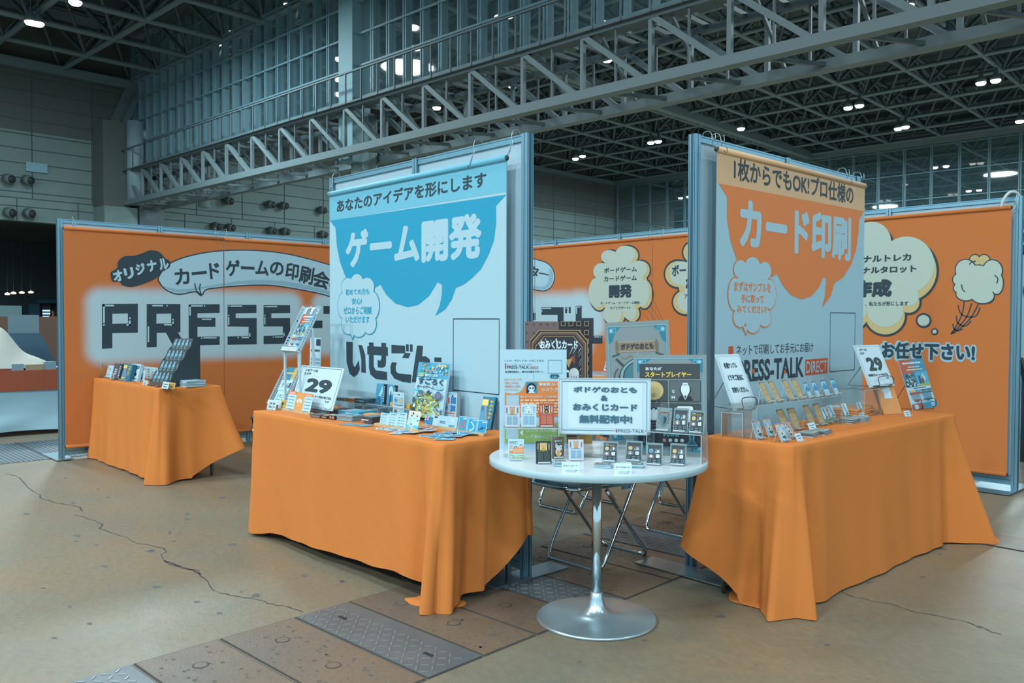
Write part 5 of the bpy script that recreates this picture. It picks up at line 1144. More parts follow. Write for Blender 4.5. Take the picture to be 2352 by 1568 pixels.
# white sheet with a smartphone print standing behind the rack
upright('notice_sheet', 'tall white notice sheet with small print, behind the leaflet rack', 'sign', rowA(2.73, 708), 742, ZA, nA, .04, 775, [('r', .55, .88, .95, .98, DARK), ('l', .1, .78, .9, .83, 1, DARK), ('l', .1, .3, .92, .7, 7, (120, 150, 166)), ('r', .55, .05, .9, .2, (60, 84, 98))], .002, PAPER, stand='back', width=.14)
def booth_sign(): return [('f', .035, .03, .965, .97, .006, DARK), ('t', 'このブースは', .13, .86, .43, .92, DARK, .06), ('t', 'エリア', .12, .77, .29, .83, DARK, .06), ('t', '29', .24, .37, .84, .7, DARK, .05), ('t', '株式会社プレス・トーク(いせごん)', .12, .24, .9, .31, DARK, .06), ('t', 'です', .78, .17, .88, .21, DARK, .04), ('r', .6, .02, .93, .05, PAPERC), ('r', .62, .015, .635, .055, (140, 84, 76)), ('t', 'PRESS-TALK', .65, .015, .9, .055, DARK, .0)]
PAPERC = (182, 208, 222)
upright('booth_sign', 'white booth number sign reading 29 on the front table, left side', 'sign', ony(667, 929, 2.44), 763, ZA, nA, (694, .5), 838, booth_sign(), .005, group='booth number signs', stand='back')
upright('name_tag', 'small two-line tag at the left front corner of the front table', 'tag', onA(612, 939), 632, ZA, nA, .25, 918, [('t', '名刺 / 資料', .2, .55, .85, .8, DARK, .02), ('t', 'ご自由にどうぞ', .12, .2, .9, .45, DARK, .02)], .0015, PAPER2, group='small tags on the front table', stand='block')
upright('name_card', 'yellow and white business card beside the leftmost two-line tag', 'card', onA(638, 938), 656, ZA, nA, .2, 917, [('r', .25, 0, 1, 1, (206, 172, 92)), ('e', .5, .6, .13, .2, DARK), ('p', [(.4, .05), (.5, .5), (.6, .05)], DARK), ('l', .62, .5, .95, .9, 3, (150, 120, 60))], .0012, PAPER2, stand='block')
def wood_holder(label, at, brx, z=ZA, d=.028, h=.013, n=nA, width=None):
    o = V(at); M = stand_frame(o, n); w = width or solve(M, px=brx); mb = MB()
    mb.box(0, w, 0, h, -d, -d*.52, WOOD, M); mb.box(0, w, 0, h, -d*.42, 0, WOOD, M); mb.box(0, w, 0, h*.35, -d*.52, -d*.42, WOOD, M)
    return tag(mb.build('wooden_card_holder'), label, 'card holder', 'pale wooden card holders'), M, w
BULB_OPS = [('e', .5, .55, .32, .13, WHITE), ('e', .5, .57, .2, .09, (206, 150, 92)), ('r', .4, .44, .6, .5, (206, 150, 92)), ('e', .5, .58, .13, .06, WHITE), ('r', .38, .3, .46, .34, WHITE), ('r', .54, .3, .62, .34, WHITE)]
LIST_OPS = [('r', 0, .84, 1, 1, (212, 118, 76)), ('l', .1, .87, .8, .96, 2, (232, 200, 180))]+[('e', .1, .72-k*.16, .05, .03, (200, 150, 120)) for k in range(5)]+[('l', .22, .70-k*.16, .85, .74-k*.16, 1, (50, 110, 150)) for k in range(5)]
_, M, w = wood_holder('pale wooden holder under the orange and white rule cards', onA(648, 943), 710)
for k, (ops, lab, body) in enumerate(((LIST_OPS, 'rule card with an orange header, left one in its wooden holder', PAPER), (BULB_OPS, 'orange card with a white light bulb, in the wooden holder', pr(204, 148, 84)), (LIST_OPS, 'rule card with an orange header, right of the bulb card', PAPER))):
    A_ = M @ V((w*.04+w*.3*k, .006, -.0132)); upright('rule_card', lab, 'card', A_, 0, ZA, nA, .26, 899-2+k*3, ops, .001, body, group='rule cards in wooden holders', width=w*.295)
def block(name, label, cat, at, brx, z, n, depth, height, cols, ops=None, group=None, top_ops=None, width=None, lean=0.):
    """box lying or standing: cols = front, side, top"""
    o = onz(at[0], at[1], z) if len(at) == 2 else V(at)
    M = stand_frame(o, n, lean); w = width or solve(M, px=brx); c = [mat('box_%d_%d_%d' % q, q, .45, spec=.4) for q in cols]
    t = MB(); t.add([(0, 0, 0), (w, 0, 0), (w, height, 0), (0, height, 0)], [(0, 1, 2, 3)], c[0], M)
    t.add([(0, height, 0), (w, height, 0), (w, height, -depth), (0, height, -depth)], [(0, 1, 2, 3)], c[2], M)
    t.add([(w, 0, 0), (w, 0, -depth), (w, height, -depth), (w, height, 0)], [(0, 1, 2, 3)], c[1], M); t.add([(0, 0, 0), (0, height, 0), (0, height, -depth), (0, 0, -depth)], [(0, 1, 2, 3)], c[1], M)
    t.add([(0, 0, -depth), (0, height, -depth), (w, height, -depth), (w, 0, -depth)], [(0, 1, 2, 3)], c[0], M); t.add([(0, 0, 0), (0, 0, -depth), (w, 0, -depth), (w, 0, 0)], [(0, 1, 2, 3)], c[0], M)
    if ops: draw(t, M, w, height, ops)
    if top_ops: draw(t, M @ Matrix.Translation((0, height, 0)) @ Matrix.Rotation(-math.pi/2, 4, 'X'), w, depth, top_ops)
    return tag(t.build(name), label, cat, group), M, w
GB = 'boxed card games on the front table'
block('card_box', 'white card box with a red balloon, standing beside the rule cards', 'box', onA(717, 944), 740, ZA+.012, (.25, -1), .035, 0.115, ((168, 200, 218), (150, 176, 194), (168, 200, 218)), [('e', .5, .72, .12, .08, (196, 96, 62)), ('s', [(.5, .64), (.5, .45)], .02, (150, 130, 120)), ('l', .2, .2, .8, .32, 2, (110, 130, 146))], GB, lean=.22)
block('clear_stand', 'clear acrylic stand under the white balloon card box', 'stand', onA(715, 946), 748, ZA, (.25, -1), .05, .011, ((170, 190, 196), (170, 190, 196), (180, 200, 206)), None)
tR, M1, w1, h1 = riser('clear acrylic riser carrying three flat game boxes', rowA(2.665, 778), 832, ZA, nA, 917, .12)
z1 = ZA+h1
tR, M2, w2, h2 = riser('clear acrylic riser carrying two upright blue game boxes', rowA(2.66, 834), 942, ZA, nA, 925, .09)
z2 = ZA+h2
def flatb(px, bx, y, dp, hh, cols, lab, z=ZA, ops=None, tops=None, n=(.12, -1)): return block('card_box', lab, 'box', on_line((-4, y, z), n, px) if y < 9 else onA(px, y), bx, z, n, dp, hh, cols, ops, GB, tops)
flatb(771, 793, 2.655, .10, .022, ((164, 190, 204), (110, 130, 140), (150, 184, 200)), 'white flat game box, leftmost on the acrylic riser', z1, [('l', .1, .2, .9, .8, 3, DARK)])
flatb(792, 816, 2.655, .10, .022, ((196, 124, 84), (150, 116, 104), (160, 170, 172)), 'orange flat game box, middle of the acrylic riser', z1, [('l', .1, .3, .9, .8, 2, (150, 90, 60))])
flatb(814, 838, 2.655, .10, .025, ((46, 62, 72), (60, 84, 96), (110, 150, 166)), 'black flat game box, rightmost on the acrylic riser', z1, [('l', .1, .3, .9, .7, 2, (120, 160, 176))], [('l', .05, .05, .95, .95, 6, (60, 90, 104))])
BLUE_A = [('r', 0, 0, .8, 1, (70, 150, 186)), ('p', [(.1, .1), (.7, .95), (.75, .6), (.3, .1)], (150, 200, 214)), ('p', [(0, .2), (.4, .4), (.7, .2), (.6, 0), (0, 0)], (40, 110, 150)), ('r', .8, 0, 1, 1, (40, 54, 64)), ('l', .84, .1, .96, .9, 7, SOFTW)]
BLUE_B = [('r', 0, 0, .8, 1, (60, 140, 180)), ('e', .42, .7, .28, .24, (170, 200, 206)), ('p', [(.25, 0), (.35, .6), (.42, .75), (.5, .6), (.62, 0)], (36, 84, 120)), ('r', .8, 0, 1, 1, (40, 54, 64)), ('l', .84, .1, .96, .9, 7, SOFTW)]
for px, bx, tp, ops, lab in ((862, 882, 880, BLUE_A, 'upright blue game box with pale streaks, left one on the riser'), (888, 906, 883, BLUE_B, 'upright blue game box with a full moon, right one on the riser')):
    upright('card_box', lab, 'box', on_line((-4, 2.71, z2), nA, px), bx, z2, nA, .1, tp, ops, .014, body=pr(44, 58, 68), group=GB)
for px, bx, lab in ((896, 903, 'small yellow wooden block, left one on the riser'), (931, 941, 'small yellow wooden block, right one on the riser')):
    block('wooden_block', lab, 'block', on_line((-4, 2.68, z2), nA, px), bx, z2, nA, .05, .022, ((196, 170, 92), (176, 148, 84), (206, 182, 108)), None, 'yellow wooden blocks on the riser')
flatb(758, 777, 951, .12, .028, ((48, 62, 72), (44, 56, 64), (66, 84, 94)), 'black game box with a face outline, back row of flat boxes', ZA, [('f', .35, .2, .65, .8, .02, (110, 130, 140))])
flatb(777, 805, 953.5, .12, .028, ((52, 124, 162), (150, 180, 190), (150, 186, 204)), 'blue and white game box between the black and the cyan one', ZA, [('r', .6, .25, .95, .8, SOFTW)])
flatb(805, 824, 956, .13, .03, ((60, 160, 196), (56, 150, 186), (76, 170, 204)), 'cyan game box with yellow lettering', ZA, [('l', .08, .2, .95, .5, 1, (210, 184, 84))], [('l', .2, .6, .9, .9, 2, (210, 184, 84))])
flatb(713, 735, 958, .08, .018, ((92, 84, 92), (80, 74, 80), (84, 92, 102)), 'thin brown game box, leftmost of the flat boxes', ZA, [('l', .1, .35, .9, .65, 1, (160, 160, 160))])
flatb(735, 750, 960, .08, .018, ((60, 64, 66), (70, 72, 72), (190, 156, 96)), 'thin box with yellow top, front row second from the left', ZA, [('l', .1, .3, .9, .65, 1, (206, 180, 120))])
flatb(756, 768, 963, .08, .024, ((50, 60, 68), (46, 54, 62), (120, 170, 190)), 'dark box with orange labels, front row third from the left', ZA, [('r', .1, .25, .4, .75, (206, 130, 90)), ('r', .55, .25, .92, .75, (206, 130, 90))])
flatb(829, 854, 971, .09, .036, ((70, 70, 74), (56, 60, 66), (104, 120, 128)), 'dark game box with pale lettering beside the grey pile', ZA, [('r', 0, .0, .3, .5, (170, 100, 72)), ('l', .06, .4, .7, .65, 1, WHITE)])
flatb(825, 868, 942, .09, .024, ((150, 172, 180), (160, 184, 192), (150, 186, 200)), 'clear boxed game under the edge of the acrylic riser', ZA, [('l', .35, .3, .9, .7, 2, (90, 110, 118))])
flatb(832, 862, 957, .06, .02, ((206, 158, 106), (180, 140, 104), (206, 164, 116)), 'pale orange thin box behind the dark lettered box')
stack('grey pile of cards in the middle of the front table', onA(803, 965), ZA, .1, .13, .075, 12, .0026, [mat('card_grey', (150, 166, 172), .4), mat('card_grey_b', (128, 150, 160), .4)], [('r', 0, 0, 1, 1, (120, 160, 178)), ('p', [(.1, .2), (.5, .8), (.9, .3)], (70, 130, 160))])
def flat_card(label, c, ang, w, d, z, ops, group, base=None):
    mb = MB(); M = Matrix.Translation((c[0], c[1], z)) @ Matrix.Rotation(ang, 4, 'Z') @ Matrix.Translation((-w/2, -d/2, 0)); mb.box(0, w, 0, d, 0, .0009, base or PAPER2, M); draw(mb, M @ Matrix.Translation((0, 0, .0009)), w, d, ops, .0001, .00004); tag(mb.build('picture_card'), label, 'card', group)
flat_card('glossy blue grey card lying before the grey pile, left one', onA(806, 975), .5, .1, .07, ZA, [('p', [(0, 0), (1, .4), (1, 1), (.3, .8)], (60, 110, 140)), ('l', .1, .1, .9, .9, 5, (130, 170, 186))], 'glossy cards before the grey pile', pr(84, 128, 150))
flat_card('glossy blue grey card lying before the grey pile, right one', onA(836, 977), -.2, .1, .07, ZA+.001, [('p', [(0, 0), (.8, .3), (1, 1), (.4, .8)], (50, 100, 130)), ('l', .1, .1, .9, .9, 6, (140, 180, 196))], 'glossy cards before the grey pile', pr(84, 128, 150))
upright('info_card', 'narrow white info card with four little pictures, beside the big book', 'card', rowA(2.66, 902), 927, ZA, nA, .03, 899, [('t', '装備', .42, .88, .6, .93, DARK, .03), ('r', .05, .9, .38, .905, DARK), ('r', .65, .9, .95, .905, DARK)]+[('r', a, b, a+.36, b+.26, (130, 180, 200)) for a, b in ((.08, .55), (.55, .55), (.08, .12), (.55, .12))]+[('e', a+.18, b+.13, .14, .07, c) for a, b, c in ((.08, .55, (90, 140, 160)), (.55, .55, (190, 170, 120)), (.08, .12, (110, 90, 90)), (.55, .12, (190, 180, 130)))]+[('l', .08, .48, .92, .52, 2, DARK)], .002, PAPER, stand='back')
LIST3 = [('r', 0, .94, 1, 1, (70, 170, 206)), ('l', .2, .82, .8, .88, 1, DARK), ('r', .1, .76, .9, .775, (150, 120, 120))]+[('e', .18, .62-k*.17, .06, .045, (50, 140, 190)) for k in range(4)]+[('l', .32, .6-k*.17, .8, .64-k*.17, 1, (70, 120, 150)) for k in range(4)]
_, M, w = wood_holder('pale wooden holder with word list cards in the middle of the front table', onA(859, 977), 960)
for k, lab in enumerate(('white word list card, left one in the middle wooden holder', 'white word list card, second in the middle wooden holder', 'white word list card, third in the middle wooden holder')):
    upright('rule_card', lab, 'card', M @ V((w*.08+k*w*.2, .006, -.0132)), 0, ZA, nA, .16, 946-k, LIST3, .001, PAPER, group='rule cards in wooden holders', width=w*.195)
r_ = random.Random(4)
upright('rule_card', 'comic card with numbered pictures, right end of the middle wooden holder', 'card', M @ V((w*.67, .006, -.0132)), 0, ZA, nA, .3, 942, [('r', 0, 0, 1, .25, (80, 180, 210)), ('r', 0, .7, 1, 1, (206, 200, 190))]+[('e', r_.uniform(.1, .9), r_.uniform(.1, .9), .06, .04, r_.choice([(60, 80, 90), (206, 190, 120), (150, 200, 214)])) for _ in range(20)]+[('e', .68, .85, .12, .08, WHITE), ('t', '2', .64, .81, .72, .89, DARK, .02), ('e', .55, .15, .12, .09, WHITE), ('t', '3', .51, .1, .59, .2, DARK, .02), ('t', '1', .86, .48, .92, .56, DARK, .02)], .001, PAPER, group='rule cards in wooden holders', width=w*.26)
# big picture book
r_ = random.Random(8)
PALT = [(60, 150, 190), (150, 196, 206), (196, 176, 96), (70, 92, 104), (120, 164, 100), (206, 220, 226), (196, 120, 92), (50, 110, 150)]
BOOK = [('r', 0, 0, 1, 1, (166, 202, 220)), ('r', 0, .72, 1, 1, (70, 160, 196))]
BOOK += [('e', r_.uniform(.03, .97), r_.uniform(.8, .98), .03, .016, r_.choice(PALT)) for _ in range(70)]
BOOK += [('e', .16, .78, .13, .06, (44, 146, 190)), ('l', .07, .74, .26, .81, 2, (206, 190, 110)), ('r', .7, .93, .94, .975, (206, 186, 96)), ('r', .72, .94, .92, .965, WHITE), ('l', .74, .945, .9, .96, 1, DARK),
         ('t', '頭がよくなる!', .3, .745, .72, .8, WHITE, .05), ('t', 'すごろく', .1, .6, .92, .725, (36, 84, 112), .05), ('t', 'ボードゲーム', .08, .52, .66, .585, (40, 60, 72), .03), ('e', .8, .555, .14, .035, (60, 160, 200)), ('e', .8, .555, .13, .028, (170, 206, 222)), ('t', 'ブック', .71, .535, .89, .575, (50, 140, 184), .04),
         ('p', [(.0, .42), (.16, .46), (.16, .52), (.02, .5)], (80, 180, 214)), ('e', .45, .22, .42, .22, (140, 172, 104)), ('e', .45, .22, .36, .18, (158, 182, 112))]
BOOK += [('e', .45+.4*r_.uniform(-1, 1), .24+.22*r_.uniform(-1, 1), .03, .014, r_.choice(PALT)) for _ in range(120)]
BOOK += [('e', .86, .42, .1, .07, (50, 110, 150)), ('e', .86, .42, .07, .05, (120, 110, 140)), ('e', .55, .46, .06, .04, (60, 80, 90)), ('e', .3, .46, .1, .03, (70, 110, 120)), ('e', .12, .12, .05, .05, DARK), ('e', .14, .2, .04, .03, WHITE), ('e', .1, .3, .05, .06, (60, 90, 100)), ('p', [(.72, 0), (1, 0), (1, .22), (.82, .2)], (150, 190, 200))]+[('e', r_.uniform(.75, .98), r_.uniform(.02, .2), .025, .014, r_.choice(PALT)) for _ in range(30)]
tB, MBk, wBk, hBk = upright('picture_book', 'large colourful board game picture book leaning upright on the front table', 'book', rowA(2.66, 944, ZA+.022), 1014, ZA+.022, nA, (962, .34), 831, BOOK, .014, body=PAPER, kind='cover')
mb = MB(); e0 = MBk @ V((wBk*.2, -.003, -.014)); 
for u in (.2, .75):
    p = MBk @ V((wBk*u, -.004, .012)); q = MBk @ V((wBk*u, -.004, -.02)); mb.bar(p, q, .006, BLKWIRE); mb.bar(p, p+V((0, -.004, .016)), .006, BLKWIRE); mb.bar(q, V((q.x, 2.74, ZA+.004)), .008, BLKWIRE); mb.bar(p, V((p.x, p.y, ZA)), .008, BLKWIRE)
    b = MBk @ V((wBk*u, hBk*.6, -.016)); mb.bar(b, V((b.x, 2.74, ZA+.004)), .006, BLKWIRE)
tag(mb.build('book_easel'), 'small black easel under the large picture book', 'easel')
FLAGBOX = [('l', .1, .93, .9, .965, 1, (80, 150, 190)), ('r', .08, .62, .5, .84, SOFTW), ('r', .1, .65, .22, .82, (70, 130, 100)), ('r', .22, .65, .36, .82, (206, 220, 226)), ('r', .36, .65, .48, .82, (190, 90, 72)), ('r', .62, .86, .74, .91, DARK), ('r', .1, .42, .5, .6, (140, 182, 206)), ('l', .2, .46, .4, .54, 2, (80, 110, 130)), ('t', '国', .58, .64, .93, .85, (44, 120, 176), .06), ('t', '旗', .55, .4, .93, .61, (44, 120, 176), .06), ('t', '博', .55, .05, .93, .28, (196, 96, 78), .06), ('l', .08, .33, .92, .37, 1, (196, 96, 78)), ('r', .1, .22, .45, .3, (80, 180, 214)), ('e', .22, .1, .05, .04, DARK), ('e', .42, .12, .06, .05, DARK), ('r', .37, .02, .47, .1, (60, 70, 80))]
block('card_box', 'tall white flag quiz box with blue and red characters', 'box', rowA(2.69, 1015), 1047, ZA, (.3, -1), .035, .165, ((166, 198, 214), (170, 184, 190), (166, 198, 214)), FLAGBOX, GB, lean=.08)
_, M, w = wood_holder('pale wooden holder with the flag cards', onA(968, 979), 1044)
AUS = [('r', 0, 0, .62, .82, (40, 124, 180)), ('r', .03, .5, .3, .8, (60, 84, 130)), ('s', [(.03, .5), (.3, .8)], .05, WHITE), ('s', [(.03, .8), (.3, .5)], .05, WHITE), ('s', [(.165, .5), (.165, .8)], .05, (196, 100, 90)), ('s', [(.03, .65), (.3, .65)], .05, (196, 100, 90)), ('e', .15, .2, .03, .05, WHITE), ('e', .45, .3, .02, .035, WHITE), ('e', .5, .55, .02, .035, WHITE), ('l', .05, .88, .5, .94, 1, DARK), ('r', .72, .8, .92, .95, DARK)]
for k, (ops, lab, ww) in enumerate(((AUS, 'card with the Australian flag, left end of its wooden holder', .42), ([('l', .2, .35, .8, .6, 2, (70, 100, 120))], 'pale blue question card next to the Australian flag card', .28), ([('f', .3, .5, .7, .9, .02, WHITE), ('e', .5, .7, .1, .12, WHITE), ('l', .2, .15, .8, .35, 2, (70, 100, 120))], 'pale blue card with a small white frame, right of the question card', .28))):
    upright('rule_card', lab, 'card', M @ V((w*(.0, .42, .7)[k], .006, -.0132)), 0, ZA, nA, .22, (951, 953, 955)[k], ops, .001, PAPER if k == 0 else pr(156, 196, 220), group='rule cards in wooden holders', width=w*ww)
nS = (.1, -1)
_, M, w = wood_holder('pale wooden holder with three sea animal cards', onA(1044, 993), 1111, n=nS)
SEA = [('r', .05, .04, .95, .96, (44, 146, 190)), ('l', .45, .82, .9, .9, 1, WHITE)]
OCT = SEA+[('e', .5, .62, .16, .14, (180, 100, 84)), ('e', .5, .45, .12, .12, (180, 100, 84))]+[('s', smooth([(.5, .42), (.5+.2*d, .34), (.5+.3*d, .2+.1*abs(d))], 3, False), .05, (180, 100, 84)) for d in (-1.1, -.7, -.25, .25, .7, 1.1)]
EEL = SEA+[('s', smooth([(.3, .75), (.55, .6), (.7, .4), (.5, .2), (.25, .2)], 4, False), .13, (160, 200, 216))]
SHK = SEA+[('p', smooth([(.1, .3), (.4, .45), (.5, .62), (.6, .5), (.92, .5), (.7, .4), (.5, .3)], 3), (40, 84, 116))]
for k, (ops, lab) in enumerate(((OCT, 'blue sea card with a red octopus'), (EEL, 'blue sea card with a pale eel'), (SHK, 'blue sea card with a dark shark'))):
    upright('sea_card', lab+', standing in a wooden holder', 'card', M @ V((w*(.02+.33*k), .006, -.0132)), 0, ZA, nS, .24, (955, 959, 964)[k], ops, .001, PAPER, group='standing sea animal cards', width=w*.31)
FISH = [('r', 0, 0, 1, 1, (44, 116, 146)), ('p', [(.0, .0), (.5, .15), (.2, .6), (0, .5)], (70, 150, 180)), ('p', smooth([(.15, .9), (.35, .4), (.6, .12), (.5, .5), (.35, .85)], 3), (130, 140, 160)), ('r', .0, .72, .5, .92, (206, 186, 92)), ('l', .05, .75, .45, .9, 3, (240, 220, 150)), ('e', .3, .15, .2, .06, (206, 186, 92))]
FISH += [('t', c_, .62, .8-k*.12, .9, .89-k*.12, (206, 182, 84), .05) for k, c_ in enumerate('サカナカナ')]
upright('card_box', 'dark teal fish game box with yellow lettering, right end of the front table', 'box', onA(1103, 984), 1126, ZA, (.25, -1), (1114, .3), 910, FISH, .02, body=pr(40, 100, 128), group=GB, stand='easel')
ordn = ['first', 'second', 'third', 'fourth', 'fifth', 'sixth', 'seventh', 'eighth', 'ninth', 'tenth', 'eleventh', 'twelfth']
r_ = random.Random(21)
SP = sorted([(884, 984), (903, 987), (918, 984), (905, 996), (925, 995), (940, 985), (955, 986), (972, 986), (952, 995), (935, 990), (985, 992)])
for k, q in enumerate(SP):
    p = onz(q[0], q[1], ZA); cc = [(206, 120, 90), (90, 150, 190), (206, 186, 110), (70, 110, 130), (150, 190, 206)]
    flat_card(f'white picture card in the loose spread, {ordn[k]} from the left', (p.x, max(p.y, 2.30)), r_.uniform(-.9, .9), .058, .088, ZA+.0011*k, [('r', .1, .35, .9, .9, r_.choice(cc)), ('e', .5, .6, .25, .18, r_.choice(cc)), ('l', .15, .1, .85, .28, 2, (120, 150, 166))], 'loose white picture cards at the front table edge')
SP = sorted([(985, 1000), (1002, 1003), (1018, 997), (1030, 1003), (1040, 995), (1052, 1003), (1064, 998), (1022, 1009), (1076, 999)])
for k, q in enumerate(SP):
    p = onz(q[0], q[1], ZA)
    flat_card(f'blue sea card in the loose spread, {ordn[k]} from the left', (min(p.x, -2.92), max(p.y, 2.30)), r_.uniform(-.9, .9), .058, .088, ZA+.0011*k, [('r', .06, .04, .94, .96, (48, 146, 188)), ('p', smooth([(.2, .3), (.5, .6), (.8, .5), (.6, .3)], 3), r_.choice([(160, 200, 214), (40, 96, 130), (170, 110, 90)])), ('l', .4, .82, .9, .9, 1, WHITE)], 'loose blue sea cards at the front table corner')
# ================================================================== right table: card samples
nB = (1, 0); ZB_ = TB[4]+.005
def onB(px, py): p = onz(px, py, ZB_); return V((min(max(p.x, TB[0]+.03), TB[1]-.02), max(p.y, TB[2]+.02), ZB_))
GC = 'sample cards on the right table'
TAN = [('r', 0, 0, 1, 1, (166, 150, 112)), ('r', 0, 0, .07, 1, (128, 106, 74)), ('r', .93, 0, 1, 1, (128, 106, 74)), ('r', 0, .96, 1, 1, (128, 106, 74)), ('r', 0, 0, 1, .04, (128, 106, 74)), ('e', .12, .95, .12, .05, (112, 92, 66)), ('e', .88, .05, .14, .06, (112, 92, 66)), ('e', .1, .06, .1, .05, (120, 98, 68)), ('l', .3, .6, .7, .66, 2, (148, 132, 96)), ('l', .3, .4, .72, .44, 2, (148, 132, 96)), ('e', .5, .2, .3, .02, (160, 180, 176))]
MTN = [('r', 0, 0, 1, 1, (40, 54, 64)), ('r', .06, .42, .94, .95, (120, 190, 220)), ('p', [(.06, .62), (.3, .7), (.52, .9), (.75, .72), (.94, .66), (.94, .6), (.06, .58)], (44, 128, 176)), ('r', .06, .42, .94, .6, (60, 150, 196)), ('p', [(.2, .58), (.52, .44), (.8, .58)], (36, 110, 160)), ('r', .06, .04, .94, .42, (160, 192, 206)), ('l', .15, .1, .85, .36, 5, (130, 170, 190))]
BIRD = [('r', 0, 0, 1, 1, (168, 204, 220)), ('r', 0, 0, 1, .28, (86, 120, 92)), ('s', smooth([(.35, .93), (.42, .75), (.55, .55), (.6, .4)], 4, False), .18, (36, 104, 136)), ('p', [(.2, .32), (.45, .38), (.8, .42), (.95, .38), (.6, .3)], (40, 70, 96)), ('e', .6, .38, .18, .06, (56, 110, 140)), ('l', .2, .08, .8, .2, 2, (150, 180, 160)), ('e', .5, .66, .03, .02, (40, 60, 80))]
KOA = [('r', 0, 0, 1, 1, (156, 188, 210)), ('r', 0, .9, 1, 1, (150, 130, 150)), ('r', .2, .84, .9, .92, (206, 190, 140)), ('l', .4, .855, .8, .9, 1, DARK), ('f', .08, .05, .92, .8, .03, (110, 150, 180)), ('e', .5, .5, .34, .17, (190, 196, 196)), ('e', .2, .66, .13, .06, (130, 160, 180)), ('e', .8, .66, .13, .06, (130, 160, 180)), ('e', .5, .44, .09, .06, DARK), ('e', .35, .54, .04, .02, DARK), ('e', .65, .54, .04, .02, DARK), ('e', .62, .25, .25, .08, (50, 96, 100)), ('e', .4, .14, .12, .06, WHITE), ('e', .7, .14, .1, .05, (196, 140, 100))]
r_ = random.Random(2)
CONF = KOA+[('e', r_.random(), r_.random(), .05, .02, r_.choice([(206, 150, 140), (214, 200, 130), (160, 140, 190), (206, 220, 226), (180, 110, 90)])) for _ in range(170)]
def riserB(label, y0, y1, x, ztop, depth):
    o = V((x, y0, ZB_)); return riser(label, o, 0, ZB_, nB, 0, depth, width=y1-y0, height=ztop-ZB_)
XS = -2.02; ZS = (onx(1813, 921, XS).z+onx(1937, 907, XS).z)/2
riserB('long clear acrylic riser carrying parchment and mountain cards on the right table', onx(1738, 930, XS).y, onx(1937, 907, XS).y, XS, ZS, .15)
words9 = ['first', 'second', 'third', 'fourth', 'fifth', 'sixth', 'seventh']
def cardB(name, lab, bl, brx, tl, ops, z=None, body=None, th=.0015):
    if z: o = onx(bl[0], bl[1], XS-.012); o.z = z; o = V((XS-.012, o.y, z))
    else: o = onB(*bl)
    return upright(name, lab, 'card', o, brx, z or ZB_, nB, (tl[0], .75), tl[1], ops, th, body or PAPER, group=GC, stand='easel')
for k, (bl, bx, tl) in enumerate((((1763, 930), 1776, (1740, 878)), ((1784, 926), 1797, (1762, 876)), ((1815, 923), 1828, (1794, 873)), ((1836, 920), 1849, (1815, 871)))):
    cardB('sample_card', f'tan parchment bookmark card, {words9[k]} from the left on the long acrylic riser', bl, bx, tl, TAN, ZS)
for k, (bl, bx, tl) in enumerate((((1859, 916), 1868, (1844, 879)), ((1876, 913), 1886, (1862, 877)), ((1897, 910), 1909, (1883, 874)), ((1919, 907), 1929, (1905, 871)))):
    cardB('sample_card', f'blue mountain lake card, {words9[k]} from the left on the long acrylic riser', bl, bx, tl, MTN, ZS)
for bl, bx, tl, lab in (((1738, 1010), 1755, (1726, 967), 'koala sample card farthest left on the right table'), ((1765, 1004), 1781, (1751, 962), 'koala sample card between two others, farther back'), ((1796, 1016), 1812, (1779, 973), 'koala sample card nearest the table front')):
    cardB('sample_card', lab, bl, bx, tl, KOA)
cardB('sample_card', 'glittering confetti koala card next to the front koala card', (1813, 1009), 1830, (1793, 971), CONF)
for k, (bl, bx, tl) in enumerate((((1802, 992), 1818, (1781, 941)), ((1825, 989), 1842, (1806, 938)), ((1863, 981), 1876, (1843, 931)), ((1884, 978), 1898, (1865, 928)))):
    cardB('sample_card', f'tall tan parchment card standing on the cloth, {words9[k]} from the left', bl, bx, tl, TAN)
for k, (bl, bx, tl) in enumerate((((1898, 973), 1909, (1884, 936)), ((1912, 969), 1924, (1898, 931)), ((1945, 964), 1955, (1932, 927)), ((1978, 960), 1988, (1966, 924)))):
    cardB('sample_card', f'blue heron card with a green base, {words9[k]} from the left', bl, bx, tl, BIRD)
for bl, bx, tl, lab in (((1833, 1014), 1846, (1824, 996), 'white price tag before the confetti koala card'), ((1861, 989), 1877, (1854, 972), 'white price tag before the third tall parchment card'), ((1977, 961), 1989, (1969, 948), 'white price tag before the last heron card'), ((2080, 957), 2093, (2075, 944), 'white price tag near the blue leaflet easel')):
    o = onB(*bl); upright('price_tag', lab, 'tag', o, bx, ZB_, nB, (tl[0], .5), tl[1], [('l', .15, .6, .85, .75, 1, DARK), ('l', .25, .3, .75, .45, 1, DARK)], .0012, PAPER2, group='price tags on the right table', stand='block')
G1, G2 = mat('sleeved_pack_light', (160, 174, 178), .35), mat('sleeved_pack_dark', (96, 112, 118), .35)
PKT = [('r', .05, .05, .95, .95, (150, 168, 172)), ('l', .2, .3, .8, .7, 3, (110, 130, 136))]
for c, lab, n in (((1858, 1001), 'sleeved card packs piled before the parchment cards, left pile', 4), ((1885, 996), 'sleeved card packs piled before the parchment cards, right pile', 4), ((1951, 970), 'sleeved card packs piled before the heron cards, left pile', 5), ((1976, 967), 'sleeved card packs piled before the heron cards, right pile', 5)):
    p = onB(*c); stack(lab, p, ZB_, .15, .075, .105, n, .005, [G1, G2], PKT, jit=.006, group='piles of sleeved card packs')
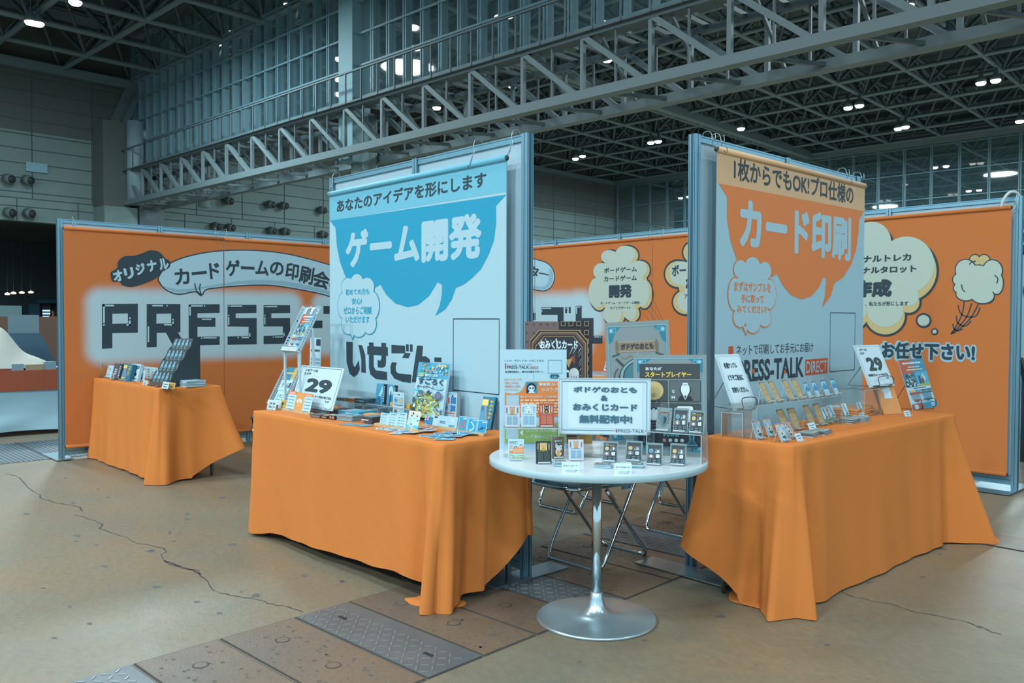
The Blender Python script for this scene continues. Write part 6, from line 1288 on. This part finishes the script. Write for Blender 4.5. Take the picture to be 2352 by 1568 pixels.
# acrylic box with the wire easel sign at the left end
o = onz(1650, 1003, ZB_); o = V((max(o.x, TB[0]+.02), max(o.y, TB[2]+.02), ZB_)); nK = (.3, -.95)
tK, MK, wK, hK = riser('clear acrylic box under the free sample sign at the left end of the right table', o, 1706, ZB_, nK, 946, .17)
zk = ZB_+hK
nKs = (1, -.25)
o = onz(1685, 938, zk); ck = MK @ V((wK*.45, hK, -.05)); o = V((ck.x+.0, ck.y-.03, zk+.004))
A_, w_ = row_px(o, nKs, 1686, 1741)
def sample_sign(): return [('f', .04, .03, .96, .97, .007, DARK), ('r', .12, .1, .88, .92, (190, 212, 224)), ('t', '各種サンプル', .2, .74, .74, .85, DARK, .06), ('t', 'どうぞご自由に', .2, .52, .84, .63, DARK, .06), ('t', 'お持ちください。', .2, .3, .86, .41, DARK, .06), ('r', .62, .02, .95, .05, PAPERC), ('r', .63, .015, .645, .055, (140, 84, 76)), ('t', 'PRESS-TALK', .66, .015, .92, .055, DARK, .0)]
upright('sample_sign', 'white sign with three bold lines on a black wire easel, over the acrylic box', 'sign', V((A_.x, A_.y, zk+.006)), 0, zk, nKs, (1643, .6), 814, sample_sign(), .006, width=w_, stand='wire')
# number sign on the right
o9 = V((-2.2, onx(1965, 893, -2.12).y, ZB_)); z9 = onx(1975, 893, -2.12).z
riserB('tall clear acrylic riser under the number sign at the right', o9.y-.02, min(o9.y+.2, TB[3]-.02), -2.06, z9, .14)
A_, w_ = row_px((-2.08, 4.9, z9+.006), (1, -.1), 1998, 2055)
upright('booth_sign', 'white booth number sign reading 29 on the right table, with a wire easel', 'sign', A_, 0, z9, (1, -.1), (1961, .6), 793, booth_sign(), .006, group='booth number signs', width=w_, stand='wire')
# kraft envelopes
KR = mat('kraft_envelope', (196, 138, 84), .7, noise=.05, nscale=20); KR2 = mat('kraft_edge', (168, 112, 68), .7)
def envelope(label, M, w, h, th, lab_box=None):
    mb = MB(); mb.box(0, w, 0, h, -th, 0, KR, M, .002)
    if lab_box: mb.rect(w*lab_box[0], h*lab_box[1], w*lab_box[2], h*lab_box[3], .0006, pr(176, 204, 220), M)
    for k in (.3, .7): mb.box(w*.1, w*.9, -.0003, 0, -th*k-.001, -th*k, KR2, M)
    tag(mb.build('kraft_envelope'), label, 'envelope', 'kraft paper envelopes on the right table')
p0 = onB(1952, 960)
for k in range(4):
    M = Matrix.Translation((p0.x+.01+.004*(k % 2), p0.y, ZB_+.0125*k)) @ Matrix.Rotation(.12+(.03 if k % 2 else -.02), 4, 'Z') @ Matrix.Translation((-.17, 0, .0115))
    envelope(('lowest', 'second from the bottom', 'third from the bottom', 'topmost')[k]+' orange kraft envelope of the lying pile' if k else 'lowest orange kraft envelope of the lying pile', M, .2, .3, .0115, (.1, .2, .4, .62) if k == 3 else None)
nE = (1, -.35)
for k in range(3):
    A_, w_ = row_px((-2.06+.018*(k-2), 4.86, ZB_), nE, 2031-2*(2-k), 2073-2*(2-k)); lE = fit_lean(A_, nE, 2004-3*(2-k), 866)
    Mq = stand_frame(A_+V((0, 0, .001)), nE, min(lE, .5)); hE = solve(Mq, py=866)
    envelope(('rear orange kraft envelope leaning upright before the number sign', 'middle orange kraft envelope of the leaning three', 'front leaning orange kraft envelope with a pale label')[k], Mq, w_, hE, .012, (.3, .42, .72, .72) if k == 2 else None)
o = onB(2097, 943)
upright('leaflet', 'red and blue leaflet on a black wire easel at the right end', 'leaflet', o, 2152, ZB_, nB, (2062, .6), 827, flyer(), .002, PAPER, stand='wire')
# ================================================================== small left table: boxed games and a black tiered display
ZL = TL[4]+.005
def onL(px, py): p = onz(px, py, ZL); return V((max(min(p.x, TL[1]-.03), TL[0]+.03), max(min(p.y, TL[3]-.02), TL[2]+.03), ZL))
GL_ = 'boxed games on the left table'
upright('card_box', 'white game box with a red balloon, leftmost box on the left table', 'box', onL(241, 866), 255, ZL, nA, .25, 838, [('e', .5, .7, .1, .07, (196, 100, 74)), ('l', .3, .2, .7, .3, 2, (130, 140, 150))], .03, body=PAPER, group=GL_, stand='easel')
upright('card_box', 'dark brown game box standing second from the left on the left table', 'box', onL(255, 870), 272, ZL, nA, .25, 834, [('r', 0, 0, .7, 1, (84, 84, 90)), ('l', .2, .3, .5, .7, 3, SOFTW), ('l', .76, .1, .94, .9, 7, SOFTW)], .03, body=pr(50, 58, 64), group=GL_, stand='easel')
upright('card_box', 'teal fish game box with yellow top on the left table', 'box', onL(273, 872), 296, ZL, nA, .25, 834, FISH, .03, body=pr(40, 100, 128), group=GL_, stand='easel')
upright('card_box', 'white box with blue and orange drawings, in front of the teal fish box', 'box', onL(292, 874), 314, ZL, (.2, -1), .28, 835, [('t', '国旗', .6, .7, .95, .92, (60, 120, 160), .05), ('l', .1, .6, .5, .9, 4, (200, 150, 110)), ('e', .3, .3, .12, .08, (200, 130, 90)), ('e', .7, .4, .1, .1, DARK), ('l', .1, .1, .9, .2, 2, DARK), ('e', .55, .25, .1, .06, (206, 180, 110))], .03, body=PAPER, group=GL_, stand='easel')
upright('card_box', 'wide pale box behind, beside the black tiered display', 'box', onL(329, 868), 356, ZL, nA, .1, 841, [('e', .1+.1*(k % 8), .2+.2*(k//8), .03, .06, PALT[k % 8]) for k in range(30)], .03, body=PAPER, group=GL_, stand='easel')
upright('info_card', 'narrow pale card beside the white box with drawings', 'card', onL(319, 874), 331, ZL, nA, .12, 850, [('l', .2, .2, .8, .8, 6, (120, 150, 170))], .003, PAPER, group=GL_, stand='easel')
for px, py, bx, tp, lab in ((223, 870, 233, 859, 'small white tag, first from the left on the left table'), (256, 877, 267, 867, 'small white tag before the dark brown box'), (278, 879, 287, 869, 'small white tag before the teal fish box'), (294, 882, 306, 872, 'small white tag before the white box with drawings'), (327, 883, 337, 873, 'small white tag left of the black tiered display'), (370, 892, 385, 876, 'two-line tag at the front corner of the left table')):
    upright('name_tag', lab, 'tag', onL(px, py), bx, ZL, nA, .3, tp, [('l', .15, .55, .85, .75, 1, DARK), ('l', .2, .2, .8, .4, 1, DARK)], .0012, PAPER2, group='small tags on the left table', stand='block')
def clip_stand(lab, px, py, top, side_w=.028):
    p = onL(px, py); M = stand_frame(p, nA); hT = solve(M, py=top); t = thing('clip_stand', lab, 'tag holder', p, 'wire clip tag holders on the left table')
    mb = MB(); mb.lathe([(.016, 0), (.016, .014)], mat('wood_disc', (120, 90, 74), .6), Matrix.Translation(p), 18); mb.build('wooden_base', t)
    mb = MB(); mb.tube([p+V((0, 0, .014)), p+V((0, 0, hT-.03))], .0012, WIRE, n=6); mb.build('wire', t)
    mb = MB(); mb.box(-side_w/2, side_w/2, hT-.04, hT, -.001, .001, PAPER, M); draw(mb, M @ Matrix.Translation((-side_w/2, hT-.04, .001)), side_w, .04, [('l', .2, .55, .8, .8, 1, DARK), ('l', .2, .2, .8, .4, 1, DARK)]); mb.build('tag', t)
clip_stand('tall wire clip holding a white tag at the far left of the left table', 229, 866, 829)
clip_stand('short wire clip with a white tag among the left tags', 237, 874, 857)
clip_stand('wire clip tag standing before the black tiered display', 362, 889, 846)
# tiered display of black boxes
BB = mat('black_card_display', (44, 56, 64), .6); BB2 = mat('black_card_side', (40, 62, 74), .6)
p = onL(343, 886); nD = (.28, -1); M = stand_frame(p, nD); wD = solve(M, px=387); hD = solve(M, py=772+6)*1.0
t = thing('tiered_display', 'black stepped cardboard display with four rows of rocket boxes on the left table', 'display', p)
dep = .30; st_ = hD/4.35
mb = MB()
prof = [(0, 0)]
for k in range(4): prof += [(-.03-k*dep/4.6, .03+st_*k), (-.03-k*dep/4.6-.001, .03+st_*(k)+.02)]
side = [(.0, 0), (0, .04)]+[q for k in range(4) for q in ((-.02-k*.062, .05+k*st_), (-.055-k*.062, .05+k*st_+st_*.75))]+[(-dep, hD*.97), (-dep, 0)]
for u in (0, wD-.003):
    Mu = M @ Matrix.Translation((u, 0, 0)) @ Matrix.Rotation(math.pi/2, 4, 'Y'); mb.prism([(-a, b) for a, b in side], 0, .003, BB2, Mu)
mb.box(0, wD, 0, hD*.97, -dep, -dep+.003, BB, M); mb.box(0, wD, 0, .04, -.003, 0, mat('brown_card', (84, 76, 76), .7), M); mb.box(0, wD, 0, .004, -dep, 0, BB, M)
mb.build('display_body', t)
for k in range(4):
    Mk = M @ Matrix.Translation((0, .03+k*st_, -.012-k*.062)) @ Matrix.Rotation(-.42, 4, 'X')
    mb = MB(); hk = st_*1.12; mb.box(.003, wD-.003, 0, hk, -.03, 0, BB, Mk)
    for j in range(4):
        c = .14+.2*j; ops = [('p', smooth([(c-.05, .35), (c-.05, .62), (c, .95), (c+.05, .62), (c+.05, .35), (c, .42)], 3), LBL), ('e', c, .64, .022, .05, DARK), ('r', c-.06, .3, c+.06, .34, LBL), ('r', c-.05, .08, c+.05, .14, LBL), ('r', c-.05, .2, c-.01, .26, (110, 150, 168)), ('r', c+.02, .2, c+.05, .26, (110, 150, 168))]
        draw(mb, Mk, wD, hk, ops)
    draw(mb, Mk, wD, hk, [('l', .91, .3, .95, .7, 4, LBL)]); o = mb.build('box_row', t)
p = onL(386, 891)
upright('name_card', 'yellow and white business card at the left table corner', 'card', p, 400, ZL, nA, .25, 877, [('r', .0, 0, 1, 1, (206, 172, 92)), ('e', .22, .6, .12, .2, DARK), ('l', .4, .2, .95, .85, 3, (150, 120, 60))], .0012, PAPER2, stand='block')
stack('thick pile of white booklets at the right end of the left table', onL(437, 886), ZL, .05, .21, .16, 9, .0055, [PAPER, mat('booklet_edge', (140, 166, 178), .6)], [('r', .55, .55, 1, 1, (50, 120, 156)), ('p', [(.75, .5), (1, .65), (.95, .8), (.8, .75)], (206, 180, 100)), ('f', .3, .3, .5, .6, .02, (110, 140, 150)), ('s', [(.55, .3), (.7, .5), (.75, .3)], .02, DARK)], group='stacked booklets on the left table', name='booklet_stack', cat='booklets')
stack('thin pile of blue booklets behind the white booklet pile', onL(432, 873), ZL, .2, .16, .1, 2, .006, [pr(70, 110, 130), PAPER], None, group='stacked booklets on the left table', name='booklet_stack', cat='booklets')
p = onL(444, 869); mb = MB(); rC = .027; mb.lathe([(rC*.94, 0), (rC, .004), (rC, .092), (rC*.94, .096)], pr(36, 84, 112), Matrix.Translation(p), 24)
Mc = Matrix.Translation(p)
for a0, a1, z0, z1, c in ((-1.4, -.2, .04, .09, (150, 186, 202)), (-1.2, -.3, .01, .04, (170, 120, 100)), (.2, 1.2, .02, .08, (60, 120, 150))):
    mb.add([((rC+.0006)*math.cos(a), (rC+.0006)*math.sin(a), z) for z in (z0, z1) for a in [a0+(a1-a0)*k/8 for k in range(9)]], [(k, k+1, 10+k, 9+k) for k in range(8)], pr(*c), Mc)
tag(mb.build('drink_can'), 'dark blue cylindrical can behind the booklets on the left table', 'can')
# ================================================================== table by the back wall and its leaflets
TC = (-6.6, -4.3, 6.45, 6.95, .70)
folding_table('folding table under the orange cloth by the back wall', TC[0], TC[1], TC[2], TC[3], TC[4]-.0005)
tablecloth('orange cloth on the table by the back wall, glimpsed between the poster boards', *TC, [[(0, .03), (1, .03)], F0, F0, F0], [[(0, .02), (1, .02)]]*4, {}, (), 12)
zt_ = TC[4]+.005
stack('low pile of leaflets on the back table between the poster boards', onz(1382, 858, zt_) if False else on_line((-5.6, 6.65, zt_), nA, 1376), zt_, .3, .3, .21, 6, .006, [PAPER, pr(150, 130, 126)], [('r', .5, .4, .9, .9, (196, 120, 90))], group='leaflets on the back table', name='leaflet_stack', cat='leaflets')
A_, w_ = row_px((-5.5, 6.72, zt_), nA, 1384, 1406)
upright('leaflet', 'red and blue leaflet standing on the back table behind the poster boards', 'leaflet', A_, 0, zt_, nA, .35, 783, flyer(), .003, PAPER, group='leaflets on the back table', width=w_, stand='back')
stack('pile of mixed leaflets on the back table, seen right of the orange bubble panel', on_line((-4.45, 6.65, zt_), nA, 1600), zt_, .2, .2, .28, 5, .006, [PAPER, pr(190, 150, 120)], None, group='leaflets on the back table', name='leaflet_stack', cat='leaflets')
# ================================================================== neighbouring stand at the far left
NX = -10.35
t = thing('market_table', 'neighbour table draped in white with a rust band, photo left edge', 'table', (NX-.3, 1.4, 0))
RUST = mat('rust_cloth', (150, 78, 54), .85, bump=.04, bscale=300); WCL = mat('white_drape', (150, 186, 202), .8); BRW = mat('brown_board', (96, 76, 66), .8)
zN = onx(60, 850, NX).z
mb = MB()
G = []; ny = 60
for j in range(9):
    for i in range(ny+1):
        y = -.5+3.55*i/ny; k = j/8; z = (zN-.22)*(1-k)+.035*k+.02*math.sin(y*3+1)*k; G.append((NX+.01+.015*math.sin(y*7+j)*k+.03*k+.02*math.sin(k*6+y), y, z))
mb.add(G, [(j*(ny+1)+i, (j+1)*(ny+1)+i, (j+1)*(ny+1)+i+1, j*(ny+1)+i+1) for j in range(8) for i in range(ny)], WCL, None, True); mb.build('white_drape', t)
mb = MB(); mb.box(NX-.75, NX+.03, -.52, 3.06, zN-.22, zN, RUST, None, .008); mb.box(NX+.03, NX+.036, -.52, 3.06, zN-.225, zN-.13, RUST); mb.build('rust_cloth_band', t)
mb = MB(); mb.box(NX-.7, NX-.05, -.45, 3.0, 0.0, zN-.2, BRW); mb.build('table_frame', t)
# heap of crumpled white sheet
r_ = random.Random(6); mb = MB(); nu, nv = 46, 20; G = []
ys = [onx(px, 800, NX-.3).y for px in (-60, 128)]
for j in range(nv+1):
    for i in range(nu+1):
        u, v = i/nu, j/nv; y = ys[0]+(ys[1]-ys[0])*u; prof_ = max(.02, (.62*(1-u)**1.2+.02)*math.sin(max(.02, v)*math.pi)**.7)
        G.append((NX-.62+.6*v, y, zN+.004+prof_*(1+.12*math.sin(u*13+v*5)+.1*math.sin(u*5-v*9))))
mb.add(G, [(j*(nu+1)+i, (j+1)*(nu+1)+i, (j+1)*(nu+1)+i+1, j*(nu+1)+i+1) for j in range(nv) for i in range(nu)], mat('cream_sheet', (190, 196, 190), .85, bump=.3, bscale=6), None, True)
tag(mb.build('crumpled_sheet'), 'crumpled cream sheet heaped over the neighbour table at the left edge', 'sheet')
for px, bx, h_, c, lab in ((28, 55, .07, (120, 150, 164), 'grey card box on the neighbour table, leftmost of three small items'), (60, 102, .06, (150, 140, 112), 'beige flat box on the neighbour table, middle of three small items'), (103, 130, .085, (120, 150, 166), 'grey box on the neighbour table, rightmost of three small items')):
    y0_, y1_ = onx(px, 845, NX).y, onx(bx, 845, NX).y; mb = MB(); mb.box(NX-.12, NX-.01, y0_, y1_, zN, zN+h_, mat('small_box_%d%d%d' % c, c, .6)); tag(mb.build('small_box'), lab, 'box', 'small boxes on the neighbour table')
# dark cloth table with a laptop behind it
XN2 = -11.7
zc = onx(60, 768, XN2).z
t = thing('side_table', 'table with a dark navy cloth behind the crumpled sheet', 'table', (XN2-.3, 2.4, 0))
mb = MB(); ya, yb = onx(0, 800, XN2).y-.2, onx(92, 770, XN2).y
NAVY = mat('navy_cloth', (44, 78, 98), .85)
mb.add([(XN2, ya, zc), (XN2, yb, zc), (XN2-.6, yb, zc), (XN2-.6, ya, zc)], [(0, 1, 2, 3)], NAVY)
yc = onx(128, 830, XN2).y+.3
Gs = [(XN2+.25*(k/10)+.02*math.sin(k), yy+(yc-yb)*(k/10)*(1 if yy == yb else 0), zc*(1-k/10)+.01) for k in range(11) for yy in (ya, (ya+yb)/2, yb)]
mb.add(Gs, [(k*3+i, k*3+3+i, k*3+4+i, k*3+1+i) for k in range(10) for i in range(2)], NAVY, None, True)
mb.add([(XN2+.25*(k/10)-d, yb+(yc-yb)*(k/10), zc*(1-k/10)+.01) for k in range(11) for d in (0, .6)], [(k*2, k*2+1, k*2+3, k*2+2) for k in range(10)], NAVY, None, True); mb.build('cloth', t)
mb = MB(); mb.box(XN2-.55, XN2-.05, ya+.05, yb-.05, 0, zc-.01, BRW); mb.build('table_frame', t)
t = thing('laptop', 'open grey laptop seen from behind on the dark navy table', 'laptop', (XN2-.1, (ya+yb)/2, zc))
y0_, y1_ = onx(18, 740, XN2-.1).y, onx(90, 740, XN2-.1).y; zt2 = onx(50, 723, XN2-.1).z
LPT = mat('laptop_grey', (112, 138, 150), .4, metal=.3)
mb = MB(); mb.box(XN2-.11, XN2-.095, y0_, y1_, zc+.008, zt2, LPT, None, .004); mb.build('screen_lid', t)
mb = MB(); mb.box(XN2-.34, XN2-.1, y0_, y1_, zc+.001, zc+.017, LPT, None, .004); mb.build('keyboard_base', t)
mb = MB(); XB2 = -13.2; ya, yb = onx(-40, 740, XB2).y, onx(136, 740, XB2).y+1; mb.box(XB2-.05, XB2, ya, yb, 0, onx(60, 727, XB2).z, BRW); tag(mb.build('low_partition'), 'low brown partition behind the laptop at the left edge', 'partition')
# shop at the far end of the loading door
XS2 = XF-11.6
def hp(px, py, X=XS2): return hX(px, py, X)
LITW = mat('lit_shop_wall', (120, 160, 170), .6, emit=.35); GLOW = mat('fridge_glow', (190, 226, 236), .5, emit=1.1)
t = thing('drinks_fridge', 'glowing drinks fridge in the far shop behind the laptop', 'fridge', HROT @ V((XS2, hp(105, 700).y, 0)))
a, b = hp(96, 715), hp(116, 690); mb = MB(); mb.box(XS2-.5, XS2, a.y, b.y, 0, 2.2, DOORD, HROT); mb.build('cabinet', t)
mb = MB()
for py in (712, 719, 726, 733, 742): q = hp(100, py); mb.box(XS2, XS2+.03, a.y+.03, b.y-.03, q.z-.07, q.z+.02, GLOW, HROT)
mb.build('lit_shelves', t)
mb = MB(); a, b = hp(-20, 735), hp(50, 702); mb.box(XS2-.2, XS2, a.y, b.y, 0, b.z, LITW, HROT); tag(mb.build('lit_shop'), 'pale lit shop front far behind the crumpled sheet', 'shop front')
mb = MB(); a, b = hp(68, 735), hp(92, 698); mb.box(XS2-.2, XS2+.1, a.y, b.y, 0, b.z, mat('shop_blue', (52, 104, 126), .7), HROT); tag(mb.build('shop_counter'), 'blue shop counter left of the glowing drinks fridge', 'counter')
mb = MB(); a, b = hp(82, 696), hp(140, 688); mb.box(XS2+.2, XS2+.5, a.y, b.y, a.z, b.z, mat('shop_sign_blue', (44, 92, 116), .7), HROT); mb.box(XS2+.22, XS2+.25, a.y+.1, a.y+.15, 0, a.z, DOORD, HROT); tag(mb.build('shop_sign'), 'dark blue shop fascia above the glowing drinks fridge', 'sign')
for k, (px, py) in enumerate(((17, 677), (31, 675), (50, 674), (71, 673))):
    q = hp(px, py, XF-10); mb = MB(); mb.lathe([(.1, 0), (.14, .06), (.05, .12)], mat('shop_lamp_glow', (255, 240, 206), .5, emit=3.), HROT @ Matrix.Translation(q), 12); mb.tube([HROT @ (q+V((0, 0, .12))), HROT @ V((q.x, q.y, 5.5))], .01, TRUSSD, n=5)
    tag(mb.build('shop_lamp'), f'small shop lamp in the loading door, {words9[k]} from the left', 'lamp', 'small lamps in the loading door')
# ---- people
SKIN = mat('skin', (178, 140, 120), .6); HAIR = mat('black_hair', (34, 40, 44), .6); CLO = mat('charcoal_clothes', (44, 56, 64), .85); VEST = mat('orange_vest', (210, 104, 62), .8); SHIRT = mat('pale_shirt', (140, 166, 176), .8)
def skinned(name, parent, base, chains, mats_, sub=1):
    vs, es, rs = [], [], []
    for ch in chains:
        prev = None
        for (x, y, z, r) in ch:
            if isinstance(r, str): pass
            key = next((i for i, p in enumerate(vs) if (p-V((x, y, z))).length < 1e-4), None)
            if key is None: vs.append(V((x, y, z))); rs.append(r); key = len(vs)-1
            if prev is not None: es.append((prev, key))
            prev = key
    me = bpy.data.meshes.new(name); me.from_pydata([v+V(base) for v in vs], es, []); o = bpy.data.objects.new(name, me); COL.objects.link(o)
    md = o.modifiers.new('skin', 'SKIN'); md.use_smooth_shade = True
    for i, r in enumerate(rs): me.skin_vertices[0].data[i].radius = (r, r*.85) if isinstance(r, float) else r
    me.skin_vertices[0].data[0].use_root = True
    sb = o.modifiers.new('sub', 'SUBSURF'); sb.levels = sb.render_levels = 2
    dg = bpy.context.evaluated_depsgraph_get(); m2 = bpy.data.meshes.new_from_object(o.evaluated_get(dg)); bpy.data.objects.remove(o)
    for q in mats_: m2.materials.append(q)
    o = bpy.data.objects.new(name, m2); COL.objects.link(o); return o
def person(label, loc, rz, pose, cloth, top):
    L_ = {'stand': [
        [(0, 0, .95, .14), (0, 0, 1.12, .13), (0, 0, 1.3, .155), (0, 0, 1.43, .08), (0, 0, 1.5, .055), (0, .01, 1.58, .075), (0, .015, 1.66, .09), (0, .0, 1.73, .06)],
        [(0, 0, 1.3, .155), (.17, 0, 1.38, .06), (.23, .0, 1.12, .045), (.24, .12, .92, .036), (.24, .2, .86, .028)], [(0, 0, 1.3, .155), (-.17, 0, 1.38, .06), (-.23, 0, 1.12, .045), (-.24, .06, .9, .036), (-.24, .1, .82, .028)],
        [(0, 0, .95, .14), (.09, 0, .86, .09), (.1, .01, .48, .062), (.1, -.01, .08, .045), (.1, .1, .03, .03)], [(0, 0, .95, .14), (-.09, 0, .86, .09), (-.1, .01, .48, .062), (-.1, -.01, .08, .045), (-.1, .1, .03, .03)]],
        'sit': [
        [(0, 0, .5, .15), (0, .02, .68, .14), (0, .04, .9, .155), (0, .06, 1.03, .08), (0, .07, 1.1, .055), (0, .09, 1.18, .075), (0, .1, 1.26, .09), (0, .09, 1.33, .06)],
        [(0, .04, .9, .155), (.18, .05, .98, .06), (.24, .14, .76, .046), (.16, .36, .78, .036), (.1, .44, .79, .028)], [(0, .04, .9, .155), (-.18, .05, .98, .06), (-.24, .14, .76, .046), (-.16, .36, .78, .036), (-.1, .44, .79, .028)],
        [(0, 0, .5, .15), (.1, .12, .48, .09), (.11, .44, .47, .065), (.11, .42, .08, .045), (.11, .52, .03, .03)], [(0, 0, .5, .15), (-.1, .12, .48, .09), (-.11, .44, .47, .065), (-.11, .42, .08, .045), (-.11, .52, .03, .03)]]}[pose]
    t = thing('person', label, 'person', loc, None, rz)
    o = skinned('body', t, (0, 0, 0), L_, [SKIN, cloth, top, HAIR]); o.parent = t
    zh = 1.5 if pose == 'stand' else 1.1; zw = .95 if pose == 'stand' else .56
    for p in o.data.polygons:
        c = p.center; hand = (abs(c.x) > .2 and c.z < .9) if pose == 'stand' else (c.y > .38 and c.z > .7)
        p.material_index = 0 if (c.z > zh-.03 or hand) else (1 if c.z < zw else 2)
        p.use_smooth = True
    hy, hz = (.015, 1.66) if pose == 'stand' else (.1, 1.26)
    mb = MB(); Mh = parent_matrix(t)
    for sx in (-1, 1):
        mb.lathe([(.001, -.012), (.011, -.004), (.011, .004), (.001, .012)], mat('eye_white', (206, 210, 208), .3), Mh @ Matrix.Translation((sx*.032, hy+.082, hz-.01)), 10)
        mb.lathe([(.001, -.006), (.006, 0), (.001, .006)], DKEYE, Mh @ Matrix.Translation((sx*.032, hy+.092, hz-.01)), 8)
        mb.lathe([(.004, -.028), (.014, -.015), (.016, .01), (.004, .026)], SKIN, Mh @ Matrix.Translation((sx*.09, hy, hz-.015)), 8)
    mb.tube([(0, hy+.088, hz), (0, hy+.108, hz-.035), (0, hy+.09, hz-.042)], .011, SKIN, Mh, 7); mb.tube([(-.022, hy+.082, hz-.065), (0, hy+.088, hz-.067), (.022, hy+.082, hz-.065)], .005, mat('lips', (150, 96, 88), .5), Mh, 6)
    mb.build('face', t)
    mb = MB(); G = []
    for j in range(9):
        for i in range(20): a = 6.283*i/20; b = j/8*1.75; rr = .1; zc_ = hz+.02; G.append((rr*math.sin(b)*math.cos(a), hy-.012+(rr*1.08)*math.sin(b)*math.sin(a)-(.03 if math.sin(a) > .2 and b > 1.1 else 0), zc_+rr*1.0*math.cos(b)-(.05 if math.sin(a) < .2 and j == 8 else 0)))
    mb.add(G, [(j*20+i, j*20+(i+1) % 20, (j+1)*20+(i+1) % 20, (j+1)*20+i) for j in range(8) for i in range(20)], HAIR, Mh, True); mb.build('hair', t)
    hands = [(.24, .2, .86), (-.24, .1, .82)] if pose == 'stand' else [(.1, .44, .79), (-.1, .44, .79)]
    for hx, hy_, hz_ in hands:
        mb = MB(); d = V((0, 1, -.35 if pose == 'stand' else -.1)).normalized(); s_ = 1 if hx > 0 else -1
        for k in range(4):
            a = V((hx+(k-1.5)*.018, hy_+.02, hz_)); mb.tube([a, a+d*.035, a+d*.06+V((0, 0, -.012)), a+d*(.075 if k in (1, 2) else .066)+V((0, 0, -.026))], .0085, SKIN, Mh, 7)
        a = V((hx-s_*.03, hy_-.01, hz_)); mb.tube([a, a+V((-s_*.018, .03, -.006)), a+V((-s_*.016, .055, -.014))], .0095, SKIN, Mh, 7); mb.build('fingers', t)
    return t
DKEYE = mat('dark_eye', (30, 36, 40), .3)
pv = HROT @ V((XF-8.5, hX(122, 720, XF-8.5).y, 0))
person('person in an orange vest standing far off by the drinks fridge', pv, -1.57+HA, 'stand', CLO, VEST)
# dark stand and seated visitor beyond the right end of the back wall
yR = 8.6; pR = ony(2356, 1010, yR)
XR = ony(2342, 800, yR).x
t = thing('counter_table', 'dark cloth counter with a brown top beyond the right end of the back wall', 'counter', (XR+.7, yR+.3, 0))
zr_ = ony(2346, 845, yR).z
mb = MB(); mb.box(XR+.02, XR+1.5, yR, yR+.5, 0, zr_-.04, CLO); mb.build('cloth', t)
mb = MB(); mb.box(XR, XR+1.52, yR-.02, yR+.55, zr_-.04, zr_, mat('brown_counter_top', (150, 118, 98), .6)); mb.build('counter_top', t)
zs = min(.0, zr_-.8)
person('person in dark clothes sitting at the counter by the photo right edge, arm on it', (XR+.46, yR+1.02, 0), math.pi, 'sit', CLO, CLO)
mb = MB(); mb.box(XR+.26, XR+.66, yR+.86, yR+1.2, .36, .40, CHAIRV, None, .01)
for x, y in ((.28, .88), (.64, .88), (.28, 1.18), (.64, 1.18)): mb.tube([(XR+x, yR+y, 0), (XR+x, yR+y, .36)], .012, CHROME)
tag(mb.build('stool'), 'stool under the person in dark clothes at the right edge', 'stool')
q0, q1 = ony(2346, 690, yR+1.8), ony(2500, 610, yR+1.8)
mb = MB(); mb.box(q0.x, q0.x+1.2, yR+1.78, yR+1.82, 0, 2.0, mat('pale_backdrop', (130, 166, 180), .7)); mb.ell(0, 0, .001, .001, 0, INK, stand_frame((q0.x+.12, yR+1.775, 1.5), (0, -1))); Mq = stand_frame((q0.x, yR+1.775, 0), (0, -1)); mb.ell(.1, ony(2350, 668, yR+1.78).z, .08, .11, .001, INK, Mq); tag(mb.build('backdrop_panel'), 'pale panel with a black round print at the photo right edge', 'panel')
